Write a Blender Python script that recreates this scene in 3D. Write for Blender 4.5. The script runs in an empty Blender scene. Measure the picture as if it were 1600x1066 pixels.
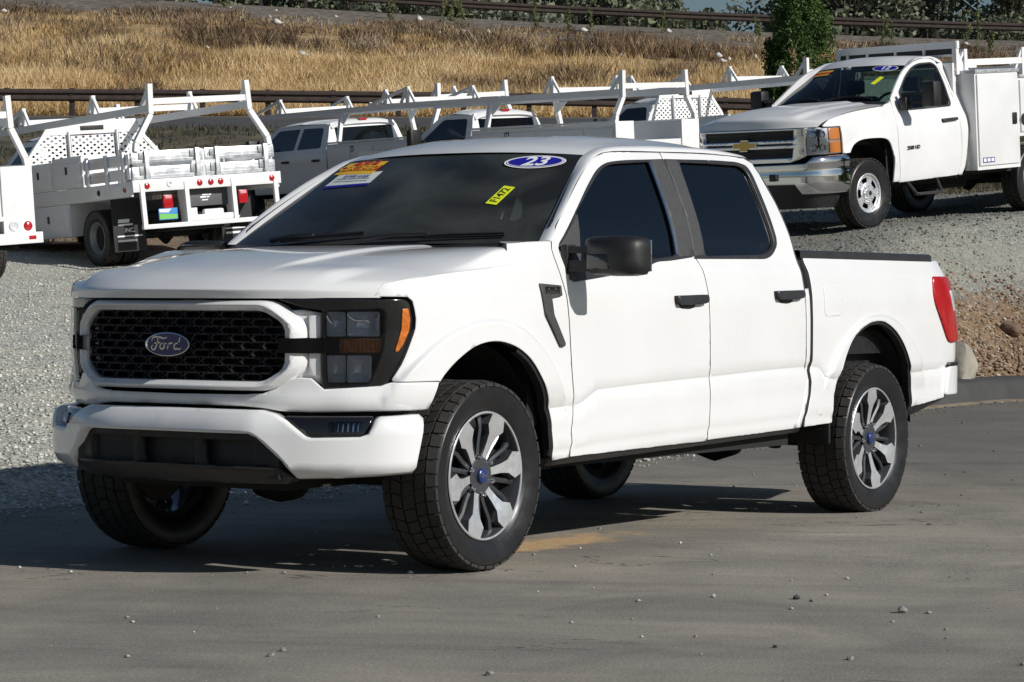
import bpy, bmesh, math, random
from mathutils import Vector, Matrix, geometry
random.seed(7)
R = math.radians
PI = math.pi
scene = bpy.context.scene
C = scene.collection

# ---------------------------------------------------------------- camera
cam_data = bpy.data.cameras.new('camera')
cam_data.sensor_width = 36.0
cam_data.lens = 36.0*4134.9/1600.0
cam_data.clip_start = .5
cam_data.clip_end = 4000
camera = bpy.data.objects.new('camera', cam_data)
C.objects.link(camera)
CAM = Vector((-9.2283, -7.3156, 1.1674))
_yaw, _pit, _rol = R(33.9145), R(.9790), R(-.16677)
_f = Vector((math.cos(_pit)*math.cos(_yaw), math.cos(_pit)*math.sin(_yaw), -math.sin(_pit)))
_r = _f.cross(Vector((0, 0, 1))).normalized()
_d = _f.cross(_r)
_r2 = math.cos(_rol)*_r+math.sin(_rol)*_d
_d2 = -math.sin(_rol)*_r+math.cos(_rol)*_d
camera.matrix_world = Matrix(((_r2.x, -_d2.x, -_f.x, CAM.x), (_r2.y, -_d2.y, -_f.y, CAM.y), (_r2.z, -_d2.z, -_f.z, CAM.z), (0, 0, 0, 1)))
scene.camera = camera

# ---------------------------------------------------------------- sky and sun
SUN_EL, SUN_AZ = R(30.0), R(-88.0)          # azimuth counted from +X towards +Y, the way towards the sun
world = bpy.data.worlds.new('World')
scene.world = world
world.use_nodes = True
wn = world.node_tree
wn.nodes.clear()
wo = wn.nodes.new('ShaderNodeOutputWorld')
wb = wn.nodes.new('ShaderNodeBackground')
ws = wn.nodes.new('ShaderNodeTexSky')
ws.sky_type = 'NISHITA'
ws.sun_disc = False
ws.sun_elevation = SUN_EL
ws.sun_rotation = PI/2-SUN_AZ
ws.air_density = 1.15; ws.dust_density = .8; ws.ozone_density = 4.0
wb.inputs['Strength'].default_value = .056
wn.links.new(ws.outputs[0], wb.inputs[0])
wn.links.new(wb.outputs[0], wo.inputs[0])
sun_data = bpy.data.lights.new('sun', 'SUN')
sun_data.energy = 5.0
sun_data.angle = R(.53)
sun_data.color = (1.0, .972, .93)
sun = bpy.data.objects.new('sun', sun_data)
C.objects.link(sun)
sun.rotation_euler = Vector((math.cos(SUN_EL)*math.cos(SUN_AZ), math.cos(SUN_EL)*math.sin(SUN_AZ), math.sin(SUN_EL))).to_track_quat('Z', 'Y').to_euler()
scene.view_settings.view_transform = 'Standard'
scene.view_settings.look = 'None'
scene.view_settings.exposure = -.26
scene.view_settings.gamma = 1.0
scene.view_settings.use_curve_mapping = False

# ---------------------------------------------------------------- curves and the body surface of the big pickup
def pchip(xs, ys):
    n = len(xs)
    h = [xs[i+1]-xs[i] for i in range(n-1)]
    d = [(ys[i+1]-ys[i])/h[i] for i in range(n-1)]
    m = [0.0]*n
    m[0], m[-1] = d[0], d[-1]
    for i in range(1, n-1):
        if d[i-1]*d[i] <= 0:
            m[i] = 0.0
        else:
            w1, w2 = 2*h[i]+h[i-1], h[i]+2*h[i-1]
            m[i] = (w1+w2)/(w1/d[i-1]+w2/d[i])
    def f(x):
        if x <= xs[0]:
            return ys[0]+m[0]*(x-xs[0])
        if x >= xs[-1]:
            return ys[-1]+m[-1]*(x-xs[-1])
        lo, hi = 0, n-1
        while hi-lo > 1:
            k = (lo+hi)//2
            if xs[k] <= x: lo = k
            else: hi = k
        t = (x-xs[lo])/h[lo]
        return (ys[lo]*(1+2*t)*(1-t)**2+m[lo]*h[lo]*t*(1-t)**2
                + ys[hi]*t*t*(3-2*t)+m[hi]*h[lo]*t*t*(t-1))
    return f

def sstep(a, b, x):
    t = min(1.0, max(0.0, (x-a)/(b-a)))
    return t*t*(3-2*t)

class Plan:
    """plan curve (x, h) of one half of the body; s is arc length, s = 0 at x = 0"""
    def __init__(self, pts):
        t = [0.0]
        for a, b in zip(pts, pts[1:]):
            t.append(t[-1]+math.dist(a, b))
        fx = pchip(t, [p[0] for p in pts]); fh = pchip(t, [p[1] for p in pts])
        N = 1200
        P = [(fx(t[-1]*i/N), fh(t[-1]*i/N)) for i in range(N+1)]
        s = [0.0]
        for a, b in zip(P, P[1:]):
            s.append(s[-1]+math.dist(a, b))
        k = min(range(N+1), key=lambda i: abs(P[i][0])+(0 if P[i][1] > .8 else 9))
        s0 = s[k]
        self.s = [v-s0 for v in s]; self.P = P
    def at(self, s):
        S = self.s
        lo, hi = 0, len(S)-1
        if s <= S[0]: lo, hi = 0, 1
        elif s >= S[-1]: lo, hi = len(S)-2, len(S)-1
        else:
            while hi-lo > 1:
                k = (lo+hi)//2
                if S[k] <= s: lo = k
                else: hi = k
        a, b = self.P[lo], self.P[hi]
        L = S[hi]-S[lo]; t = (s-S[lo])/L
        j0, j1 = max(0, lo-6), min(len(S)-1, hi+6)
        tx, th = self.P[j1][0]-self.P[j0][0], self.P[j1][1]-self.P[j0][1]
        q = math.hypot(tx, th)
        # outward normal: tangent runs from the nose centre along the side to the tail
        return a[0]+(b[0]-a[0])*t, a[1]+(b[1]-a[1])*t, -th/q, tx/q
    def s_of_h(self, h):
        for i, p in enumerate(self.P):
            if p[1] >= h:
                return self.s[i]
        return 0.0

BODY = Plan([(-.885, 0), (-.880, .25), (-.848, .44), (-.816, .537), (-.735, .678), (-.675, .765), (-.60, .84), (-.52, .90),
             (-.40, .945), (-.25, .975), (-.08, .994), (.06, 1.0), (.5, 1.0), (2, 1.0), (3.7, 1.0), (4.5, .995), (4.70, .982),
             (4.79, .958), (4.85, .91), (4.88, .83), (4.89, .70), (4.90, .4), (4.90, 0)])
BUMP = Plan([(-.955, 0), (-.95, .25), (-.925, .44), (-.90, .51), (-.85, .62), (-.79, .73), (-.71, .84), (-.62, .925), (-.52, .975),
             (-.44, .992), (-.3, 1.0), (0, 1.0), (.1, 1.0)])

_crease = pchip([-.7, .30, .50, .645, .72, .80, .88, 1.0, 1.86, 2.88, 2.96, 3.02, 3.06, 3.12, 3.30, 4.0, 4.15, 4.75],
                [.672, .672, .675, .680, .686, .716, .744, .750, .778, .805, .804, .801, .780, .742, .732, .745, .751, .770])
def crease_z(x): return _crease(x)
def rocker_z(x): return .452+.0205*(x-.64)

_ilow = pchip([-.30, -.03, .02, .10, .155, .21, .30, .62, .68, .80, .93, .975, 1.0],
              [.080, .016, .010, .0095, .0095, .002, .0005, .003, .002, .004, .007, .010, .013])
_iup = pchip([0, .01, .05, .28, .42, .50, .56, .60, .65, .70, 1.18],
             [.013, .009, .001, 0, .004, .014, .025, .043, .062, .075, .295])
def side_inset(x, z):
    """how far the side lies inside the plan curve"""
    c = crease_z(x)
    if z <= c:
        r = rocker_z(x)
        return _ilow((z-r)/(c-r))
    q = z-c
    w = sstep(.85, 1.1, z)
    return _iup(q*(1-w)+(z-.735)*w)

_ifr = pchip([.5, .64, .69, .735, .75, .80, .95, 1.17, 1.3], [.07, .04, .028, .004, .004, .014, .0, .0, .03])
WHEEL_R = (0.0, 3.693)
def flare(x, z):
    f = 0.0
    for i, wx in enumerate(WHEEL_R):
        d = math.hypot((x-wx)/(.97 if i == 0 else 1.0), (z-.405)/.97)
        if z > .55 and d < 1:
            f = max(f, .024*(1-sstep(.668, .694, d))*sstep(.66, .80, z))
    return f

def body(s, z, off=0.0):
    x, h, nx, nh = BODY.at(s)
    w = sstep(-.75, -.25, s)
    ins = w*side_inset(x, z)+(1-w)*_ifr(z)
    o = off-ins+(flare(x, z) if s > -.8 else 0)
    if s > 4.0:
        x -= .26*max(0.0, z-.92)*sstep(4.1, 4.8, s)
    return (x+nx*o, h+nh*o, z)

_ibm = pchip([.40, .43, .455, .475, .50, .60, .655, .70], [.065, .035, .012, .0, .0, .0, .010, .045])
def bump(s, z, off=0.0):
    x, h, nx, nh = BUMP.at(s)
    o = off-_ibm(z)
    return (x+nx*o, h+nh*o, z)
CHP = Plan([(-.985, 0), (-.975, .35), (-.945, .60), (-.88, .76), (-.77, .87), (-.60, .945), (-.40, .98), (-.15, .995), (.1, 1.0), (.6, 1.0), (1.5, 1.0), (2.0, .995), (2.3, .99)])
_ci = pchip([.38, .46, .52, .60, .80, 1.0, 1.12, 1.22, 1.28, 1.35, 1.90, 2.0], [.10, .03, .012, .004, .0, .002, .012, .035, .062, .090, .300, .345])
def cbody(s, z, off=0.0):
    x, h, nx, nh = CHP.at(s)
    w = sstep(-.8, -.3, s)
    o = off-w*_ci(z)-(1-w)*.02*sstep(1.05, 1.25, z)
    if s > -.8:
        d = math.hypot(x, (z-.42)*1.0)
        if z > .55: o += .018*(1-sstep(.60, .66, d))*sstep(.60, .75, z)
    return (x+nx*o, h+nh*o, z)
# ---------------------------------------------------------------- materials
MATS = {}
def mat(name, col, rough=.5, metal=0.0, coat=0.0, spec=.5, noise=0, nscale=8.0, bump=0.0, bscale=60.0, trans=0.0):
    if name in MATS: return MATS[name]
    m = bpy.data.materials.new(name); m.use_nodes = True
    nt = m.node_tree; b = nt.nodes['Principled BSDF']
    b.inputs['Base Color'].default_value = (*col, 1)
    b.inputs['Roughness'].default_value = rough
    b.inputs['Metallic'].default_value = metal
    b.inputs['Coat Weight'].default_value = coat
    b.inputs['Coat Roughness'].default_value = .04
    b.inputs['Specular IOR Level'].default_value = spec
    if trans: b.inputs['Transmission Weight'].default_value = trans
    tc = nt.nodes.new('ShaderNodeTexCoord')
    if noise:
        n = nt.nodes.new('ShaderNodeTexNoise'); n.inputs['Scale'].default_value = nscale; n.inputs['Detail'].default_value = 6
        nt.links.new(tc.outputs['Object'], n.inputs['Vector'])
        r = nt.nodes.new('ShaderNodeMapRange'); r.inputs[1].default_value = .3; r.inputs[2].default_value = .7
        r.inputs[3].default_value = 1-noise; r.inputs[4].default_value = 1+noise*.4
        nt.links.new(n.outputs[0], r.inputs[0])
        mx = nt.nodes.new('ShaderNodeVectorMath'); mx.operation = 'SCALE'; mx.inputs[0].default_value = col
        nt.links.new(r.outputs[0], mx.inputs['Scale']); nt.links.new(mx.outputs[0], b.inputs['Base Color'])
        r2 = nt.nodes.new('ShaderNodeMapRange'); r2.inputs[1].default_value = .3; r2.inputs[2].default_value = .7
        r2.inputs[3].default_value = max(0, rough-.08); r2.inputs[4].default_value = min(1, rough+.1)
        nt.links.new(n.outputs[0], r2.inputs[0]); nt.links.new(r2.outputs[0], b.inputs['Roughness'])
    if bump:
        n2 = nt.nodes.new('ShaderNodeTexNoise'); n2.inputs['Scale'].default_value = bscale; n2.inputs['Detail'].default_value = 5
        nt.links.new(tc.outputs['Object'], n2.inputs['Vector'])
        bp_ = nt.nodes.new('ShaderNodeBump'); bp_.inputs['Strength'].default_value = bump; bp_.inputs['Distance'].default_value = .01
        nt.links.new(n2.outputs[0], bp_.inputs['Height']); nt.links.new(bp_.outputs[0], b.inputs['Normal'])
    MATS[name] = m
    return m

def glass_mat(name, tint, ior=1.5, rough=0.0):
    if name in MATS: return MATS[name]
    m = bpy.data.materials.new(name); m.use_nodes = True
    nt = m.node_tree; nt.nodes.clear()
    o = nt.nodes.new('ShaderNodeOutputMaterial'); t = nt.nodes.new('ShaderNodeBsdfTransparent'); g = nt.nodes.new('ShaderNodeBsdfGlossy')
    f = nt.nodes.new('ShaderNodeFresnel'); mx = nt.nodes.new('ShaderNodeMixShader')
    t.inputs[0].default_value = (*tint, 1); g.inputs['Roughness'].default_value = rough; f.inputs[0].default_value = ior
    nt.links.new(f.outputs[0], mx.inputs[0]); nt.links.new(t.outputs[0], mx.inputs[1]); nt.links.new(g.outputs[0], mx.inputs[2])
    nt.links.new(mx.outputs[0], o.inputs[0])
    MATS[name] = m
    return m

WHITE = mat('white_paint', (.80, .80, .79), .32, coat=1.0, noise=.02, nscale=3)
WHITE2 = mat('white_fleet_paint', (.78, .78, .77), .4, coat=.6, noise=.06, nscale=2.5)
STEELW = mat('white_powder_coat', (.78, .78, .77), .5, noise=.05, nscale=6)
ALU = mat('bare_aluminium', (.80, .81, .83), .34, metal=.75, noise=.06, nscale=9)
BLACK = mat('black_plastic', (.014, .014, .015), .48, noise=.1, nscale=20)
SATIN = mat('satin_black_trim', (.03, .03, .032), .38, noise=.12, nscale=14)
GRAIN = mat('grained_dark_trim', (.055, .055, .055), .55, noise=.1, nscale=60, bump=.15, bscale=500)
GLOSSB = mat('gloss_black', (.008, .008, .009), .12, coat=.6)
DARK = mat('underbody_black', (.012, .012, .012), .8, noise=.3, nscale=10)
RUBBER = mat('tyre_rubber', (.014, .014, .015), .36, noise=.15, nscale=16)
TREADM = mat('tyre_tread_dusty', (.034, .032, .029), .8, noise=.35, nscale=24)
CHROME = mat('chrome', (.86, .87, .88), .06, metal=1.0)
MACH = mat('machined_alloy', (.82, .83, .85), .30, metal=.72, noise=.03, nscale=30)
CHARC = mat('charcoal_wheel_paint', (.045, .047, .052), .3, coat=.7)
STEELR = mat('grey_steel_rim', (.30, .31, .32), .45, metal=.4, noise=.1, nscale=10)
AMBER = mat('amber_lens', (.62, .16, .012), .22, coat=.8, noise=.35, nscale=55)
REDL = mat('red_lens', (.42, .008, .012), .22, coat=.5)
CLEARL = mat('pale_lens', (.62, .64, .65), .12, coat=1.0)
BLUE = mat('blue_enamel', (.012, .02, .14), .25, coat=1.0)
STKBLUE = mat('sticker_blue', (.012, .012, .28), .5)
STKWHITE = mat('sticker_white', (.85, .85, .86), .5)
STKYEL = mat('sticker_fluorescent_yellow', (.72, .80, .02), .55)
STKGOLD = mat('sticker_gold', (.90, .52, .03), .55)
STKRED = mat('sticker_red', (.55, .05, .02), .55)
INK = mat('black_ink', (.012, .012, .012), .6)
GOLD = mat('gold_emblem', (.62, .42, .12), .35, metal=.6)
SEAT = mat('dark_seat_cloth', (.03, .03, .032), .9, noise=.2, nscale=30)
DASH = mat('dashboard_plastic', (.022, .023, .024), .75)
PAPER = mat('paper', (.75, .78, .74), .8)
GLASS_F = glass_mat('windscreen_glass', (.24, .28, .27), 1.5)
def reflection_film(m, amt, scale):
    nt = m.node_tree; out = nt.nodes['Material Output']; src = out.inputs[0].links[0].from_socket
    tc = nt.nodes.new('ShaderNodeTexCoord'); n = nt.nodes.new('ShaderNodeTexNoise'); n.inputs['Scale'].default_value = scale; n.inputs['Detail'].default_value = 5; n.inputs['Distortion'].default_value = .8
    nt.links.new(tc.outputs['Object'], n.inputs['Vector'])
    r = nt.nodes.new('ShaderNodeMapRange'); r.inputs[1].default_value = .42; r.inputs[2].default_value = .75; r.inputs[3].default_value = amt*.25; r.inputs[4].default_value = amt
    nt.links.new(n.outputs[0], r.inputs[0])
    d = nt.nodes.new('ShaderNodeBsdfDiffuse'); d.inputs[0].default_value = (.55, .60, .56, 1)
    mx = nt.nodes.new('ShaderNodeMixShader'); nt.links.new(r.outputs[0], mx.inputs[0]); nt.links.new(src, mx.inputs[1]); nt.links.new(d.outputs[0], mx.inputs[2]); nt.links.new(mx.outputs[0], out.inputs[0])
reflection_film(GLASS_F, .11, 1.6)  # thin dirt film whose pale noise also stands in for smoky reflections
GLASS_S = glass_mat('tinted_side_glass', (.05, .055, .06), 2.1)
GAP_SHADE = mat('shut_gap_shade', (.022, .022, .023), .8)  # dark flange colour stands in for the shade inside the panel gaps
WS_ = [WHITE, GAP_SHADE]
GLASS_W = glass_mat('green_tinted_glass', (.42, .50, .47), 1.5)
GLASS_L = glass_mat('smoked_lamp_glass', (.80, .82, .86), 1.5)

# ---------------------------------------------------------------- object helpers
def link_mesh(name, me, mats, parent=None, loc=None, label=None):
    o = bpy.data.objects.new(name, me)
    for m in (mats if isinstance(mats, (list, tuple)) else [mats]):
        me.materials.append(m)
    C.objects.link(o)
    if parent: o.parent = parent
    if loc: o.location = loc
    if label: o['label'] = label
    return o

def finish(name, bm, mats, parent=None, smooth=True, ang=40, label=None, loc=None):
    me = bpy.data.meshes.new(name)
    bm.normal_update()
    lay = bm.verts.layers.float_vector.get('nrm')
    if lay:
        bm.verts.index_update()
        nr = [v[lay].copy() if v[lay].length > .1 else v.normal.copy() for v in bm.verts]
        for f in bm.faces: f.smooth = True
        bm.verts.layers.float_vector.remove(lay)
        bm.to_mesh(me); bm.free()
        me.normals_split_custom_set_from_vertices([tuple(n) for n in nr])
        return link_mesh(name, me, mats, parent, loc, label)
    if smooth:
        for f in bm.faces: f.smooth = True
        ca = R(ang)
        for e in bm.edges:
            if len(e.link_faces) == 2 and e.calc_face_angle(0) > ca: e.smooth = False
    bm.to_mesh(me); bm.free()
    return link_mesh(name, me, mats, parent, loc, label)

def thing(name, label, cat, loc=(0, 0, 0), group=None, mtx=None):
    o = bpy.data.objects.new(name, None)
    C.objects.link(o)
    o.empty_display_size = .2
    if mtx: o.matrix_world = mtx
    else: o.location = loc
    o['label'] = label; o['category'] = cat
    if group: o['group'] = group
    return o

def tag(o, label=None, cat=None, group=None, kind=None):
    if label: o['label'] = label
    if cat: o['category'] = cat
    if group: o['group'] = group
    if kind: o['kind'] = kind
    return o

def dup(o, parent=None, mirror=False, keep=True):
    """copy of a part and its sub-parts; mirror flips it across the car's middle"""
    c = o.copy(); C.objects.link(c)
    c.parent = parent if parent else o.parent
    if mirror:
        c.matrix_local = Matrix.Scale(-1, 4, (0, 1, 0)) @ o.matrix_local
    for ch in o.children:
        d = ch.copy(); C.objects.link(d); d.parent = c
    return c

# bmesh shape makers -------------------------------------------------
def box(bm, lo, hi, bev=0.0, mi=0, mtx=None):
    vs = [bm.verts.new((x, y, z)) for x in (lo[0], hi[0]) for y in (lo[1], hi[1]) for z in (lo[2], hi[2])]
    fs = []
    for q in ((0, 1, 3, 2), (4, 6, 7, 5), (0, 4, 5, 1), (2, 3, 7, 6), (0, 2, 6, 4), (1, 5, 7, 3)):
        f = bm.faces.new([vs[i] for i in q]); f.material_index = mi; fs.append(f)
    if bev:
        es = {e for f in fs for e in f.edges}
        r = bmesh.ops.bevel(bm, geom=list(es), offset=bev, segments=2, affect='EDGES', profile=.6)
        vs = list({v for f in r['faces'] for v in f.verts} | {v for v in vs if v.is_valid})
        for f in r['faces']: f.material_index = mi
    if mtx:
        bmesh.ops.transform(bm, matrix=mtx, verts=[v for v in vs if v.is_valid])
    return vs

def tube(bm, pts, r, n=8, mi=0, cap=True, closed=False):
    pts = [Vector(p) for p in pts]
    rings = []
    N = len(pts)
    up = None
    for i, p in enumerate(pts):
        if closed:
            t = (pts[(i+1) % N]-pts[i-1]).normalized()
        else:
            a = pts[max(0, i-1)]; b = pts[min(N-1, i+1)]
            t = (b-a).normalized()
            if 0 < i < N-1:
                t = ((p-a).normalized()+(b-p).normalized()).normalized()
        if up is None:
            up = Vector((0, 0, 1)) if abs(t.z) < .9 else Vector((1, 0, 0))
        s = t.cross(up).normalized(); u = s.cross(t).normalized(); up = u
        rr = r[i] if isinstance(r, (list, tuple)) else r
        rings.append([bm.verts.new(p+rr*(math.cos(2*PI*k/n)*s+math.sin(2*PI*k/n)*u)) for k in range(n)])
    for i in range(N if closed else N-1):
        A, B = rings[i], rings[(i+1) % N]
        for k in range(n):
            f = bm.faces.new((A[k], A[(k+1) % n], B[(k+1) % n], B[k])); f.material_index = mi
    if cap and not closed:
        bm.faces.new(rings[0][::-1]).material_index = mi; bm.faces.new(rings[-1]).material_index = mi
    return rings

def bar(bm, a, b, w, h=None, mi=0, up=(0, 0, 1)):
    """rectangular bar from a to b"""
    a, b = Vector(a), Vector(b); h = h or w
    t = (b-a).normalized(); up = Vector(up)
    if abs(t.dot(up)) > .95: up = Vector((1, 0, 0))
    s = t.cross(up).normalized(); u = s.cross(t).normalized()
    vs = []
    for p in (a, b):
        for sx, sy in ((-1, -1), (1, -1), (1, 1), (-1, 1)):
            vs.append(bm.verts.new(p+s*(sx*w/2)+u*(sy*h/2)))
    for q in ((3, 2, 1, 0), (4, 5, 6, 7), (0, 1, 5, 4), (1, 2, 6, 5), (2, 3, 7, 6), (3, 0, 4, 7)):
        bm.faces.new([vs[i] for i in q]).material_index = mi
    return vs

def lathe(bm, prof, n=32, axis='Y', mi=0, mtx=None, a0=0, a1=2*PI):
    """prof: list of (radius, along axis)"""
    full = abs(a1-a0-2*PI) < 1e-6
    rings = []
    cnt = n if full else n+1
    for r, y in prof:
        ring = []
        for k in range(cnt):
            a = a0+(a1-a0)*k/n
            if axis == 'Y': co = (r*math.cos(a), y, r*math.sin(a))
            elif axis == 'Z': co = (r*math.cos(a), r*math.sin(a), y)
            else: co = (y, r*math.cos(a), r*math.sin(a))
            ring.append(bm.verts.new(co))
        rings.append(ring)
    for A, B in zip(rings, rings[1:]):
        for k in range(n):
            j = (k+1) % cnt
            try: bm.faces.new((A[k], A[j], B[j], B[k])).material_index = mi
            except ValueError: pass
    vs = [v for r in rings for v in r]
    if mtx: bmesh.ops.transform(bm, matrix=mtx, verts=vs)
    return rings

def prism(bm, poly, to3, depth_vec, mi=0, mi_side=None):
    """extrude a polygon: to3 maps (a, b) to a point, depth_vec is the extrusion"""
    A = [bm.verts.new(to3(*p)) for p in poly]
    d = Vector(depth_vec)
    B = [bm.verts.new(v.co+d) for v in A]
    n = len(A)
    f = bm.faces.new(A); f.material_index = mi
    g = bm.faces.new(B[::-1]); g.material_index = mi
    for i in range(n):
        h = bm.faces.new((A[i], B[i], B[(i+1) % n], A[(i+1) % n])); h.material_index = mi if mi_side is None else mi_side
    bmesh.ops.recalc_face_normals(bm, faces=list({f for v in A+B for f in v.link_faces}))
    return A+B

def loft(bm, rows, closed=False, mi=0, flip=False):
    V = [[bm.verts.new(p) for p in r] for r in rows]
    for A, B in zip(V, V[1:]):
        n = len(A)
        for k in range(n if closed else n-1):
            q = (A[k], A[(k+1) % n], B[(k+1) % n], B[k])
            f = bm.faces.new(q[::-1] if flip else q); f.material_index = mi
    return V

def resample(pts, step, closed=True):
    out = []
    n = len(pts)
    for i in range(n if closed else n-1):
        a, b = pts[i], pts[(i+1) % n]
        k = max(1, int(math.ceil(math.dist(a, b)/step)))
        for j in range(k):
            t = j/k
            out.append((a[0]+(b[0]-a[0])*t, a[1]+(b[1]-a[1])*t))
    if not closed: out.append(tuple(pts[-1]))
    return out

def fillet(pts, r, seg=4):
    """round every corner of a closed polygon; r is a number or one per point"""
    out = []; n = len(pts)
    for i in range(n):
        rr = r[i] if isinstance(r, (list, tuple)) else r
        p0, p, p1 = Vector(pts[i-1]), Vector(pts[i]), Vector(pts[(i+1) % n])
        a, b = p0-p, p1-p
        if rr <= 1e-6 or a.length < 1e-6 or b.length < 1e-6:
            out.append(tuple(p)); continue
        d = min(rr, a.length*.48, b.length*.48)
        A, B = p+a.normalized()*d, p+b.normalized()*d
        for k in range(seg+1):
            t = k/seg
            q = A*(1-t)**2+p*2*t*(1-t)+B*t*t
            out.append((q.x, q.y))
    return out

def spline(pts, step=.02, closed=False):
    """Catmull-Rom through 2D or 3D points"""
    P = [Vector(p) for p in pts]; n = len(P); out = []
    for i in range(n if closed else n-1):
        p1, p2 = P[i], P[(i+1) % n]
        p0 = P[i-1] if (i > 0 or closed) else p1*2-p2
        p3 = P[(i+2) % n] if (i+2 < n or closed) else p2*2-p1
        k = max(1, int((p2-p1).length/step))
        for j in range(k):
            t = j/k
            out.append(tuple(.5*((2*p1)+(p2-p0)*t+(2*p0-5*p1+4*p2-p3)*t*t+(3*p1-p0-3*p2+p3)*t**3)))
    if not closed: out.append(tuple(P[-1]))
    return out

def inside(p, poly):
    x, y = p; c = False; j = len(poly)-1
    for i in range(len(poly)):
        xi, yi = poly[i]; xj, yj = poly[j]
        if (yi > y) != (yj > y) and x < (xj-xi)*(y-yi)/(yj-yi)+xi: c = not c
        j = i
    return c

def seg_dist(p, loops, lim):
    best = lim
    px, py = p
    for L in loops:
        n = len(L)
        for i in range(n):
            ax, ay = L[i]; bx, by = L[(i+1) % n]
            if min(ax, bx)-lim > px or max(ax, bx)+lim < px or min(ay, by)-lim > py or max(ay, by)+lim < py: continue
            dx, dy = bx-ax, by-ay; q = dx*dx+dy*dy
            t = 0 if q == 0 else max(0, min(1, ((px-ax)*dx+(py-ay)*dy)/q))
            d = math.hypot(px-ax-dx*t, py-ay-dy*t)
            if d < best: best = d
    return best

def panel_bm(outline, surf, grid=.035, depth=.022, rim=.004, rimw=.007, holes=(), lines=(), off=0.0, step=None, bm=None, mi=0, sign=-1, dx=None, skirt=None):
    """sheet cut to an outline in the surface's own coordinates, with rolled edges and a turned-in flange"""
    bm = bm or bmesh.new()
    step = step or grid
    loops = [resample(outline, step)]+[resample(h, step) for h in holes]
    pts = []; edges = []
    for L in loops:
        n0 = len(pts)
        pts += L
        edges += [(n0+i, n0+(i+1) % len(L)) for i in range(len(L))]
    nb = len(pts); bedges = len(edges)
    outer = loops[0]; hl = loops[1:]
    def ok(p): return inside(p, outer) and not any(inside(p, h) for h in hl)
    # a row just inside the edge
    for L in loops:
        n = len(L)
        for i in range(n):
            a, b = L[i-1], L[(i+1) % n]
            tx, ty = b[0]-a[0], b[1]-a[1]; q = math.hypot(tx, ty) or 1
            for sg in (1, -1):
                p = (L[i][0]-ty/q*rimw*sg, L[i][1]+tx/q*rimw*sg)
                if ok(p) and seg_dist(p, loops, rimw*2) > rimw*.85: pts.append(p)
    for ln in lines:
        last = None
        for p in ln:
            if ok(p) and seg_dist(p, loops, rimw*3) > rimw*1.9:
                pts.append(p)
                if last is not None: edges.append((last, len(pts)-1))
                last = len(pts)-1
            else: last = None
    linepts = [p for ln in lines for p in ln]
    xs = [p[0] for p in outer]; ys = [p[1] for p in outer]
    gx = dx or grid
    nx = int((max(xs)-min(xs))/gx)+1; ny = int((max(ys)-min(ys))/grid)+1
    lset = {}
    for p in linepts: lset.setdefault((int(p[0]/gx), int(p[1]/grid)), []).append(p)
    for i in range(nx+1):
        for j in range(ny+1):
            p = (min(xs)+i*gx+.0003*((j*7) % 5), min(ys)+j*grid+.0003*((i*5) % 7))
            if not ok(p) or seg_dist(p, loops, rimw*2.6) <= rimw*2.2: continue
            if lset:
                k = (int(p[0]/gx), int(p[1]/grid)); near = False
                for a in (-1, 0, 1):
                    for b in (-1, 0, 1):
                        for q in lset.get((k[0]+a, k[1]+b), ()):
                            if math.hypot((q[0]-p[0])/gx, (q[1]-p[1])/grid) < .62: near = True
                if near: continue
            pts.append(p)
    vo, eo, fo, vmap, emap, fmap = geometry.delaunay_2d_cdt([Vector(p) for p in pts], edges, [], 0, 1e-5, True)
    isb = [any(k < nb for k in vmap[i]) if vmap[i] else True for i in range(len(vo))]
    P = [(v.x, v.y) for v in vo]
    def P3(p, o):
        q = surf(p[0], p[1], o); return (q[0], sign*q[1], q[2])
    lay = bm.verts.layers.float_vector.get('nrm') or bm.verts.layers.float_vector.new('nrm')
    V = [bm.verts.new(P3(p, off-(rim if isb[i] else 0))) for i, p in enumerate(P)]
    def NRM(p, e=2e-3):
        a = Vector(P3((p[0]+e, p[1]), off))-Vector(P3((p[0]-e, p[1]), off)); b = Vector(P3((p[0], p[1]+e), off))-Vector(P3((p[0], p[1]-e), off))
        n = a.cross(b); n = n.normalized() if n.length > 1e-12 else Vector((0, 0, 1))
        if n.dot(Vector(P3(p, off+.02))-Vector(P3(p, off))) < 0: n = -n
        return n
    for i, p in enumerate(P): V[i][lay] = NRM(p)
    new = []
    for f in fo:
        c = (sum(P[i][0] for i in f)/3, sum(P[i][1] for i in f)/3)
        if not ok(c): continue
        n1 = (V[f[1]].co-V[f[0]].co).cross(V[f[2]].co-V[f[0]].co)
        if n1.length < 1e-12: continue
        d = Vector(P3(c, off+.05))-Vector(P3(c, off))
        idx = f if n1.dot(d) > 0 else f[::-1]
        g = bm.faces.new([V[i] for i in idx]); g.material_index = mi; new.append(g)
    if depth:
        pos = {V[i]: P[i] for i in range(len(V))}
        be = [e for g in new for e in g.edges if len(e.link_faces) == 1]
        low = {}
        out = {}
        for e in be:
            f = e.link_faces[0]; m = (e.verts[0].co+e.verts[1].co)/2; c = f.calc_center_median()
            n = e.verts[0][lay]; t = (e.verts[1].co-e.verts[0].co).normalized(); o_ = t.cross(n)
            if o_.dot(m-c) < 0: o_ = -o_
            for v in e.verts: out[v] = out.get(v, Vector((0, 0, 0)))+o_
        for e in be:
            for v in e.verts:
                if v not in low:
                    low[v] = bm.verts.new(P3(pos[v], off-depth))
                    o_ = out[v].normalized() if out[v].length > 1e-9 else Vector((0, 0, 1))
                    n = v[lay].copy()
                    v[lay] = (n+o_*(.75 if rim else .25)).normalized(); low[v][lay] = o_
        for e in be:
            l = e.link_loops[0]
            a, b = l.vert, l.link_loop_next.vert
            g = bm.faces.new((b, a, low[a], low[b])); g.material_index = mi if skirt is None else skirt
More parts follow.
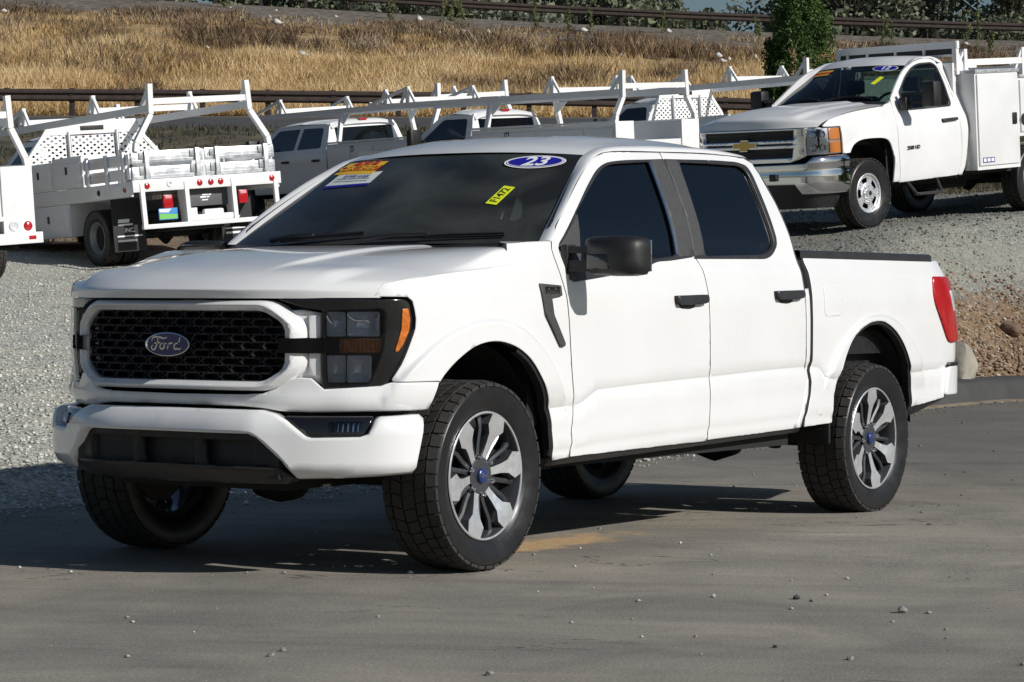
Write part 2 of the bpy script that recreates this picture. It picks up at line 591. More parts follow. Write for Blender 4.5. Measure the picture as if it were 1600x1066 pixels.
    for v in V:
        if not v.link_faces: bm.verts.remove(v)
    return bm

def panel(name, outline, surf, m, parent, label=None, ang=35, **k):
    return finish(name, panel_bm(outline, surf, **k), m, parent, ang=ang, label=label)

def surf_from(fn, e=1e-3):
    """turn a map (u, v) -> point into a surface with an offset along its normal (outward = +h / up / forward)"""
    def s(u, v, off=0.0):
        p = Vector(fn(u, v))
        if off:
            a = Vector(fn(u+e, v))-Vector(fn(u-e, v)); b = Vector(fn(u, v+e))-Vector(fn(u, v-e))
            n = a.cross(b).normalized()
            p += n*off
        return (p.x, p.y, p.z)
    return s

# lettering ----------------------------------------------------------
def text_bm(bm, body_, size, mtx, mi=0, ext=.0, shear=0.0, weight=0.0, sx=1.0):
    cu = bpy.data.curves.new('lettering', 'FONT')
    cu.body = body_; cu.size = size; cu.align_x = 'CENTER'; cu.align_y = 'CENTER'
    cu.extrude = ext; cu.shear = shear; cu.offset = weight; cu.resolution_u = 3
    o = bpy.data.objects.new('lettering', cu)
    C.objects.link(o)
    dg = bpy.context.evaluated_depsgraph_get()
    me = bpy.data.meshes.new_from_object(o.evaluated_get(dg))
    bpy.data.objects.remove(o); bpy.data.curves.remove(cu)
    me.transform(mtx @ Matrix.Scale(sx, 4, (1, 0, 0)))
    n0 = len(bm.faces)
    bm.from_mesh(me)
    bm.faces.ensure_lookup_table()
    for f in bm.faces[n0:]: f.material_index = mi
    bpy.data.meshes.remove(me)

def frame_mtx(o, x, y):
    """matrix with given origin, text direction x and up direction y"""
    x = Vector(x).normalized(); z = x.cross(Vector(y)).normalized(); y = z.cross(x)
    return Matrix(((x.x, y.x, z.x, o[0]), (x.y, y.y, z.y, o[1]), (x.z, y.z, z.z, o[2]), (0, 0, 0, 1)))

def ellipse(a, b, n=40): return [(a*math.cos(2*PI*i/n), b*math.sin(2*PI*i/n)) for i in range(n)]

def flat_poly(bm, pts, mtx, mi=0, z=0.0):
    f = bm.faces.new([bm.verts.new(mtx @ Vector((p[0], p[1], z))) for p in pts]); f.material_index = mi
    if f.normal.dot(mtx.to_3x3() @ Vector((0, 0, 1))) < 0: f.normal_flip()
    return f

def ribbon(bm, pts, w, mtx, mi=0, z=0.0):
    """flat pen stroke of varying width (for script lettering)"""
    n = len(pts); L = []; Rr = []
    for i, p in enumerate(pts):
        a = pts[max(0, i-1)]; b = pts[min(n-1, i+1)]
        tx, ty = b[0]-a[0], b[1]-a[1]; q = math.hypot(tx, ty) or 1
        ww = (w(i/(n-1)) if callable(w) else w)/2
        L.append(bm.verts.new(mtx @ Vector((p[0]-ty/q*ww, p[1]+tx/q*ww, z)))); Rr.append(bm.verts.new(mtx @ Vector((p[0]+ty/q*ww, p[1]-tx/q*ww, z))))
    for i in range(n-1):
        f = bm.faces.new((Rr[i], Rr[i+1], L[i+1], L[i])); f.material_index = mi

# ================================================================ the setting: one terrain, gravel, grass
import numpy as np
FX, FY = math.cos(_yaw), math.sin(_yaw)          # forward and right of the viewing direction, used as ground axes
def rd(x, y):
    dx, dy = x-CAM.x, y-CAM.y
    return dx*FY-dy*FX, dx*FX+dy*FY              # right, depth
def xy(r, d): return CAM.x+d*FX+r*FY, CAM.y+d*FY-r*FX
_db = pchip([-40, -12, -2.8, 1.5, 4.57, 5.5, 14, 40], [6, 9.5, 14.3, 20.3, 26.6, 27.6, 33, 40])
_top = pchip([-60, -9, .6, 10.2, 21.3, 60], [15.5, 13.3, 12.75, 12.35, 12.0, 11.5])     # crest of the bank under the upper rail
def ss(a, b, x):
    t = min(1.0, max(0.0, (x-a)/(b-a))); return t*t*(3-2*t)
def pad(r, d):
    rc = max(-7.5, min(9.0, r))
    a = -1.77+.12*rc+.103*d; b = -.63+.048*rc+.068*d
    w = ss(33.5, 42, d); return a*(1-w)+b*w
# the ground meets these wheels: (right, depth, height)
WHEELS_AT = [(4.02, 30.3, 1.953), (2.77, 31.51, 1.960), (6.37, 32.71, 2.252), (5.13, 33.93, 2.262), (-5.81, 37.88, 1.578), (-4.2, 39.06, 1.748), (-8.49, 34.13, 1.20), (-6.89, 35.32, 1.364), (-2.06, 47.91, 2.516), (2.21, 44.11, 2.466), (4.15, 46.94, 2.807)]
_fix = []
def ground_z(r, d):
    z = ground_raw(r, d)
    if not _fix:
        for a, b, t in WHEELS_AT: _fix.append((a, b, t-ground_raw(a, b)))
    if 27 < d < 52:
        sw = sz = 0.0
        for a, b, k in _fix:
            q = (r-a)**2+(d-b)**2
            if q < 9:
                w = math.exp(-q/1.6); sw += w; sz += w*k
        z += sz/max(1.0, sw)
    return z
def ground_raw(r, d):
    q = d-_db(r)
    asp = .006*max(0.0, d-10)*ss(0, 4, r)
    if q <= 0: return asp
    kerb = .19*ss(3.0, 3.8, r)*ss(.34, .66, q)
    k = ss(0, 4.0, r)
    soft = .16*min(q, 1.1)+.055*max(0, q-1.1)
    tgt = max(pad(r, d), soft*(1-k)+.0*k)
    # soft maximum so the pad grows out of the gravel
    e = .25; p_, s_ = pad(r, d), soft
    tgt = .5*(p_+s_+math.sqrt((p_-s_)**2+e*e))
    rise = asp+kerb+(.16*(1-k)+.60*k)*max(0, q-.40*k)
    a, b, e = rise, tgt, .12
    z = .5*(a+b-math.sqrt((a-b)**2+e*e))
    z = max(z, asp+kerb*.999)
    if d > 54:
        w = ss(54, 68, d)
        z = z*(1-w)+5.40*w
    if d > 67.5:
        z = max(z, 5.36+(min(d, 77)-68)*.111)
    if d > 77:
        t = (d-77.6)/(106-77.6); zt = _top(r)
        z = 6.30+max(0, min(1, t))*(zt-1.0-6.30)
        if d > 106: z = zt-1.0+min(1, (d-106)/5.5)*1.0
        if d > 114: z = zt-.02*min(60, d-114)
    return z
def wn(x, y, s=1.0):
    return (math.sin(x*1.7*s+y*.9*s)+math.sin(x*.63*s-y*1.31*s+1.3)+math.sin(x*2.9*s+y*2.3*s+.7)*.5+math.sin(-x*1.1*s+y*3.1*s+2.1)*.4)/2.9

def frange(a, b, s):
    out = []; 
    while a < b-1e-9: out.append(a); a += s
    return out
Ds = [-60, -30, -12, -4, 0, 3]+frange(5, 12, .5)+frange(12, 34, .22)+frange(34, 60, .6)+frange(60, 68, .8)+[67.6, 68.0]+frange(69, 77, 1)+[77.0, 77.6]+frange(78.5, 106, 1.1)+[106, 107.5, 109, 110.5, 112, 114, 118, 125, 140, 160, 200, 260, 400, 800, 1600]
Rs = [-900, -400, -180, -90, -60, -45, -35, -28, -22]+frange(-18, -10, .6)+frange(-10, 10, .22)+frange(10, 20, .6)+[20, 24, 28, 34, 42, 55, 80, 160, 400, 900]
verts = []; Z1 = []; Z2 = []
for d in Ds:
    for r in Rs:
        x, y = xy(r, d); z = ground_z(r, d); q = d-_db(r)
        rough = ss(.2, 1.5, q)*(1-ss(62, 68, d))
        z += rough*.035*wn(x, y, 1.3)+rough*.02*wn(x+7, y, 4.1)
        if d > 79: z += ss(79, 84, d)*(1-ss(104, 107, d))*(.22*wn(x, y, .35)+.10*wn(x, y, 1.1))
        verts.append((x, y, z))
        n1 = .5*wn(x, y, .8)+.3*wn(x+3, y+5, 2.3)
        kerb = 0
        asph = 1-ss(-.25, .35, q+.35*n1*(1-ss(2.5, 3.2, r)))
        asph = max(asph, kerb)
        # bare earth: foot of the bank on the right, and everything past the gravel pad
        dirt = ss(3.0, 3.6, r)*(1-ss(1.2, 2.3, q+n1*.6))*ss(.1, .3, q)
        dirt = max(dirt, ss(39.4, 40.4, d+.6*n1-.05*(r+6)) if r < -1 else ss(46, 50, d+n1))
        road = ss(67.4, 68.0, d)*(1-ss(76.6, 77.2, d))
        if 5 < d < 60: road = max(road, kerb)
        hill = ss(76.8, 77.4, d)*(1-ss(101.5, 106.0, d+3*n1+.10*max(0, r)))
        shoulder = ss(101.5, 106.0, d+3*n1+.10*max(0, r))*(1-ss(113, 116, d))
        grav = max(0.0, 1-asph-dirt)
        if d > 67.4: grav = 0; dirt = 0; asph = 0
        Z1.append((asph, grav, dirt)); Z2.append((road, hill, shoulder))
nr_, nd_ = len(Rs), len(Ds)
faces = [(j*nr_+i, j*nr_+i+1, (j+1)*nr_+i+1, (j+1)*nr_+i) for j in range(nd_-1) for i in range(nr_-1)]
me = bpy.data.meshes.new('ground')
me.from_pydata(verts, [], [f[::-1] for f in faces])
for nm, Z in (('zone_a', Z1), ('zone_b', Z2)):
    ca = me.color_attributes.new(nm, 'FLOAT_COLOR', 'POINT')
    ca.data.foreach_set('color', [c for z in Z for c in (*z, 1.0)])
for p in me.polygons: p.use_smooth = True
if me.polygons[len(me.polygons)//2].normal.z < 0: me.flip_normals()

class NT:
    """small helper for wiring node trees"""
    def __init__(s, m): s.nt = m.node_tree; s.n = s.nt.nodes; s.l = s.nt.links
    def new(s, t, **k):
        o = s.n.new(t)
        for a, v in k.items(): setattr(o, a, v)
        return o
    def put(s, sock, v):
        if hasattr(v, 'is_linked') or isinstance(v, bpy.types.NodeSocket): s.l.new(v, sock)
        else: sock.default_value = v
    def math(s, op, a, b=0.0, clamp=False):
        o = s.new('ShaderNodeMath', operation=op, use_clamp=clamp); s.put(o.inputs[0], a); s.put(o.inputs[1], b); return o.outputs[0]
    def noise(s, vec, scale, detail=4, rough=.55, dist=0.0):
        o = s.new('ShaderNodeTexNoise'); s.put(o.inputs['Vector'], vec); o.inputs['Scale'].default_value = scale
        o.inputs['Detail'].default_value = detail; o.inputs['Roughness'].default_value = rough; o.inputs['Distortion'].default_value = dist; return o.outputs[0]
    def vor(s, vec, scale, feat='F1', rnd=1.0):
        o = s.new('ShaderNodeTexVoronoi', feature=feat); s.put(o.inputs['Vector'], vec); o.inputs['Scale'].default_value = scale; o.inputs['Randomness'].default_value = rnd; return o
    def ramp(s, fac, stops):
        o = s.new('ShaderNodeValToRGB'); s.put(o.inputs[0], fac); e = o.color_ramp.elements
        while len(e) < len(stops): e.new(.5)
        for i, (p, c) in enumerate(stops): e[i].position = p; e[i].color = (*c, 1) if len(c) == 3 else c
        return o.outputs[0]
    def mix(s, f, a, b, bt='MIX'):
        o = s.new('ShaderNodeMix', data_type='RGBA', blend_type=bt); s.put(o.inputs[0], f)
        s.put(o.inputs[6], (*a, 1) if isinstance(a, tuple) else a); s.put(o.inputs[7], (*b, 1) if isinstance(b, tuple) else b); return o.outputs[2]
    def rng(s, v, a, b, c=0.0, d=1.0):
        o = s.new('ShaderNodeMapRange'); s.put(o.inputs[0], v)
        for i, k in enumerate((a, b, c, d)): o.inputs[i+1].default_value = k
        return o.outputs[0]
    def mapping(s, vec, scale=(1, 1, 1), rot=(0, 0, 0)):
        o = s.new('ShaderNodeMapping'); s.put(o.inputs[0], vec); o.inputs['Scale'].default_value = scale; o.inputs['Rotation'].default_value = rot; return o.outputs[0]

gm = bpy.data.materials.new('yard_ground'); gm.use_nodes = True
g = NT(gm); bs = g.n['Principled BSDF']
pos = g.new('ShaderNodeNewGeometry').outputs['Position']
za = g.new('ShaderNodeSeparateColor'); g.l.new(g.new('ShaderNodeVertexColor', layer_name='zone_a').outputs[0], za.inputs[0])
zb = g.new('ShaderNodeSeparateColor'); g.l.new(g.new('ShaderNodeVertexColor', layer_name='zone_b').outputs[0], zb.inputs[0])
# asphalt: dusty, streaked roughly along the lane, with darker drag marks, tan dust and cracks
lane = g.mapping(pos, (1, 1, 1), (0, 0, R(56.1)+R(8)))      # x now runs across the view
streak = g.noise(g.mapping(lane, (.10, 1.15, 1)), 1.6, 6, .6, .3)
streak2 = g.noise(g.mapping(lane, (.22, 3.4, 1)), 1.4, 5, .6)
fine = g.noise(pos, 60, 3, .7)
speck = g.noise(pos, 95, 3, .85)
patch = g.noise(pos, .55, 4, .55, .4)
blot = g.noise(pos, .9, 9, .66, .8)
base = g.math('ADD', g.math('MULTIPLY', streak, .36), g.math('MULTIPLY', blot, .64))
a_col = g.ramp(base, [(.34, (.150, .141, .124)), (.46, (.232, .216, .185)), (.56, (.300, .275, .230)), (.68, (.43, .385, .31))])
a_col = g.mix(g.rng(patch, .50, .72, 0, .5), a_col, (.40, .345, .262))
a_col = g.mix(g.rng(streak2, .56, .75, 0, .45), a_col, (.105, .101, .096))
a_col = g.mix(g.rng(streak2, .22, .38, .40, 0), a_col, (.40, .365, .30))
a_col = g.mix(g.rng(fine, .35, .65, .30, 0), a_col, (.080, .075, .067))
a_col = g.mix(g.rng(speck, .56, .70, 0, .75), a_col, (.60, .56, .49))
a_col = g.mix(g.rng(speck, .30, .44, .75, 0), a_col, (.05, .048, .045))
sv = g.new('ShaderNodeVectorMath', operation='MULTIPLY_ADD'); g.l.new(pos, sv.inputs[0]); sv.inputs[1].default_value = (1/.66, 1/.20, 0); sv.inputs[2].default_value = (-1.22/.66, .50/.20, 0)
sl = g.new('ShaderNodeVectorMath', operation='LENGTH'); g.l.new(sv.outputs[0], sl.inputs[0])
sandm = g.math('MULTIPLY', g.rng(g.math('ADD', sl.outputs['Value'], g.rng(g.noise(pos, 4.5, 7, .72), .3, .7, -.55, .55)), .55, 1.05, 1, 0), g.rng(fine, .25, .6, .65, 1))
a_col = g.mix(g.math('MULTIPLY', sandm, .92), a_col, g.ramp(g.noise(pos, 22, 5, .7), [(.3, (.46, .29, .14)), (.7, (.70, .48, .26))]))
px_ = g.new('ShaderNodeSeparateXYZ'); g.l.new(pos, px_.inputs[0])
fx_ = g.math('ADD', px_.outputs[0], g.rng(patch, .3, .7, -1.2, 1.2))
a_col = g.mix(g.rng(fx_, 4.0, 9.0, 0, .62), a_col, g.mix(.5, a_col, (.075, .073, .070)))
a_col = g.mix(g.rng(fx_, 5.0, 9.0, 0, .40), a_col, (.090, .088, .084))
for (tx_, ty_, tr_, tw_, tk) in ((-3.0, 9.5, 13.6, .13, .32), (-3.0, 9.5, 15.3, .13, .30), (6.0, -22.0, 17.6, .12, .28), (6.0, -22.0, 19.2, .12, .26), (-14.0, -11.0, 8.2, .10, .22)):
    tv = g.new('ShaderNodeVectorMath', operation='SUBTRACT'); g.l.new(pos, tv.inputs[0]); tv.inputs[1].default_value = (tx_, ty_, 0)
    tl_ = g.new('ShaderNodeVectorMath', operation='LENGTH'); g.l.new(tv.outputs[0], tl_.inputs[0])
    dd = g.math('ABSOLUTE', g.math('SUBTRACT', g.math('ADD', tl_.outputs['Value'], g.rng(patch, .3, .7, -.10, .10)), tr_))
    a_col = g.mix(g.math('MULTIPLY', g.rng(dd, tw_*.55, tw_*1.3, tk, 0), g.rng(streak, .36, .58, 1, .15)), a_col, (.060, .057, .052))
crkm = g.math('MULTIPLY', g.rng(g.math('ABSOLUTE', g.math('SUBTRACT', g.noise(g.mapping(lane, (.16, .62, 1)), 1.0, 6, .55, .9), .5)), .0, .0016, 1, 0), g.rng(g.noise(pos, .35, 3), .46, .54, 0, .75))
a_col = g.mix(crkm, a_col, (.022, .021, .02))
# gravel: stone by stone colour
v1 = g.vor(pos, 34); v2 = g.vor(pos, 15)
h1 = g.new('ShaderNodeSeparateColor'); g.l.new(v1.outputs['Color'], h1.inputs[0])
g_col = g.ramp(h1.outputs[0], [(.0, (.27, .28, .235)), (.35, (.45, .45, .385)), (.7, (.57, .565, .485)), (.93, (.68, .67, .60)), (1, (.80, .78, .72))])
g_col = g.mix(g.rng(v1.outputs[0], .35, .75, 0, .55), g_col, (.13, .13, .115))  # darker between stones: the shade of the gaps is put into the colour
g_col = g.mix(g.rng(g.noise(pos, .9, 5, .6), .52, .70, 0, .6), g_col, (.64, .585, .46))
# right-hand pad is a darker, greener rock
rr = g.new('ShaderNodeSeparateXYZ'); g.l.new(pos, rr.inputs[0])
rgt = g.new('ShaderNodeVectorMath', operation='DOT_PRODUCT'); g.l.new(pos, rgt.inputs[0]); rgt.inputs[1].default_value = (FY, -FX, 0)
dk = g.rng(g.math('SUBTRACT', rgt.outputs['Value'], CAM.x*FY-CAM.y*FX), .5, 2.6, 0, .92)
g_col = g.mix(dk, g_col, g.mix(.62, g_col, (.075, .080, .070)))
# earth
d_n = g.noise(pos, 5, 8, .65); d_v = g.vor(pos, 22)
d_col = g.ramp(d_n, [(.3, (.13, .082, .048)), (.5, (.20, .132, .080)), (.7, (.27, .190, .118))])
hv = g.new('ShaderNodeSeparateColor'); g.l.new(d_v.outputs['Color'], hv.inputs[0])
d_col = g.mix(g.rng(hv.outputs[1], .72, .80, 0, .75), d_col, g.ramp(hv.outputs[0], [(0, (.18, .15, .11)), (1, (.42, .38, .31))]))
emb = g.rng(g.noise(pos, 1.1, 6, .6), .40, .60, 0, 1)
far_d = g.ramp(emb, [(.0, (.055, .050, .040)), (.5, (.090, .080, .060)), (1, (.13, .110, .075))])
rdv = g.new('ShaderNodeVectorMath', operation='DOT_PRODUCT'); g.l.new(pos, rdv.inputs[0]); rdv.inputs[1].default_value = (FX, FY, 0)
dep = g.math('SUBTRACT', rdv.outputs['Value'], CAM.x*FX+CAM.y*FY)
d_col = g.mix(g.rng(dep, 47, 52, 0, 1), d_col, far_d)
r_col = g.ramp(g.noise(pos, 2.5, 4), [(.3, (.062, .063, .064)), (.7, (.085, .085, .084))])
h_n = g.noise(pos, .55, 7, .68, .6)
h_col = g.ramp(h_n, [(.30, (.11, .080, .050)), (.45, (.25, .175, .092)), (.60, (.40, .285, .150)), (.75, (.48, .36, .20))])
s_n = g.vor(pos, 6)
s_col = g.ramp(g.noise(pos, 3.2, 6, .7), [(.32, (.055, .047, .038)), (.46, (.13, .112, .090)), (.58, (.20, .175, .140)), (.72, (.33, .29, .235))])
col = g.mix(za.outputs[1], a_col, g_col)
def edge(m, n=.5): return g.rng(g.math('ADD', m, g.rng(g.noise(pos, 5.5, 5, .7), .3, .7, -n*.5, n*.5)), .35, .65, 0, 1)
col = a_col
col = g.mix(edge(za.outputs[1], .7), col, g_col)
col = g.mix(edge(za.outputs[2], .8), col, d_col)
col = g.mix(zb.outputs[0], col, r_col)
col = g.mix(zb.outputs[1], col, h_col)
col = g.mix(edge(zb.outputs[2], .5), col, s_col)
g.l.new(col, bs.inputs['Base Color'])
bs.inputs['Roughness'].default_value = .9; bs.inputs['Specular IOR Level'].default_value = .25
# relief
hg = g.math('MULTIPLY', g.math('SUBTRACT', 1.0, v1.outputs[0]), g.math('MAXIMUM', edge(za.outputs[1], .7), g.math('MULTIPLY', edge(za.outputs[2], .8), .6)))
ha = g.math('ADD', g.math('MULTIPLY', fine, .10), g.math('MULTIPLY', speck, .06))
hh = g.math('ADD', g.math('ADD', hg, ha), g.math('MULTIPLY', crkm, -.25))
b1 = g.new('ShaderNodeBump'); b1.inputs['Strength'].default_value = .75; b1.inputs['Distance'].default_value = .014
g.l.new(hh, b1.inputs['Height']); g.l.new(b1.outputs[0], bs.inputs['Normal'])
o = link_mesh('ground', me, gm); tag(o, kind='structure')
# unseen low ridge, added to keep the horizon sky out of reflections
hv_ = []; hf_ = []
for i in range(97):
    a = R(33.9+70+220*i/96); 
    for j, (rad, hh) in enumerate(((150, -1), (190, 4), (240, 9), (330, 15), (460, 12))):
        k = .75+.35*wn(i*.35, j*.8, 1.0)+.18*wn(i*1.1, j, 1.0)
        hv_.append((CAM.x+rad*math.cos(a), CAM.y+rad*math.sin(a), hh*k if j else -1))
for i in range(96):
    for j in range(4): hf_.append((i*5+j, i*5+5+j, i*5+6+j, i*5+1+j))
hm = bpy.data.meshes.new('added_hills'); hm.from_pydata(hv_, [], hf_)
for p in hm.polygons: p.use_smooth = True
hmat = bpy.data.materials.new('added_hill'); hmat.use_nodes = True; hn = NT(hmat)
hp = hn.new('ShaderNodeNewGeometry').outputs['Position']
hn.l.new(hn.ramp(hn.noise(hp, .05, 7, .65), [(.35, (.035, .045, .022)), (.5, (.06, .068, .032)), (.6, (.20, .15, .075)), (.75, (.27, .20, .10))]), hn.n['Principled BSDF'].inputs['Base Color'])
hn.n['Principled BSDF'].inputs['Roughness'].default_value = 1
o = link_mesh('added_hills', hm, hmat); tag(o, kind='structure')

# ---- rolled asphalt kerb at the foot of the bank
bm = bmesh.new(); rows = []
for i in range(70):
    r = 2.9+.16*i; k = ss(2.9, 3.7, r); d0 = _db(r)+.03*wn(r*3, 1.0)
    row = []
    for q, z in ((-.30, -.004), (-.24, .006), (-.06, .014), (.0, .16), (.035, .198), (.10, .215), (.50, .235), (.62, .22), (.70, -.05)):
        x, y = xy(r, d0+q); row.append((x, y, .006*max(0, d0-10)*ss(0, 4, r)+z*k-(1-k)*.03+.006*wn(r*4, q*9)))
    rows.append(row)
loft(bm, rows); bmesh.ops.recalc_face_normals(bm, faces=bm.faces)
if sum(f.normal.z for f in bm.faces) < 0: bmesh.ops.reverse_faces(bm, faces=bm.faces)
for i_, f in enumerate(bm.faces):
    if i_ % 8 < 2: f.material_index = 1
o = finish('kerb', bm, [mat('kerb_asphalt', (.062, .062, .061), .9, noise=.3, nscale=3, bump=.5, bscale=120), mat('kerb_sand', (.27, .215, .145), .95, noise=.5, nscale=7, bump=.4, bscale=80)], None, ang=60); tag(o, kind='structure')

# ---- loose stones as geometry
def stone_mesh(n, place, smin, smax, name, m, seed=1, zlift=.25):
    rg = np.random.default_rng(seed)
    base = np.array([(1, 0, 0), (0, 1, 0), (-1, 0, 0), (0, -1, 0), (.1, .1, .85), (0, 0, -.6)])
    tri = np.array([(0, 1, 4), (1, 2, 4), (2, 3, 4), (3, 0, 4), (1, 0, 5), (2, 1, 5), (3, 2, 5), (0, 3, 5)])
    P = np.array([place(rg) for _ in range(n)])
    S = (smin+(smax-smin)*rg.random(n)**2.6)/2
    V = base[None]*(1+.35*(rg.random((n, 6, 1))-.5))*np.stack([S*(.8+.5*rg.random(n)), S*(.7+.5*rg.random(n)), S*(.6+.4*rg.random(n))], 1)[:, None]
    a = rg.random(n)*2*PI; ca, sa = np.cos(a)[:, None], np.sin(a)[:, None]
    X = V[..., 0]*ca-V[..., 1]*sa; Y = V[..., 0]*sa+V[..., 1]*ca
    V = np.stack([X, Y, V[..., 2]], 2)+P[:, None]; V[..., 2] += (S*zlift)[:, None]
    F = (tri[None]+(np.arange(n)*6)[:, None, None]).reshape(-1, 3)
    me = bpy.data.meshes.new(name)
    me.vertices.add(n*6); me.vertices.foreach_set('co', V.reshape(-1))
    me.loops.add(len(F)*3); me.loops.foreach_set('vertex_index', F.reshape(-1).astype(np.int32))
    me.polygons.add(len(F)); me.polygons.foreach_set('loop_start', np.arange(0, len(F)*3, 3, dtype=np.int32))
    ca_ = me.color_attributes.new('tone', 'FLOAT_COLOR', 'POINT')
    t = np.repeat(rg.random(n), 6); ca_.data.foreach_set('color', np.stack([t, t, t, np.ones_like(t)], 1).reshape(-1))
    me.update(calc_edges=True)
    o = link_mesh(name, me, m); return o
sm = bpy.data.materials.new('crushed_stone'); sm.use_nodes = True
s_ = NT(sm); tone = s_.new('ShaderNodeVertexColor', layer_name='tone').outputs[0]
spos = s_.new('ShaderNodeNewGeometry').outputs['Position']
sx_ = s_.new('ShaderNodeSeparateXYZ'); s_.l.new(spos, sx_.inputs[0])
c1 = s_.ramp(tone, [(0, (.28, .285, .24)), (.4, (.45, .45, .39)), (.8, (.58, .57, .50)), (1, (.78, .76, .70))])
c2 = s_.ramp(tone, [(0, (.075, .08, .07)), (.5, (.13, .135, .12)), (.85, (.22, .22, .20)), (1, (.48, .47, .44))])
rgt_ = s_.new('ShaderNodeVectorMath', operation='DOT_PRODUCT'); s_.l.new(spos, rgt_.inputs[0]); rgt_.inputs[1].default_value = (FY, -FX, 0)
s_.l.new(s_.mix(s_.rng(s_.math('SUBTRACT', rgt_.outputs['Value'], CAM.x*FY-CAM.y*FX), .5, 2.6, 0, 1), c1, c2), s_.n['Principled BSDF'].inputs['Base Color'])
s_.n['Principled BSDF'].inputs['Roughness'].default_value = .85
def gravel_place(rg):
    while True:
        d = 14+24*rg.random()**1.4; r = (rg.random()*2-1)*.24*d
        q = d-_db(r)
        if q < .05: continue
        if r > 3 and q < .25: continue
        x, y = xy(r, d); return x, y, ground_z(r, d)+.035*ss(.2, 1.5, q)*wn(x, y, 1.3)+ss(.2, 1.5, q)*.02*wn(x+7, y, 4.1)
o = stone_mesh(52000, gravel_place, .012, .046, 'gravel', sm, 3, .1); tag(o, kind='stuff', label='grey crushed stone covering the yard behind the big pickup', cat=None)
def spill_place(rg):
    # stones strewn over the asphalt, thickest along the gravel edge
    while True:
        d = 7+20*rg.random(); r = (rg.random()*2-1)*.22*d
        q = _db(r)-d
        if q < -.05: continue
        p = math.exp(-q/.40)*1.0+.022*math.exp(-q/2.0)+.003
        if rg.random() > p: continue
        x, y = xy(r, d); return x, y, ground_z(r, d)
o = stone_mesh(3000, spill_place, .005, .030, 'loose_gravel', sm, 5, .35); tag(o, kind='stuff')
def heap_place(rg):
    while True:
        r = -1.5+4.5*rg.random(); q = rg.normal(0, .45)
        if q > .3: continue
        d = _db(r)+q+.25*wn(r*2.2, 3.0); x, y = xy(r, d); return x, y, ground_z(r, d)
o = stone_mesh(1500, heap_place, .012, .055, 'loose_gravel', sm, 15, .35); tag(o, kind='stuff')
dm = bpy.data.materials.new('bank_rubble'); dm.use_nodes = True
t_ = NT(dm); tone = t_.new('ShaderNodeVertexColor', layer_name='tone').outputs[0]
t_.l.new(t_.ramp(tone, [(0, (.12, .075, .045)), (.5, (.24, .155, .092)), (.88, (.34, .25, .17)), (1, (.52, .46, .38))]), t_.n['Principled BSDF'].inputs['Base Color'])
t_.n['Principled BSDF'].inputs['Roughness'].default_value = .9
def bank_place(rg):
    while True:
        d = 25+8*rg.random(); r = 3.4+4*rg.random(); q = d-_db(r)
        if not .25 < q < 2.4 or rg.random() < (q-.9)/1.5: continue
        x, y = xy(r, d); return x, y, ground_z(r, d)+.035*ss(.2, 1.5, q)*wn(x, y, 1.3)
o = stone_mesh(9000, bank_place, .015, .075, 'bank_rubble', dm, 9, .1); tag(o, kind='stuff')

# ---- dry grass on the bank
def grass(n, place, hmin, hmax, name, m, seed, blades=5, wid=.012, lean=.35):
    rg = np.random.default_rng(seed)
    P = np.array([place(rg) for _ in range(n)])
    N = n*blades
    base = np.repeat(P[:, :3], blades, 0)+np.stack([rg.normal(0, .09, N), rg.normal(0, .09, N), np.zeros(N)], 1)
    h = (hmin+(hmax-hmin)*rg.random(N))*np.repeat(.6+.7*rg.random(n), blades)*np.repeat(P[:, 3], blades)
    a = rg.random(N)*2*PI; w = wid*(.7+.8*rg.random(N))
    t = np.stack([np.cos(a)*w, np.sin(a)*w, np.zeros(N)], 1)
    b = rg.random(N)*2*PI; ln = lean*h*(.2+.9*rg.random(N))
    tip = base+np.stack([np.cos(b)*ln, np.sin(b)*ln, h], 1)
    midp = base*.5+tip*.5+np.stack([np.zeros(N), np.zeros(N), h*.10], 1)
    V = np.stack([base-t, base+t, midp+t*.7, midp-t*.7, tip], 1).reshape(-1, 3)
    k = np.arange(N)*5
    F = np.stack([np.stack([k, k+1, k+2], 1), np.stack([k, k+2, k+3], 1), np.stack([k+3, k+2, k+4], 1)], 1).reshape(-1, 3)
    me = bpy.data.meshes.new(name)
    me.vertices.add(N*5); me.vertices.foreach_set('co', V.reshape(-1))
    me.loops.add(len(F)*3); me.loops.foreach_set('vertex_index', F.reshape(-1).astype(np.int32))
    me.polygons.add(len(F)); me.polygons.foreach_set('loop_start', np.arange(0, len(F)*3, 3, dtype=np.int32))
    ca_ = me.color_attributes.new('tone', 'FLOAT_COLOR', 'POINT')
    tt = np.repeat(np.clip(np.repeat(P[:, 4], blades)+rg.normal(0, .13, N), 0, 1), 5)
    ca_.data.foreach_set('color', np.stack([tt, tt, tt, np.ones_like(tt)], 1).reshape(-1))
    me.update(calc_edges=True)
    return link_mesh(name, me, m)
def leafy(name, stops, rough=.8, transl=.3):
    m = bpy.data.materials.new(name); m.use_nodes = True
    k = NT(m); tone = k.new('ShaderNodeVertexColor', layer_name='tone').outputs[0]
    c = k.ramp(tone, stops); b = k.n['Principled BSDF']; b.inputs['Roughness'].default_value = rough; b.inputs['Specular IOR Level'].default_value = .2
    k.l.new(c, b.inputs['Base Color'])
    tr = k.new('ShaderNodeBsdfTranslucent'); k.l.new(c, tr.inputs[0])
    mx = k.new('ShaderNodeMixShader'); mx.inputs[0].default_value = transl
    k.l.new(b.outputs[0], mx.inputs[1]); k.l.new(tr.outputs[0], mx.inputs[2]); k.l.new(mx.outputs[0], k.n['Material Output'].inputs[0])
    return m
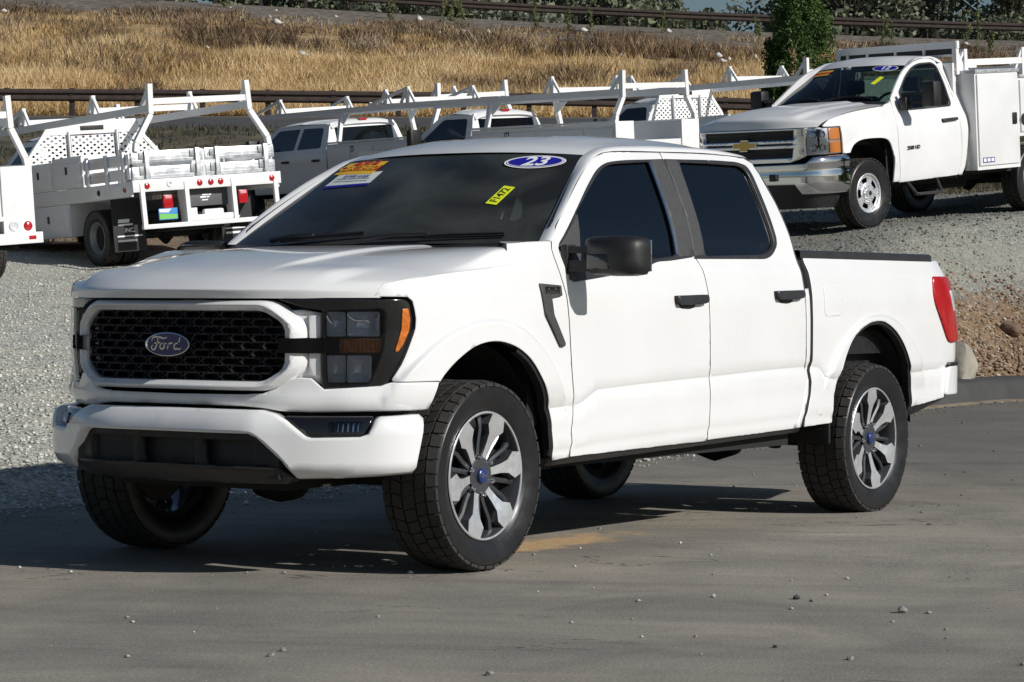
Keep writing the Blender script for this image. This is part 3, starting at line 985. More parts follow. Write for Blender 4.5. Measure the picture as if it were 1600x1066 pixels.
DRY = leafy('dry_grass_blades', [(0, (.095, .066, .042)), (.22, (.26, .175, .092)), (.45, (.50, .345, .165)), (.7, (.70, .52, .27)), (1, (.85, .70, .44))])
def hill_place(rg):
    while True:
        d = 77.8+27*rg.random(); r = (rg.random()*2-1)*(.215*d)
        x, y = xy(r, d)
        n = .5+.5*wn(x, y, .30); m_ = .5+.5*wn(x+30, y, .75)
        t = (d-77.8)/28.5
        # thinner and browner towards the crest and to the right
        thin = ss(.40, .90, t)*1.0+ss(0, 16, r)*.40*ss(.15, .6, t)
        if rg.random() < thin*.75+.55*(n < .34): continue
        z = ground_z(r, d)+ss(79, 84, d)*(1-ss(104, 107, d))*(.22*wn(x, y, .35)+.10*wn(x, y, 1.1))
        return x, y, z-.03, (1.0-.62*ss(.35, 1, t))*(.45+.95*m_*(.4+.6*rg.random())), .66-.30*ss(.3, 1, t)-.16*ss(2, 16, r)*ss(.1, .6, t)+.55*(m_-.5)+.35*(n-.5)
o = grass(60000, hill_place, .20, .62, 'dry_grass', DRY, 11, 5, .014, .75); tag(o, kind='stuff')
BR = leafy('dead_brush_twigs', [(0, (.08, .058, .042)), (.4, (.19, .130, .080)), (.75, (.33, .23, .135)), (1, (.45, .37, .27))], .9, .15)
def brush_place(rg):
    while True:
        k = rg.integers(0, len(BRC)); c = BRC[k]; a = rg.random()*2*PI; q = c[2]*rg.random()**.6
        r, d = c[0]+q*math.cos(a)*1.6, c[1]+q*math.sin(a)*1.6
        if not 78.5 < d < 106.5: continue
        x, y = xy(r, d); z = ground_z(r, d)+ss(79, 84, d)*(1-ss(104, 107, d))*(.22*wn(x, y, .35)+.10*wn(x, y, 1.1))
        return x, y, z, c[3]*(1 if d < 100 else .38), c[4]
_rb = random.Random(21)
BRC = [(_rb.uniform(-21, 21), 80+27*_rb.random()**.55, _rb.uniform(.5, 1.5), _rb.uniform(.5, 1.15), _rb.choice([.15, .3, .45, .55, .9])) for _ in range(125)]
o = grass(9500, brush_place, .25, .75, 'dead_brush', BR, 31, 6, .016, .9); tag(o, kind='stuff')
def pale_place(rg):
    d = 88+19*rg.random(); r = (rg.random()*2-1)*.2*d; x, y = xy(r, d); return x, y, ground_z(r, d)+.15
pm = mat('pale_stone', (.62, .60, .56), .9)
o = stone_mesh(36, pale_place, .15, .60, 'pale_stones', pm, 44, .3); tag(o, kind='stuff')
def verge_place(rg):
    while True:
        d = 43+24*rg.random(); r = (rg.random()*2-1)*(.215*d)
        x, y = xy(r, d)
        if .5+.5*wn(x, y, .9) < .45: continue
        return x, y, ground_z(r, d)-.02, .35, .22+.25*rg.random()
o = grass(7000, verge_place, .15, .5, 'verge_weeds', leafy('verge_weed_blades', [(0, (.05, .045, .03)), (.5, (.11, .10, .055)), (1, (.24, .20, .10))]), 12, 4, .014, .5); tag(o, kind='stuff')
# ================================================================ the white crew-cab pickup in front
S0 = BODY.s[0]; SB = BUMP.s[0]
TR = thing('pickup_truck', 'large white crew cab pickup nearest the camera, with black mesh grille and 23 windscreen sticker', 'pickup truck')

def both(o):
    return o, dup(o, TR, mirror=True)

def rad_line(wx, r, z0=.55, sc=.97):
    if wx > 1: sc = 1.0
    return [(wx+r*sc*math.cos(a), .405+r*.97*math.sin(a)) for a in [PI*i/40 for i in range(1, 40)] if .405+r*.97*math.sin(a) > z0]
def xline(f, a, b, step=.04):
    n = int((b-a)/step); return [(a+(b-a)*i/n, f(a+(b-a)*i/n)) for i in range(n+1)]
LINES = [xline(lambda x, d=d: crease_z(x)+d, .3, 4.8, .03) for d in (-.009, .0, .004, .012)]
LINES += [xline(lambda x, t=t: rocker_z(x)+t*(crease_z(x)-rocker_z(x)), .3, 3.3, .03) for t in (.10, .155, .21, .62, .68)]
LINES += [rad_line(w, r) for w in WHEEL_R for r in (.662, .669, .676, .683, .690, .698)]

ARCH_F = spline([(.497, .50), (.488, .58), (.476, .656), (.430, .740), (.316, .868), (.22, .930), (.115, .964), (.0, .976), (-.125, .956), (-.240, .897), (-.312, .840), (-.336, .812)], .03)
fender_o = spline([(-.635, 1.163), (-.619, 1.193), (-.597, 1.216)], .02)+spline([(-.597, 1.216), (-.433, 1.243), (-.2, 1.264), (.116, 1.291)], .04)[1:]
fender_o += spline([(.116, 1.291), (.178, 1.325), (.210, 1.366), (.219, 1.392)], .02)[1:]+[(.414, 1.404), (.577, 1.410)]
fender_o += spline([(.577, 1.410), (.563, 1.372), (.560, 1.301), (.579, 1.24), (.602, 1.172), (.617, 1.07), (.642, .835), (.666, .690), (.660, .647), (.641, .565), (.645, .517), (.640, .452)], .04)[1:]
fender_o += [(.507, .444)]+ARCH_F+spline([(-.342, .815), (-.552, .815), (-.556, .825), (-.515, .884), (-.472, .976), (-.449, 1.033), (-.446, 1.072), (-.463, 1.145), (-.487, 1.162)], .03)
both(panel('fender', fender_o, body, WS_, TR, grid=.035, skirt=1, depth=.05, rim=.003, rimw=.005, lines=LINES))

doorf_o = spline([(.585, 1.409), (.652, 1.478), (.804, 1.583), (.952, 1.676), (1.071, 1.745), (1.187, 1.801), (1.293, 1.832), (1.431, 1.848), (1.852, 1.865)], .04)
doorf_o += spline([(1.852, 1.862), (1.838, 1.641), (1.793, 1.385), (1.830, 1.331), (1.855, 1.254), (1.868, 1.177), (1.880, .832), (1.884, .699), (1.880, .616), (1.872, .561), (1.872, .471)], .04)[1:]
doorf_o += [(.648, .455)]+spline([(.648, .457), (.652, .517), (.647, .563), (.666, .647), (.672, .688), (.649, .835), (.624, 1.07), (.609, 1.172), (.586, 1.24), (.566, 1.301), (.570, 1.372)], .04)
glassf = fillet([(.838, 1.540), (1.053, 1.669), (1.208, 1.753), (1.309, 1.784), (1.462, 1.796), (1.705, 1.813), (1.637, 1.359), (1.36, 1.338), (.735, 1.328)], [.02, .1, .1, .1, .1, .02, .02, .1, .02], 3)
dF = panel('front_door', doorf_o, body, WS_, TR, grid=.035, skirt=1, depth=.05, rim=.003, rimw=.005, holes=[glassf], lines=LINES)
trimf = fillet([(.864, 1.562), (1.041, 1.676), (1.185, 1.757), (1.293, 1.793), (1.456, 1.811), (1.74, 1.827), (1.850, 1.834), (1.833, 1.640), (1.789, 1.356), (1.564, 1.336), (1.443, 1.331), (1.363, 1.313), (1.308, 1.293), (.66, 1.228), (.612, 1.362), (.627, 1.397)], [.1, .1, .1, .1, .1, .1, .005, .1, .005, .05, .05, .05, .05, .02, .04, .06], 3)
panel('window_trim', trimf, body, SATIN, dF, grid=.05, holes=[glassf], off=.006, depth=.012, rim=.002, rimw=.004)
panel('window_glass', [(p[0], p[1]) for p in glassf], body, GLASS_S, dF, grid=.06, off=-.010, depth=0, rim=0)
panel('mirror_sail', [(.846, 1.537), (.775, 1.335), (.672, 1.232), (.64, 1.24), (.632, 1.392)], body, GRAIN, dF, grid=.05, off=.009, depth=.01, rim=.002, rimw=.004)
panel('pillar_trim', [(1.712, 1.822), (1.847, 1.831), (1.831, 1.64), (1.788, 1.362), (1.648, 1.356)], body, GRAIN, dF, grid=.05, off=.011, depth=.01, rim=.003, rimw=.006)
bm = bmesh.new(); tube(bm, [(q[0], -q[1], q[2]) for q in [body(a, b, .004) for a, b in spline([(1.700, 1.81), (1.672, 1.60), (1.640, 1.366)], .06)]], .006, 6)
finish('glass_channel', bm, CHROME, dF)

doorr_o = spline([(1.860, 1.866), (2.359, 1.879), (2.70, 1.874), (2.765, 1.852), (2.795, 1.795), (2.812, 1.72), (2.830, 1.656), (2.846, 1.508), (2.852, 1.386), (2.856, 1.278), (2.862, 1.157), (2.869, .812), (2.868, .79), (2.882, .748), (2.858, .665), (2.820, .574), (2.775, .494)], .04)
doorr_o += [(1.879, .475)]+spline([(1.879, .476), (1.879, .561), (1.887, .616), (1.891, .699), (1.887, .832), (1.875, 1.177), (1.862, 1.254), (1.837, 1.331), (1.800, 1.385), (1.845, 1.641), (1.859, 1.862)], .04)
glassr = fillet([(1.992, 1.823), (2.314, 1.83), (2.600, 1.832), (2.655, 1.812), (2.668, 1.77), (2.662, 1.651), (2.656, 1.471), (2.646, 1.432), (2.600, 1.400), (2.522, 1.378), (1.915, 1.363), (1.952, 1.623)], [.02, .1, .04, .04, .04, .1, .04, .05, .05, .05, .02, .1], 3)
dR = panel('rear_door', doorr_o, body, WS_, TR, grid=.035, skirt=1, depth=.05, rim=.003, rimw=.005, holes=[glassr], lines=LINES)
trimr = fillet([(1.859, 1.834), (2.331, 1.850), (2.600, 1.852), (2.69, 1.836), (2.710, 1.79), (2.706, 1.669), (2.692, 1.465), (2.675, 1.426), (2.610, 1.378), (2.531, 1.357), (1.798, 1.348), (1.842, 1.640)], [.005, .1, .05, .05, .05, .1, .05, .05, .05, .05, .005, .1], 3)
panel('window_trim', trimr, body, SATIN, dR, grid=.05, holes=[glassr], off=.006, depth=.012, rim=.002, rimw=.004)
panel('window_glass', glassr, body, GLASS_S, dR, grid=.06, off=-.010, depth=0, rim=0)
panel('pillar_trim', [(1.857, 1.830), (1.982, 1.832), (1.944, 1.63), (1.903, 1.366), (1.800, 1.362), (1.843, 1.64)], body, GRAIN, dR, grid=.05, off=.011, depth=.01, rim=.003, rimw=.006)

def door_handle(par, x0, z0):
    o = fillet([(x0, z0+.050), (x0+.285, z0+.056), (x0+.288, z0+.020), (x0+.245, z0+.012), (x0+.09, z0+.006), (x0+.012, z0+.008)], .012, 3)
    panel('handle', o, body, SATIN, par, grid=.03, off=.036, depth=.037, rim=.008, rimw=.010)
    bm = panel_bm(fillet([(x0+.03, z0+.03), (x0+.20, z0+.034), (x0+.20, z0-.004), (x0+.14, z0-.014), (x0+.05, z0-.010)], .02, 3), body, grid=.04, off=.001, depth=.01, rim=0)
    finish('handle_recess', bm, SATIN, par)
door_handle(dF, 1.535, 1.120)
door_handle(dR, 2.526, 1.145)
both(dF); both(dR)

# bed side, fuel door, tail lamp
arch_r = spline([(3.183, .515), (3.181, .578), (3.197, .67), (3.227, .755), (3.279, .854), (3.374, .954), (3.525, 1.020), (3.656, 1.038), (3.757, 1.028), (3.876, .983), (3.985, .905), (4.065, .805), (4.118, .70), (4.137, .60), (4.139, .56)], .03)
bed_o = spline([(2.932, 1.372), (2.941, 1.295), (2.948, 1.229), (2.948, 1.114), (2.949, .840), (2.946, .815), (2.928, .784), (2.941, .728), (2.930, .662), (2.890, .571), (2.874, .499)], .04)
bed_o += [(3.178, .508)]+arch_r+[(4.56, .600), (4.655, .775), (5.02, .79), (5.02, 1.372)]
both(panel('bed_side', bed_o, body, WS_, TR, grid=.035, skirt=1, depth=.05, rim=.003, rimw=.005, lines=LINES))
f_o = fillet([(3.075, 1.238), (3.275, 1.242), (3.283, 1.10), (3.255, 1.068), (3.09, 1.065), (3.072, 1.09)], .035, 4)
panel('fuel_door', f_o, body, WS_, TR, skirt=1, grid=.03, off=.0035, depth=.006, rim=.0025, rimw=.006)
lamp_o = fillet([(4.478, 1.283), (4.93, 1.285), (4.95, .93), (4.66, .908), (4.600, .918), (4.455, 1.129), (4.440, 1.183)], [.03, .03, .03, .03, .03, .1, .05], 4)
tl = panel('tail_lamp', lamp_o, body, REDL, TR, grid=.03, off=.017, depth=.03, rim=.008, rimw=.012)
panel('reverse_lens', [(4.70, 1.205), (4.90, 1.205), (4.90, 1.09), (4.715, 1.09)], body, CLEARL, tl, grid=.05, off=.020, depth=.004, rim=.001, rimw=.004)
both(tl)

# bed rails, tailgate, bed inside
bm = bmesh.new()
rows = []
for x in [2.90+.1*i for i in range(18)]:
    q = body(x, 1.372); x2 = min(q[0], 4.70)
    rows.append([(x2, -(q[1]+.003), 1.366), (x2, -(q[1]+.002), 1.400), (x2, -(q[1]-.012), 1.407), (x2, -(q[1]-.09), 1.407), (x2, -(q[1]-.10), 1.36)])
loft(bm, rows)
bmesh.ops.recalc_face_normals(bm, faces=bm.faces)
both(finish('bed_rail', bm, SATIN, TR))
bm = bmesh.new()
box(bm, (4.70, -.80, .80), (4.775, .80, 1.385), .012)
finish('tailgate', bm, WHITE, TR)
bm = bmesh.new()
box(bm, (2.93, -.83, .78), (4.70, .83, .86)); box(bm, (2.93, -.90, .86), (4.70, -.80, 1.36)); box(bm, (2.93, .80, .86), (4.70, .90, 1.36)); box(bm, (2.93, -.90, .86), (2.98, .90, 1.385))
finish('bed_liner', bm, BLACK, TR, smooth=False)
# rear bumper
bm = bmesh.new()
def rb(s, z, off=0.0):
    x, h, nx, nh = BODY.at(s); o = off+.006
    return (x+nx*o-.02, h+nh*o, z)
SE = BODY.s[-1]
def rbf(t, z, off=0.0):
    q = rb(SE-abs(t), z, off); return (q[0], q[1]*(-1 if t < 0 else 1), q[2])
w = SE-4.62
rear_b = panel('rear_bumper', fillet([(-w, .775), (w, .775), (w+.05, .615), (-w-.05, .615)], .02), rbf, WHITE, TR, grid=.08, off=.016, depth=.05, rim=.006, rimw=.008, sign=1)
panel('step_pad', [(-w+.01, .797), (w-.01, .797), (w, .778), (-w, .778)], rbf, BLACK, rear_b, grid=.08, off=.018, depth=.08, rim=.004, sign=1)
both(panel('lower_flap', [(4.13, .60), (4.60, .635), (4.62, .600), (4.50, .575), (4.135, .505)], body, BLACK, TR, grid=.06, off=-.012, depth=.01))

# cab frame: pillars and roof rail, between the door gap and the glass / roof
Gs = spline([(.579, 1.409), (.652, 1.482), (.804, 1.587), (.952, 1.680), (1.071, 1.749), (1.187, 1.806), (1.293, 1.837), (1.431, 1.853), (1.858, 1.870), (2.359, 1.884), (2.703, 1.880), (2.770, 1.858), (2.802, 1.795), (2.819, 1.72), (2.837, 1.656), (2.853, 1.508), (2.859, 1.386), (2.863, 1.278), (2.869, 1.157), (2.876, .80)], .05)
Gk = [(.579, 1.409), (.804, 1.587), (1.071, 1.749), (1.293, 1.837), (1.431, 1.853), (1.858, 1.870), (2.359, 1.884), (2.703, 1.880), (2.802, 1.795), (2.837, 1.656), (2.853, 1.508), (2.859, 1.386), (2.869, 1.157), (2.876, .80)]
Wk = [(.552, .876, 1.400), (.768, .814, 1.545), (1.037, .734, 1.718), (1.222, .688, 1.826), (1.40, .674, 1.872), (1.858, .672, 1.902), (2.359, .672, 1.910), (2.715, .650, 1.893), (2.835, .665, 1.800), (2.872, .725, 1.656), (2.888, .785, 1.508), (2.896, .860, 1.386), (2.914, .955, 1.157), (2.914, .975, .80)]
N = 64
def along(pts, n):
    P = [Vector(p) for p in spline(pts, .01)]
    L = [0.0]
    for a, b in zip(P, P[1:]): L.append(L[-1]+(b-a).length)
    out = []; j = 0
    for i in range(n+1):
        t = L[-1]*i/n
        while j < len(L)-2 and L[j+1] < t: j += 1
        out.append(P[j].lerp(P[j+1], (t-L[j])/max(1e-9, L[j+1]-L[j])))
    return out
# match G and W key by key so the strip does not shear
Gf, Wf = [], []
for i in range(len(Gk)-1):
    for k in range(6):
        t = i+k/6
        Gf.append(t); 
Gf.append(len(Gk)-1)
def keyed(keys):
    n = len(keys); ch = [pchip(list(range(n)), [k[c] for k in keys]) for c in range(len(keys[0]))]
    return [tuple(f(t) for f in ch) for t in Gf]
Gp = [Vector(body(a, b)) for a, b in keyed(Gk)]
Wp = [Vector(p) for p in keyed(Wk)]
rows = []
for g, w_ in zip(Gp, Wp):
    mid = (g+w_)/2
    t = sstep(2.72, 2.80, g.x)
    nrm = Vector((-.35*(1-sstep(1.1, 1.4, g.x)), .75, .55*(1-t))).normalized()
    bl = .010*(1-t)+.002
    cpt = mid+nrm*bl*2
    row = []
    gi = g-Vector((0, .02, 0)); row.append(gi)
    for k in range(7):
        u = k/6
        row.append(g*(1-u)**2+cpt*2*u*(1-u)+w_*u*u)
    row.append(w_-Vector((-.012, .004, .014)) if g.x < 1.35 else w_-Vector((0, .003, .010)))
    rows.append([(p.x, -p.y, p.z) for p in row])
bm = bmesh.new(); loft(bm, rows); bmesh.ops.recalc_face_normals(bm, faces=bm.faces)
both(finish('cab_frame', bm, WHITE, TR, ang=50))
# rear strip of the cab below the belt
both(panel('cab_corner', spline([(2.868, 1.20), (2.914, 1.21), (2.918, 1.114), (2.917, .835), (2.895, .785), (2.908, .74), (2.902, .663), (2.862, .573), (2.842, .499)], .05)+spline([(2.788, .497), (2.83, .574), (2.866, .665), (2.890, .748), (2.876, .79), (2.876, .812)], .05), body, WHITE, TR, grid=.05, depth=.03, lines=LINES))

# roof
We = Wp
ridx = [i for i, g in enumerate(Gp) if Wp[i].x > 1.2 and Wp[i].x < 2.84 and Wp[i].z > 1.79]
zc = pchip([1.08, 1.22, 1.4, 1.7, 2.1, 2.5, 2.72, 2.84], [1.838, 1.890, 1.928, 1.956, 1.966, 1.945, 1.915, 1.82])
xcen = lambda xe: xe-.12*(1-sstep(1.2, 1.6, xe))+.0
rows = []
for i in ridx:
    e = Wp[i]; xc = xcen(e.x); zz = zc(xc)
    row = []
    for k in range(-14, 15):
        u = k/14; a = abs(u)
        z = zz+(e.z-zz)*(a**2.6)
        # shallow stamped channels
        z += .006*(sstep(.42, .47, a)-sstep(.80, .86, a))*sstep(1.35, 1.5, xc)*(1-sstep(2.6, 2.7, xc))
        row.append((xc+(e.x-xc)*u*u, e.y*u, z))
    rows.append(row)
bm = bmesh.new(); loft(bm, rows); bmesh.ops.recalc_face_normals(bm, faces=bm.faces)
if sum(f.normal.z for f in bm.faces) < 0: bmesh.ops.reverse_faces(bm, faces=bm.faces)
finish('roof', bm, WHITE, TR, ang=60)
# rear wall of the cab
bm = bmesh.new()
box(bm, (2.82, -.70, 1.36), (2.85, .70, 1.40)); box(bm, (2.80, -.93, .62), (2.86, .93, 1.36)); box(bm, (2.78, -.66, 1.78), (2.83, .66, 1.86))
finish('cab_back', bm, WHITE, TR, smooth=False)
bm = bmesh.new(); box(bm, (2.80, -.70, 1.395), (2.81, .70, 1.80)); finish('rear_window', bm, GLASS_S, TR, smooth=False)

# windscreen
Wb = [Vector(p) for p in keyed(Wk)]
nW = 6*3
edge = Wb[:nW+1]
rows = []
for i, e in enumerate(edge):
    v = i/nW
    xc = .375+(1.105-.375)*v; zz = 1.400+(1.838-1.400)*v+.018*math.sin(PI*v)
    rows.append([(xc+(e.x-xc)*abs(u)**2.2, (e.y-.004)*u, zz+(e.z-zz)*abs(u)**2.2) for u in [k/16 for k in range(-16, 17)]])
bm = bmesh.new(); WS = loft(bm, rows); bmesh.ops.recalc_face_normals(bm, faces=bm.faces)
if sum(f.normal.z for f in bm.faces) < 0: bmesh.ops.reverse_faces(bm, faces=bm.faces)
wsh = finish('windscreen', bm, GLASS_F, TR, ang=80)
def ws_pt(u, v, off=0.0):
    """point on the windscreen, u -1 (left) .. 1, v 0 (bottom) .. 1"""
    def q(u, v):
        f = max(0, min(nW-1e-6, v*nW)); i = int(f); e = edge[i].lerp(edge[i+1], f-i)
        xc = .375+(1.105-.375)*v; zz = 1.400+(1.838-1.400)*v+.018*math.sin(PI*v)
        return Vector((xc+(e.x-xc)*abs(u)**2.2, (e.y-.004)*u, zz+(e.z-zz)*abs(u)**2.2))
    p = q(u, v)
    if off:
        n = (q(u, v+.01)-q(u, v-.01)).cross(q(u+.01, v)-q(u-.01, v)).normalized()
        if n.z < 0: n = -n
        p = p+n*off
    return p
# black frit band along the top and sides, on the inner face
bm = bmesh.new()
U = [k/24 for k in range(-24, 25)]
def frit_low(u):
    a = abs(u); return .945-.05*(1-sstep(.30, .36, a))-.0*a
loft(bm, [[ws_pt(u, 1.0, -.004) for u in U], [ws_pt(u, frit_low(u), -.004) for u in U]])
for sg in (-1, 1):
    loft(bm, [[ws_pt(sg*1.0, v/20, -.004) for v in range(20)], [ws_pt(sg*.965, v/20, -.004) for v in range(20)]])
loft(bm, [[ws_pt(u, .0, -.004) for u in U], [ws_pt(u, .05, -.004) for u in U]])
finish('frit_band', bm, INK, wsh)

def ws_frame(u, v, off, size=1.0):
    o = ws_pt(u, v, off); x = ws_pt(u+.03, v, off)-ws_pt(u-.03, v, off); y = ws_pt(u, v+.03, off)-ws_pt(u, v-.03, off)
    return frame_mtx(o, -x if False else x, y)
# stickers (seen from outside: text reads towards the car's left, i.e. from +u to -u)
def ws_sticker_frame(u, v, off):
    o = ws_pt(u, v, off); x = ws_pt(u-.03, v, off)-ws_pt(u+.03, v, off); y = ws_pt(u, v+.03, off)-ws_pt(u, v-.03, off)
    return frame_mtx(o, x, y)
M = ws_sticker_frame(-.735, .865, .004)
bm = bmesh.new()
flat_poly(bm, ellipse(.150, .066, 48), M, 0, 0.0)
flat_poly(bm, ellipse(.140, .058, 48), M, 1, .0012)
flat_poly(bm, ellipse(.137, .0555, 48), M, 0, .0018)
flat_poly(bm, ellipse(.131, .0505, 48), M, 1, .0024)
text_bm(bm, '23', .125, M @ Matrix.Translation((0, -.002, .003)), 0, shear=.22, weight=.003, sx=1.0)
finish('year_sticker', bm, [STKWHITE, STKBLUE], wsh, smooth=False, label='oval blue year sticker reading 23')
M = ws_sticker_frame(-.665, .475, .004) @ Matrix.Rotation(R(75), 4, 'Z')
bm = bmesh.new()
flat_poly(bm, [(-.085, -.030), (.085, -.030), (.085, .030), (-.085, .030)], M, 0)
text_bm(bm, 'F1472', .054, M @ Matrix.Translation((0, 0, .001)), 1, weight=.0012)
finish('stock_sticker', bm, [STKYEL, INK], wsh, smooth=False, label='yellow stock sticker reading F1472')

def ws_quad(bm, pts, off, mi, n=6):
    A, B, C_, D = pts      # (u, v) corners in order
    rows = []
    for j in range(n+1):
        t = j/n; row = []
        for i in range(n+1):
            k = i/n
            u = (A[0]*(1-k)+B[0]*k)*(1-t)+(D[0]*(1-k)+C_[0]*k)*t; v = (A[1]*(1-k)+B[1]*k)*(1-t)+(D[1]*(1-k)+C_[1]*k)*t
            row.append(ws_pt(u, v, off))
        rows.append(row)
    loft(bm, rows, mi=mi)
bm = bmesh.new()
ws_quad(bm, [(.93, .945), (.50, .945), (.50, .885), (.93, .885)], .003, 0)
ws_quad(bm, [(.93, .885), (.50, .885), (.50, .815), (.93, .815)], .003, 1)
ws_quad(bm, [(.93, .815), (.50, .815), (.50, .765), (.93, .765)], .003, 0)
text_bm(bm, '4X4', .075, ws_sticker_frame(.70, .915, .005), 1, weight=.003, sx=1.5)
text_bm(bm, 'CERTIFIED', .062, ws_sticker_frame(.715, .85, .005), 0, weight=.002, sx=1.1)
finish('banner_sticker', bm, [STKGOLD, STKRED], wsh, smooth=False, label='gold and red banner sticker at the top of the glass')
bm = bmesh.new()
ws_quad(bm, [(.86, .76), (.42, .80), (.40, .63), (.84, .60)], .0025, 0)
ws_quad(bm, [(.84, .62), (.40, .65), (.40, .62), (.84, .59)], .003, 1)
text_bm(bm, 'BUYERS GUIDE', .030, ws_sticker_frame(.62, .735, .005), 1, weight=.001)
for i in range(2): ws_quad(bm, [(.80, .705-.03*i), (.46, .715-.03*i), (.46, .705-.03*i), (.80, .695-.03*i)], .0035, 2, n=2)
finish('window_sheet', bm, [PAPER, STKBLUE, STEELR], wsh, smooth=False, label='white and blue paper sheet on the glass')
bm = bmesh.new()
ws_quad(bm, [(-.20, .045), (-.66, .06), (-.60, .12), (-.28, .105)], -.02, 0, n=3)
finish('dash_paper', bm, PAPER, wsh, smooth=False)

# hood
_xe = pchip([0, .06, .12, .25, .4, .7, .86, 1], [-.585, -.575, -.560, -.48, -.34, -.03, .09, .18])
_xc = pchip([0, .055, .075, .12, .25, .4, .7, .86, 1], [-.905, -.918, -.910, -.880, -.765, -.58, -.13, .17, .37])
_ze = pchip([0, .06, .12, .25, .4, .7, .86, 1], [1.158, 1.184, 1.206, 1.226, 1.247, 1.279, 1.289, 1.296])
_zc = pchip([0, .055, .075, .12, .25, .4, .7, .86, 1], [1.154, 1.188, 1.197, 1.215, 1.266, 1.308, 1.366, 1.385, 1.392])
def edge_h(x, z):
    lo = -1.3
    best = None
    s = x
    for _ in range(8):
        q = body(s, z); s += (x-q[0])*.9
    return body(s, z)[1]
_he = pchip([0, .06, .12, .25, .4, .7, .86, 1], [edge_h(_xe(t), _ze(t)) for t in (0, .06, .12, .25, .4, .7, .86, 1)])
_gf = pchip([0, .30, .41, .455, .50, .60, .72, .85, .95, 1], [0, .0, .02, .24, .29, .34, .45, .64, .85, 1.0])
_g1 = pchip([0, .55, .70, .755, .80, .85, .93, 1], [0, .02, .07, .40, .72, .80, .90, 1.0])
_gr = pchip([0, .30, .41, .455, .50, .60, .75, .88, .94, .968, 1], [0, .0, .02, .13, .15, .15, .15, .17, .21, .30, 1.0])
def hood_pt(t, w):
    a = min(1.0, abs(w)); he = _he(t); h = he*a
    kf = (BODY.P[0][0]-0)
    xs = BODY.at(BODY.s_of_h(min(h, .84)))[0] if False else None
    front = a**2.4 if True else 0
    kk = front
    x = _xc(t)+(_xe(t)-_xc(t))*kk
    g0 = _gf(a); g1 = _g1(a); g2 = _gr(a)
    mixf = sstep(.20, .45, t)
    g = g1+(g0-g1)*mixf
    g = g+(g2-g)*sstep(.45, .95, t)
    z = _zc(t)+(_ze(t)-_zc(t))*g
    return (x, h*(1 if w >= 0 else -1), z+.004*sstep(.1, .2, t))
hood_s = surf_from(hood_pt)
Ts = [0, .02, .04, .05, .055, .06, .065, .07, .075, .08, .09, .10, .12, .14, .165, .19, .22, .25]+[.28+.03*i for i in range(25)]
Us = sorted(set([k/26 for k in range(-26, 27)]+[s*v for s in (-1, 1) for v in (.385, .40, .41, .42, .43, .4375,  .445, .45, .46, .475, .49, .51, .70, .73, .755, .78, .80, .82, .89, .91, .95, .96, .968, .975, .98, .985, .99, .995)]))
bm = bmesh.new()
rows = [[Vector(hood_pt(t, w))+Vector((.03, 0, -.002)) for w in Us]]+[[hood_pt(t, w) for w in Us] for t in Ts]
rows.append([Vector(hood_pt(1, w))+Vector((.0, 0, -.02)) for w in Us])
V = loft(bm, rows)
for col in (0, -1):
    side = [r[col] for r in V]
    low = [bm.verts.new(v.co+Vector((.004, .016 if col == 0 else -.016, -.03 if i_ > 14 else -.002))) for i_, v in enumerate(side)]
    for i in range(len(side)-1): bm.faces.new((side[i], side[i+1], low[i+1], low[i]))
bmesh.ops.recalc_face_normals(bm, faces=bm.faces)
hood = finish('hood', bm, WHITE, TR, ang=55)

# cowl and wipers
bm = bmesh.new()
rows = []
for k in range(-20, 21):
    u = k/20; a = Vector(hood_pt(1, u*.98)); b = ws_pt(u*.995, .02)
    m = (a+b)/2
    rows.append([a+Vector((-.02, 0, -.03)), a+Vector((.02, 0, -.022)), Vector((m.x, m.y, min(a.z, b.z)-.012)), b+Vector((.02, 0, .003))])
loft(bm, rows); bmesh.ops.recalc_face_normals(bm, faces=bm.faces)
cowl = finish('cowl_grille', bm, BLACK, TR)
for (u0, v0, u1, v1) in ((-.05, .01, -.83, .052), (.62, .01, -.02, .065)):
    bm = bmesh.new()
    a = ws_pt(u0, v0, .02); b = ws_pt(u1, v1, .016); m = ws_pt((u0+u1)/2, (v0+v1)/2+.0, .034)
    tube(bm, [a, a.lerp(m, .5)+Vector((0, 0, .008)), m], [.012, .009, .007], 6)
    P = [ws_pt(u0+(u1-u0)*(.12+.88*i/10), v0+(v1-v0)*i/10+.005, .014) for i in range(11)]
    tube(bm, P, .008, 6); tube(bm, [p+Vector((-.004, 0, .010)) for p in P], .005, 4)
    finish('wiper', bm, BLACK, TR)
# fender-to-pillar ledge beside the cowl
bm = bmesh.new()
rows = []
for x in (.215, .30, .40, .50, .58):
    q = body(x, 1.398+.02*(x-.3)); y1 = .90 if x < .3 else .86
    rows.append([(q[0], -q[1]+.004, q[2]-.004), (q[0], -(q[1]-.03), q[2]+.001), (q[0], -y1, q[2]+.006)])
loft(bm, rows); bmesh.ops.recalc_face_normals(bm, faces=bm.faces)
both(finish('cowl_side', bm, WHITE, TR))

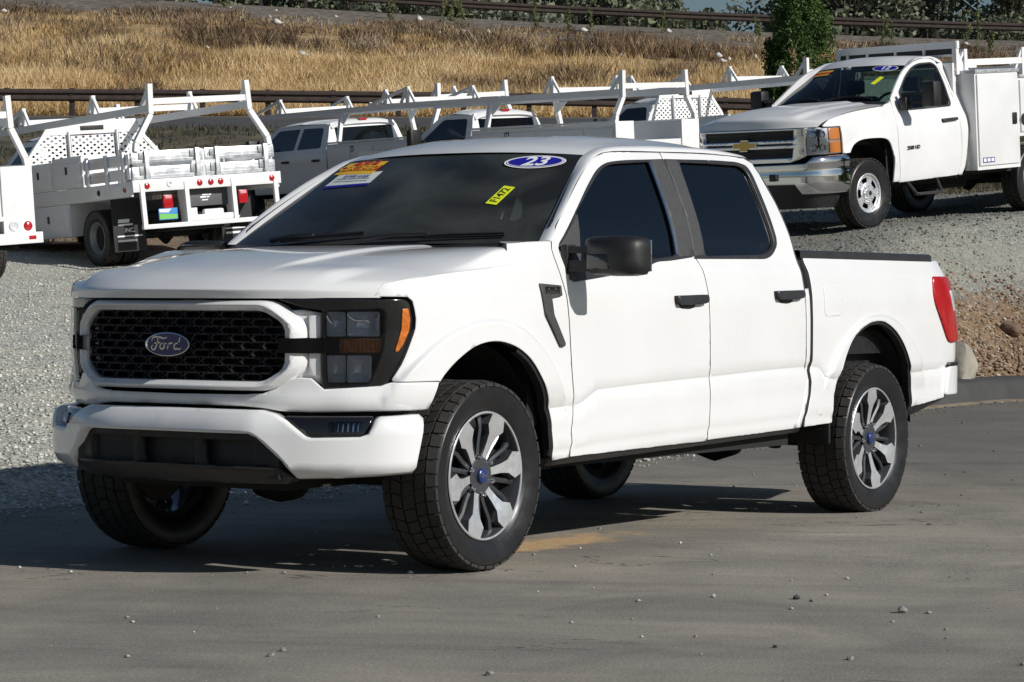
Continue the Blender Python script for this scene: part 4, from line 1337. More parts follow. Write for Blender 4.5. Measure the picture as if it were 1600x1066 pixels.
# ---- front end
def sym(surf, s0):
    def f(t, z, off=0.0):
        q = surf(s0+abs(t), z, off); return (q[0], q[1]*(-1 if t < 0 else 1), q[2])
    return f
bodyF = sym(body, S0); bumpF = sym(bump, SB)
def mirror_poly(half, s0):
    """half outline in s (from the middle outwards and back to the middle) to a full outline in t"""
    Lh = [(p[0]-s0, p[1]) for p in half]
    return Lh+[(-a, b) for a, b in Lh[::-1] if a > 1e-6]
val = [(S0, .757), (-1.185, .760), (-1.10, .766), (-1.045, .785), (-.99, .822), (-.95, .832), (-.895, .828), (-.842, .784), (-.60, .797), (-.556, .811), (-.340, .811), (-.378, .70), (-.403, .696), (-.90, .690), (-1.03, .694), (-1.10, .704), (-1.2, .712), (S0, .714)]
val_lines = [[(s*t, z) for s in (1, -1) for t in [i*.03 for i in range(50)]] for z in (.742, .750, .758)]
vo = mirror_poly(val, S0)
panel('front_valance', vo, bodyF, WHITE, TR, grid=.04, sign=1, depth=.03, lines=[[p for p in ln if p[0] < 1.2] for ln in val_lines])
bmp = [(SB, .702), (-1.164, .699), (-1.105, .684), (-1.06, .656), (-.978, .594), (-.955, .588), (-.745, .592), (-.71, .606), (-.676, .664), (-.655, .675), (-.452, .682), (-.438, .665), (-.486, .494), (-.494, .440), (-.768, .427), (-1.005, .42), (-1.018, .424), (-1.07, .493), (-1.178, .590), (-1.214, .605), (SB, .606)]
bo = mirror_poly(bmp, SB)
def bump_shape(t, z, off=0.0):
    # the middle bar stands proud, the fog-lamp pocket edge is chamfered
    a = abs(t)
    return bumpF(t, z, off+.012*(1-sstep(.42, .60, a)))
bumper = panel('front_bumper', bo, bump_shape, WHITE, TR, grid=.035, sign=1, depth=.085, rim=.012, rimw=.013, ang=60)
# dark lower insert
ins = mirror_poly([(SB, .625), (-1.19, .622), (-1.00, .44), (-1.03, .405), (-1.2, .395), (SB, .395)], SB)
holes = [[(-.15, .575), (.15, .575), (.15, .465), (-.15, .465)], [(.19, .575), (.46, .575), (.46, .465), (.19, .465)], [(-.46, .575), (-.19, .575), (-.19, .465), (-.46, .465)]]
panel('lower_grille', ins, bumpF, BLACK, bumper, grid=.05, sign=1, off=-.035, depth=.05, holes=holes, rim=.006, rimw=.012)
panel('skid_lip', mirror_poly([(SB, .470), (-1.085, .466), (-1.03, .425), (-1.06, .398), (SB, .392)], SB), bumpF, SATIN, bumper, grid=.05, sign=1, off=-.004, depth=.08, rim=.012, rimw=.014)
bm = bmesh.new(); box(bm, (-.86, -.55, .42), (-.80, .55, .62)); finish('lower_shutter', bm, BLACK, bumper, smooth=False)
# dark slot between valance and bumper
bm = bmesh.new()
rows = []
for k in range(-40, 41):
    s = S0+abs(k)/40*1.10; sg = -1 if k < 0 else 1
    a = body(s, .74, -.035); b = body(s, .60, -.05); rows.append([(a[0], sg*a[1], a[2]), (b[0], sg*b[1], b[2])])
loft(bm, rows); finish('bumper_backing', bm, BLACK, bumper)
# fog lamps
def sided(fn_list): pass
for sg in (-1, 1):
    fo = fillet([(-1.075, .676), (-.965, .588), (-.735, .590), (-.68, .676)], .012)
    fg = finish('fog_lamp', panel_bm(fo, bump, grid=.04, off=-.045, depth=.03, sign=sg), GLOSSB, bumper, label=None)
    q = [bump(-.83+.03*i, .632, -.038) for i in range(5)]
    bm = panel_bm(fillet([(-.88, .655), (-.72, .655), (-.75, .605), (-.87, .605)], .01), bump, grid=.02, off=-.036, depth=.01, sign=sg)
    finish('fog_lens', bm, GLASS_L, fg)
    bm = bmesh.new()
    for i in range(6):
        a = Vector(bump(-.865+.022*i, .612, -.040)); b = Vector(bump(-.862+.022*i, .648, -.042))
        a.y *= sg; b.y *= sg; bar(bm, a, b, .007, .004)
    finish('fog_reflector', bm, MATS['dim_reflector'] if 'dim_reflector' in MATS else CHROME, fg, smooth=False)

# grille ring
def front(h, z, off=0.0):
    a = abs(h); x = BODY.at(BODY.s_of_h(a))[0]
    x = x-off
    return Vector((x, h, z))
def ring_poly(hi, ch, zt, zb, cz):
    P = [(hi-ch, zt), (hi, zt-cz), (hi, zb+cz), (hi-ch, zb)]
    P = [(-hi+ch, zb), (-hi, zb+cz), (-hi, zt-cz), (-hi+ch, zt)]+P
    return P
inner = fillet(ring_poly(.540, .085, 1.102, .815, .055), .035, 5)
outer = fillet(ring_poly(.607, .120, 1.145, .776, .092), .045, 5)
def ring_row(k, off):
    n = len(inner); A = []
    def samp(poly, m=96):
        # sample by angle-free, segment-matched parameter
        out = []
        for i in range(len(poly)):
            a = poly[i]; b = poly[(i+1) % len(poly)]
            c = 10 if math.dist(a, b) > .2 else 2
            for j in range(c): out.append((a[0]+(b[0]-a[0])*j/c, a[1]+(b[1]-a[1])*j/c))
        return out
    I = []; 
    for i in range(n):
        a0, a1 = inner[i], inner[(i+1) % n]; b0, b1 = outer[i], outer[(i+1) % n]
        c = 10 if math.dist(a0, a1) > .15 else 2
        for j in range(c):
            p = (a0[0]+(a1[0]-a0[0])*j/c, a0[1]+(a1[1]-a0[1])*j/c); q = (b0[0]+(b1[0]-b0[0])*j/c, b0[1]+(b1[1]-b0[1])*j/c)
            I.append(front(p[0]+(q[0]-p[0])*k, p[1]+(q[1]-p[1])*k, off))
    return I
bm = bmesh.new()
loft(bm, [ring_row(0, -.030), ring_row(0, -.010), ring_row(.06, .0), ring_row(.50, .021), ring_row(.60, .0225), ring_row(.70, .020), ring_row(.96, -.002), ring_row(1.0, -.010), ring_row(1.02, -.06)], closed=True)
bmesh.ops.recalc_face_normals(bm, faces=bm.faces)
grille = finish('grille', bm, WHITE, TR, ang=17)
# bar notches: dark cross bar on both sides
for sg in (-1, 1):
    bm = bmesh.new()
    rows = []
    for i in range(9):
        h = .535+.20*i/8
        for_off = .030 if h < .62 else .0
        a = front(h*sg, .995, -.05); b = front(h*sg, .992, for_off); c_ = front(h*sg, .932, for_off); d = front(h*sg, .929, -.05)
        rows.append([a, b, c_, d])
    loft(bm, rows); bmesh.ops.recalc_face_normals(bm, faces=bm.faces)
    finish('grille_side_bar', bm, mat('matte_black_bar', (.005, .005, .005), .9, spec=.08), grille)
    # white wing between ring and headlamp
    wing = [(-.985, 1.105), (-.93, 1.108), (-.853, 1.095), (-.853, .800), (-.90, .822), (-.95, .828), (-1.0, .84), (-1.0, 1.10)]
    finish('grille_wing', panel_bm(wing, body, grid=.04, off=-.038, depth=.02, sign=sg, rim=.004), WHITE, grille)
    finish('wing_ledge', panel_bm([(-.905, 1.085), (-.857, 1.085), (-.857, .83), (-.905, .845)], body, grid=.04, off=-.020, depth=.02, sign=sg, rim=.004), WHITE, grille)
# backing and mesh
bm = bmesh.new()
loft(bm, [[front(-.58+1.16*i/16, 1.13, -.10) for i in range(17)], [front(-.58+1.16*i/16, .78, -.10) for i in range(17)]])
finish('grille_backing', bm, BLACK, grille)
bm = bmesh.new()
IB = ring_row(.02, -.020); IC = ring_row(.02, -.095)
loft(bm, [IB, IC], closed=True)
finish('grille_surround', bm, BLACK, grille)
bm = bmesh.new()
nr, cw = 9, .098
rowh = (1.102-.815)/nr
def inpoly(p): return inside(p, inner)
for r in range(nr):
    z0 = .815+rowh*r; z1 = z0+rowh
    # wavy horizontal blades
    pts_top = []
    for i in range(-7, 8):
        for (dx, dz) in ((-.36, 0), (.36, 0), (.44, 1), (.56, 1)):
            pass
    off0 = 0 if r % 2 == 0 else cw/2
    for i in range(-7, 8):
        cx = i*cw+off0; zc_ = (z0+z1)/2
        if not inpoly((cx, zc_)): continue
        # one cell: hexagonal frame with depth
        o = [(-.50, 0), (-.36, .5), (.36, .5), (.50, 0), (.36, -.5), (-.36, -.5)]
        A = [front(cx+a*cw, zc_+b*rowh*1.12, -.014) for a, b in o]
        B = [front(cx+a*cw*.86, zc_+b*rowh*.74, -.018) for a, b in o]
        D = [front(cx+a*cw*.82, zc_+b*rowh*.66, -.070) for a, b in o]
        loft(bm, [A, B, D], closed=True)
bmesh.ops.recalc_face_normals(bm, faces=bm.faces)
o = finish('grille_mesh', bm, BLACK, grille, smooth=False); tag(o, kind='stuff')
# oval emblem
M = frame_mtx(front(0, .962, .016), (0, -1, 0), (0, 0, 1))
bm = bmesh.new()
E1 = ellipse(.122, .051, 48)
prof = [(1.0, -.03), (1.0, .006), (.985, .012), (.95, .013), (.93, .008)]
rows = [[M @ Vector((p[0]*k if False else p[0]*k, p[1]*(1-(1-k)*2.0), z)) for p in E1] for k, z in prof]
loft(bm, rows, closed=True); bmesh.ops.recalc_face_normals(bm, faces=bm.faces)
emb = finish('emblem', bm, CHROME, grille, label='oval chrome-rimmed blue emblem')
bm = bmesh.new()
flat_poly(bm, [(p[0]*.935, p[1]*.87) for p in E1], M, 0, .0075)
SCRIPT = [  # pen strokes of the script lettering
    [(-.078, .012), (-.074, .022), (-.060, .027), (-.040, .026), (-.020, .022), (-.004, .026)],
    [(-.046, .026), (-.050, .010), (-.056, -.008), (-.066, -.020), (-.078, -.018), (-.079, -.008), (-.071, -.005)],
    [(-.066, .003), (-.050, .004), (-.036, .007)],
    [(-.026, .004), (-.036, -.002), (-.037, -.014), (-.028, -.018), (-.018, -.012), (-.016, -.002), (-.024, .004), (-.014, .002), (-.006, .004)],
    [(.004, .004), (.001, -.008), (-.002, -.018)], [(.001, -.006), (.010, .003), (.019, .005), (.024, .001)],
    [(.050, .002), (.040, .004), (.032, -.004), (.032, -.014), (.040, -.018), (.048, -.010), (.054, .008), (.060, .027)], [(.054, .008), (.048, -.012), (.053, -.018), (.064, -.014)]]
def emb_script(bm, M, k, mi, z, w=.0048):
    for st in SCRIPT:
        ribbon(bm, [(p[0]*k, p[1]*k) for p in spline(st, .003)], lambda t: w*k*(.75+.6*math.sin(PI*t)), M, mi, z)
emb_script(bm, M, 1.12, 1, .0085)
finish('emblem_face', bm, [BLUE, CHROME], emb, smooth=False)

# ---- headlamps
for sg in (-1, 1):
    hl_o = fillet([(-1.035, 1.150), (-.907, 1.1535), (-.635, 1.1535), (-.497, 1.1535), (-.470, 1.139), (-.456, 1.067), (-.459, 1.033), (-.480, .976), (-.522, .886), (-.561, .822), (-.590, .800), (-.656, .792), (-.842, .786), (-.849, .790), (-.849, 1.106), (-.92, 1.114), (-.96, 1.128)], [.005, .05, .05, .03, .03, .03, .03, .05, .05, .03, .03, .03, .01, .01, .01, .03, .03], 3)
    hole = fillet([(-.836, 1.102), (-.600, 1.112), (-.582, 1.090), (-.592, .958), (-.624, .866), (-.650, .808), (-.829, .808)], .012, 3)
    hl = finish('headlamp', panel_bm(hl_o, body, grid=.035, off=-.010, depth=.10, sign=sg, holes=[hole], rim=.004), GLOSSB, TR)
    # bowl behind
    bm = panel_bm([(-.86, 1.13), (-.56, 1.13), (-.56, .80), (-.86, .79)], body, grid=.03, off=-.135, depth=0, sign=sg, rim=0)
    finish('lamp_housing', bm, mat('lamp_housing_grey', (.075, .08, .09), .4), hl)
    for (z0, z1) in ((1.000, 1.100), (.812, .922)):
        for (sa, sb) in ((-.833, -.752), (-.746, -.605 if z0 > .95 else -.640)):
            def bowl(a, b, off=0.0, sa=sa, sb=sb, z0=z0, z1=z1):
                u = (a-sa)/(sb-sa)*2-1; v = (b-z0)/(z1-z0)*2-1
                return body(a, b, off-.075+.045*max(abs(u), abs(v))**2.5)
            finish('reflector', panel_bm(fillet([(sa, z1), (sb, z1), (sb, z0), (sa, z0)], .01), bowl, grid=.018, depth=.006, sign=sg, rim=0), mat('dim_reflector', (.66, .68, .71), .24, metal=.45), hl)
    # amber running bar made of ribs
    bm = panel_bm([(-.848, .990), (-.586, .992), (-.594, .932), (-.848, .932)], body, grid=.03, off=-.055, depth=.02, sign=sg)
    rb_ = finish('turn_signal', bm, mat('amber_smoked', (.42, .13, .018), .15, coat=1.0), hl)
    bm = bmesh.new()
    for i in range(14):
        s = -.835+.018*i
        a = Vector(body(s, .938, -.047)); b = Vector(body(s, .986, -.047)); a.y *= sg; b.y *= sg
        bar(bm, a, b, .007, .008, mi=0)
    finish('signal_rib', bm, AMBER, hl, smooth=False)
    finish('side_marker', panel_bm(fillet([(-.511, 1.112), (-.483, 1.114), (-.474, 1.068), (-.481, 1.020), (-.511, .962), (-.534, .936), (-.545, .940), (-.516, 1.028)], .006), body, grid=.02, off=-.003, depth=.012, sign=sg, rim=.001, rimw=.003), AMBER, hl)
    finish('lamp_cover', panel_bm([(p[0]*1.0, p[1]) for p in fillet([(-.845, 1.110), (-.590, 1.120), (-.572, 1.092), (-.582, .958), (-.614, .862), (-.642, .800), (-.838, .798)], .012, 3)], body, grid=.04, off=-.0015, depth=0, sign=sg, rim=0), GLASS_L, hl)

# ---- fender badge
bd = panel('fender_badge', fillet([(.385, 1.222), (.552, 1.214), (.554, 1.168), (.470, 1.158), (.484, 1.085), (.576, .957), (.568, .944), (.535, .944), (.418, 1.085)], .006, 2), body, GRAIN, TR, grid=.03, off=.014, depth=.016, rim=.004, rimw=.006)
both(bd)
for sg in (-1, 1):
    q = body(.470, 1.190, .0152); M = frame_mtx((q[0], sg*q[1], q[2]), (1 if sg < 0 else -1, 0, 0), (0, 0, 1))
    bm = bmesh.new(); text_bm(bm, 'F-150', .046, M, 0, ext=.001, sx=1.1)
    finish('badge_lettering', bm, INK, bd if sg < 0 else [c for c in TR.children if c.name.startswith('fender_badge')][-1], smooth=False)

# ---- door mirrors
def mirror(sg):
    bm = bmesh.new()
    rows = []
    # head: rounded block, leaning back outward
    def sec(y, x0, x1, z0, z1, r):
        P = fillet([(x0, z0), (x0, z1), (x1, z1), (x1, z0)], [r*1.3, r*1.3, .02, .02], 5)
        return [(a, y*sg, b) for a, b in P]
    for y, x0, x1, z0, z1, r in ((1.045, .700, .730, 1.30, 1.41, .02), (1.05, .665, .745, 1.275, 1.425, .03), (1.09, .632, .752, 1.262, 1.432, .045), (1.20, .622, .765, 1.255, 1.434, .05), (1.27, .632, .775, 1.256, 1.432, .05), (1.312, .655, .775, 1.262, 1.424, .05), (1.328, .69, .77, 1.28, 1.405, .04), (1.332, .715, .755, 1.30, 1.385, .02)):
        rows.append(sec(y, x0, x1, z0, z1, r))
    V = loft(bm, rows, closed=True)
    bm.faces.new(V[0]); bm.faces.new(V[-1][::-1])
    bmesh.ops.recalc_face_normals(bm, faces=bm.faces)
    m = finish('side_mirror', bm, BLACK, TR, ang=40)
    bm = bmesh.new()
    for z, h in ((1.372, .03), (1.300, .05)):
        bar(bm, (.655, .945*sg, z), (.690, 1.13*sg, z), .06, h)
    box(bm, (.62, min(.95*sg, .985*sg), 1.262), (.70, max(.95*sg, .985*sg), 1.395), .008)
    finish('mirror_arm', bm, BLACK, m, ang=30)
    bm = bmesh.new(); box(bm, (.622, min(1.085*sg, 1.20*sg), 1.285), (.640, max(1.085*sg, 1.20*sg), 1.352), .006); finish('mirror_lamp', bm, GLOSSB, m, ang=30)
    bm = bmesh.new(); box(bm, (.768, min(1.08*sg, 1.33*sg), 1.275), (.778, max(1.08*sg, 1.33*sg), 1.415), .004); finish('mirror_glass', bm, CHROME, m, ang=30)
mirror(-1); mirror(1)

# ---- wheels
TR_R, TR_W = .405, .283
def tyre_bm(Rr=TR_R, W=TR_W, rim=.272, tread=True, n=72):
    bm = bmesh.new()
    hw = W/2
    half = [(rim-.012, hw*.70), (rim+.004, hw*.80), (rim+.022, hw*.885), (rim+.030, hw*.90), (rim+.036, hw*.915), (Rr*.5+rim*.5, hw*1.0), (Rr-.036, hw*.985), (Rr-.030, hw*.985), (Rr-.020, hw*.93), (Rr-.011, hw*.86), (Rr-.0085, hw*.6), (Rr-.0085, 0)]
    prof = half+[(r, -y) for r, y in half[-2::-1]]
    lathe(bm, prof, n, mi=0)
    if tread:
        nb = 44
        def pt(a, y, dr):
            # shoulder falls away
            r = Rr-.0085+dr-(.012*sstep(hw*.74, hw*1.0, abs(y)))
            return (r*math.cos(a), y, r*math.sin(a))
        step = 2*PI/nb
        def block(poly):
            A = [bm.verts.new(pt(a, y, -.004)) for a, y in poly]; 
            ca = sum(p[0] for p in poly)/len(poly); cy = sum(p[1] for p in poly)/len(poly)
            B = [bm.verts.new(pt(ca+(a-ca)*.955, cy+(y-cy)*.955, .0085)) for a, y in poly]
            k = len(A)
            bm.faces.new(B).material_index = 1
            for i in range(k): bm.faces.new((A[i], A[(i+1) % k], B[(i+1) % k], B[i])).material_index = 1
        for i in range(nb):
            a = i*step
            for sg in (-1, 1):
                sh = .5*step if sg < 0 else 0
                # shoulder lug reaching down the sidewall edge
                block([(a+sh+.03*step, sg*hw*.64), (a+sh+.05*step, sg*hw*.975), (a+sh+(.84 if i % 2 else .95)*step, sg*hw*.975), (a+sh+.95*step, sg*hw*.68)])
                # zigzag intermediate blocks
                block([(a+sh+.22*step, sg*hw*.26), (a+sh+.0*step, sg*hw*.58), (a+sh+.55*step, sg*hw*.62), (a+sh+.98*step, sg*hw*.56), (a+sh+1.14*step, sg*hw*.25)])
            block([(a+.05*step, -hw*.21), (a+.34*step, hw*.21), (a+1.26*step, hw*.21), (a+.97*step, -hw*.21)])
    bmesh.ops.recalc_face_normals(bm, faces=bm.faces)
    return bm
def spoke_wheel(parent, loc, rot, side, protos):
    """wheel = part; tyre, rim, hub cap, lug nuts = its pieces. side -1: outer face towards -Y"""
    w = bpy.data.objects.new('wheel', None); C.objects.link(w); w.parent = parent
    w.empty_display_size = .1
    w.location = loc
    w.rotation_euler = (0, 0, 0 if side < 0 else PI)
    for (nm, me, spin) in protos:
        o = bpy.data.objects.new(nm, me); C.objects.link(o); o.parent = w
        o.rotation_euler = (0, rot*spin, 0)
    return w
WP = []
def proto(nm, bm, mats, spin=1, ang=40):
    o = finish(nm, bm, mats, None, ang=ang); me = o.data; bpy.data.objects.remove(o); WP.append((nm, me, spin))
proto('tyre', tyre_bm(), [RUBBER, TREADM], ang=35)
hw = TR_W/2
bm = bmesh.new()   # barrel and lip, outer face at negative y
lathe(bm, [(.272, -hw*.80), (.274, -hw*.83), (.270, -hw*.85), (.263, -hw*.83), (.258, -hw*.75), (.250, -hw*.55), (.235, .02), (.235, .08), (.262, .10)], 64)
bmesh.ops.recalc_face_normals(bm, faces=bm.faces)
proto('rim_barrel', bm, CHARC)
bm = bmesh.new(); lathe(bm, [(.2725, -hw*.80), (.2745, -hw*.835), (.271, -hw*.86), (.266, -hw*.858), (.2635, -hw*.83)], 72); bmesh.ops.recalc_face_normals(bm, faces=bm.faces)
proto('rim_lip', bm, MACH)
def face_y(r): return -hw*.86+.034*(1-sstep(.06, .25, r))
for k in range(6):
    bm = bmesh.new()
    a0 = R(10+60*k)
    out = [(.034, -.019), (.09, -.0165), (.14, -.020), (.180, -.029), (.212, -.058), (.2635, -.046), (.2665, 0), (.2635, .046), (.212, .058), (.180, .029), (.14, .020), (.09, .0165), (.034, .019)]
    def P(r, t, dy): return (r*math.cos(a0)-t*math.sin(a0), face_y(math.hypot(r, t))+dy, r*math.sin(a0)+t*math.cos(a0))
    mid = [bm.verts.new(P(r, 0, 0)) for r in (.034, .09, .14, .180, .212, .2665)]
    top = [bm.verts.new(P(r, t, 0)) for r, t in out]
    # face strips
    L = [top[12], top[11], top[10], top[9], top[8], top[7]]; Q = [top[0], top[1], top[2], top[3], top[4], top[5]]
    for i in range(5):
        bm.faces.new((mid[i], mid[i+1], L[i+1], L[i])).material_index = 0
        bm.faces.new((Q[i], Q[i+1], mid[i+1], mid[i])).material_index = 0
    bm.faces.new((mid[5], top[6], top[7])).material_index = 0 if False else 0
    bm.faces.new((top[5], top[6], mid[5])).material_index = 0
    bot = [bm.verts.new(P(r, t*1.15, .045)) for r, t in out]
    for i in range(len(top)-1): bm.faces.new((top[i], bot[i], bot[i+1], top[i+1])).material_index = 1
    bmesh.ops.remove_doubles(bm, verts=bm.verts, dist=1e-5)
    bmesh.ops.recalc_face_normals(bm, faces=bm.faces)
    proto('spoke', bm, [MACH, CHARC], ang=25)
bm = bmesh.new()
for k in range(6):
    a0 = R(40+60*k)
    for sg in (-1, 1):
        a = a0+sg*R(7)
        tube(bm, [(r*math.cos(a+sg*R(4)*(r/.25)), face_y(r)+dy, r*math.sin(a+sg*R(4)*(r/.25))) for r, dy in ((.07, .020), (.13, .026), (.20, .034), (.25, .05))], [.015, .012, .012, .016], 6)
bm2 = bm
lathe(bm, [(.078, -hw*.86+.030), (.070, -hw*.86+.026), (.05, -hw*.86+.030), (.0, -hw*.86+.030)], 24)
bmesh.ops.recalc_face_normals(bm, faces=bm.faces)
proto('inner_spoke', bm, CHARC, ang=50)
for k in range(6):
    bm = bmesh.new()
    a = R(40+60*k); c_ = (.082*math.cos(a), .082*math.sin(a))
    lathe(bm, [(.0, -.018), (.006, -.017), (.0095, -.013), (.0105, .012)], 10, mtx=Matrix.Translation((c_[0], -hw*.86+.030, c_[1])))
    bmesh.ops.recalc_face_normals(bm, faces=bm.faces)
    proto('lug_nut', bm, CHROME)
bm = bmesh.new(); lathe(bm, [(.0, -.020), (.024, -.0185), (.030, -.014), (.032, .01)], 32, mtx=Matrix.Translation((0, -hw*.86+.030, 0)))
Mh = frame_mtx((0, -hw*.86+.030-.0215, 0), (1, 0, 0), (0, 0, 1))
emb_script(bm, Mh, .30, 1, 0, w=.008)
bmesh.ops.recalc_face_normals(bm, faces=bm.faces)
proto('hub_cap', bm, [mat('hub_cap_blue', (.015, .035, .16), .3, coat=.6), CHROME], spin=0)
bm = bmesh.new(); lathe(bm, [(.05, .0), (.185, .0), (.185, .028), (.05, .028)], 40, mtx=Matrix.Translation((0, -.005, 0)))
bmesh.ops.recalc_face_normals(bm, faces=bm.faces)
proto('brake_disc', bm, mat('rusty_disc', (.05, .045, .042), .6, metal=.5), spin=0)
bm = bmesh.new(); box(bm, (.10, -.05, -.07), (.205, .05, .10), .012); proto('brake_caliper', bm, DARK, spin=0)
for (x, rot) in ((0, R(0)), (3.693, R(-26))):
    for sg in (-1, 1):
        spoke_wheel(TR, (x, sg*.862, TR_R), rot, sg, WP)

# ---- wheel houses, underbody, cabin
for x0 in WHEEL_R:
    for sg in (-1, 1):
        bm = bmesh.new()
        rr = .50 if x0 == 0 else .52
        lathe(bm, [(.0, sg*.52), (rr+.03, sg*.52), (rr+.035, sg*.80), (rr+.02, sg*(.90 if x0 == 0 else .955))], 24, a0=R(4), a1=R(176), mtx=Matrix.Translation((x0-.005 if x0 == 0 else x0-.03, 0, .435)) @ Matrix.Scale(1.03, 4, (0, 0, 1)))
        finish('wheel_house', bm, DARK, TR)
bm = bmesh.new()
def strip(x0, x1): 
    pass
# arch lip trims
for nm, A, wx in (('front', ARCH_F, 0), ('rear', arch_r, 3.693)):
    rows = []
    for a, b in A:
        q = body(a, b, .001); d = math.hypot(a-wx, b-.405); k = (d-.018)/d
        q2 = body(wx+(a-wx)*k, .405+(b-.405)*k, -.012)
        q3 = body(wx+(a-wx)*k, .405+(b-.405)*k, -.05)
        q0 = body(a, b, -.012)
        rows.append([(q0[0], -q0[1], q0[2]), (q2[0], -q2[1], q2[2]), (q3[0], -q3[1], q3[2])])
    if nm == 'front': rows = rows[:int(len(rows)*.50)]
    bmx = bmesh.new(); loft(bmx, rows); both(finish('arch_lip', bmx, BLACK, TR))
bm.free()
bm = bmesh.new()
box(bm, (.53, -.90, .50), (2.88, .90, .62)); box(bm, (-.55, -.50, .52), (.55, .50, 1.10)); box(bm, (2.95, -.60, .55), (4.65, .60, .80))
for sg in (-1, 1):
    box(bm, (-.75, min(.38*sg, .50*sg), .40), (4.70, max(.38*sg, .50*sg), .58))
    box(bm, (.52, min(.80*sg, .90*sg), .405), (2.86, max(.80*sg, .90*sg), .50))
    box(bm, (3.0, min(.50*sg, .62*sg), .50), (3.35, max(.50*sg, .62*sg), .62))
box(bm, (-.70, -.45, .36), (-.15, .45, .50)); box(bm, (.70, -.33, .33), (1.5, .33, .52)); box(bm, (1.6, .05, .34), (2.75, .46, .55), .05)
finish('chassis', bm, DARK, TR, smooth=False)
bm = bmesh.new()
tube(bm, [(3.693, -.75, .405), (3.693, .75, .405)], .055, 12); tube(bm, [(0, -.75, .38), (0, .75, .38)], .04, 10)
lathe(bm, [(0, -.18), (.12, -.13), (.16, 0), (.12, .13), (0, .18)], 16, mtx=Matrix.Translation((3.693, 0, .405)))
lathe(bm, [(0, -.16), (.10, -.10), (.12, 0), (.10, .1), (0, .16)], 16, mtx=Matrix.Translation((.02, .15, .36)))
tube(bm, [(.8, 0, .46), (3.6, 0, .42)], .045, 10)
for sg in (-1, 1):
    tube(bm, [(-.05, .44*sg, .46), (-.02, .74*sg, .34)], .03, 8); tube(bm, [(.16, .40*sg, .45), (.02, .76*sg, .335)], .028, 8)
    tube(bm, [(3.35, .56*sg, .36), (3.50, .50*sg, .86)], .035, 10)
    tube(bm, [(.03, .60*sg, .40), (.03, .60*sg, .80)], .05, 12)
    bar(bm, (3.05, .56*sg, .48), (4.45, .56*sg, .52), .065, .035)
finish('axle', bm, DARK, TR)
bm = bmesh.new()
tube(bm, [(1.9, .30, .42), (3.0, .30, .44), (3.3, .45, .58), (3.9, .48, .60), (4.3, .55, .48), (4.55, .66, .46)], .038, 10)
lathe(bm, [(0, -.30), (.10, -.28), (.11, 0), (.10, .28), (0, .30)], 16, axis='X', mtx=Matrix.Translation((2.7, .28, .42)))
finish('exhaust', bm, STEELR, TR)
both(panel('rocker_moulding', [(.50, .452), (2.86, .503), (2.86, .470), (.50, .418)], body, SATIN, TR, grid=.10, off=-.012, depth=.05))
bm = bmesh.new(); box(bm, (3.155, -.985, .40), (3.175, -.74, .56), .004); both(finish('mud_flap', bm, DARK, TR))
bm = bmesh.new()
for xs in ((2.925, 2.935),):
    box(bm, (2.90, -.93, .56), (2.95, .93, 1.36))
box(bm, (-.46, -.66, .62), (-.38, .66, 1.12)); box(bm, (.40, -.92, .60), (.55, .92, 1.30)); box(bm, (.55, -.955, .53), (2.86, -.90, 1.27)); box(bm, (.55, .90, .53), (2.86, .955, 1.27))
box(bm, (-.35, -.90, 1.0), (.45, -.55, 1.19)); box(bm, (-.35, .55, 1.0), (.45, .90, 1.19))
finish('body_core', bm, DARK, TR, smooth=False)
# cabin
bm = bmesh.new()
prof = [(.50, 1.34), (.60, 1.375), (.85, 1.37), (1.02, 1.33), (1.04, 1.20), (1.0, .95)]
loft(bm, [[(x, -.88, z) for x, z in prof], [(x, .88, z) for x, z in prof]])
box(bm, (.93, -.64, 1.32), (1.05, -.20, 1.41), .02)
finish('dashboard', bm, DASH, TR)
bm = bmesh.new(); lathe(bm, [(.185+.016*math.cos(2*PI*i/8), .016*math.sin(2*PI*i/8)) for i in range(9)], 28, axis='X', mtx=Matrix.Translation((1.22, -.42, 1.22)) @ Matrix.Rotation(R(24), 4, 'Y'))
tube(bm, [(1.24, -.42, 1.06), (1.22, -.42, 1.22), (1.19, -.42, 1.38)], .02, 8); tube(bm, [(1.0, -.42, 1.15), (1.21, -.42, 1.21)], .03, 8)
finish('steering_wheel', bm, DASH, TR)
def seat(x, y, w):
    bm = bmesh.new()
    box(bm, (x-.30, y-w/2, .80), (x+.25, y+w/2, .98), .06)
    box(bm, (-.08, -w/2, 0), (.08, w/2, .62), .06, mtx=Matrix.Translation((x+.22, y, .95)) @ Matrix.Rotation(R(14), 4, 'Y'))
    for yy in ((y,) if w < .8 else (y-.45, y+.45)):
        box(bm, (-.05, -.13, .64), (.05, .13, .80), .04, mtx=Matrix.Translation((x+.22, yy, .95)) @ Matrix.Rotation(R(14), 4, 'Y'))
    return finish('seat', bm, SEAT, TR, ang=60)
seat(1.55, -.42, .56); seat(1.55, .42, .56); seat(2.45, 0, 1.5)
bm = bmesh.new(); box(bm, (.55, -.90, .60), (2.82, .90, .66)); box(bm, (1.25, -.13, .66), (1.75, .13, 1.0), .03)
finish('cabin_floor', bm, SEAT, TR, smooth=False)
bm = bmesh.new(); loft(bm, [[(1.15, -.60, 1.80), (1.15, .60, 1.80)], [(1.5, -.62, 1.86), (1.5, .62, 1.86)], [(2.7, -.62, 1.86), (2.7, .62, 1.86)]]); finish('headliner', bm, SEAT, TR)
bm = bmesh.new(); box(bm, (1.02, -.11, 1.735), (1.045, .11, 1.795), .01, mtx=None); tube(bm, [(1.04, 0, 1.78), (1.10, 0, 1.815)], .012, 6); finish('rear_view_mirror', bm, BLACK, TR)
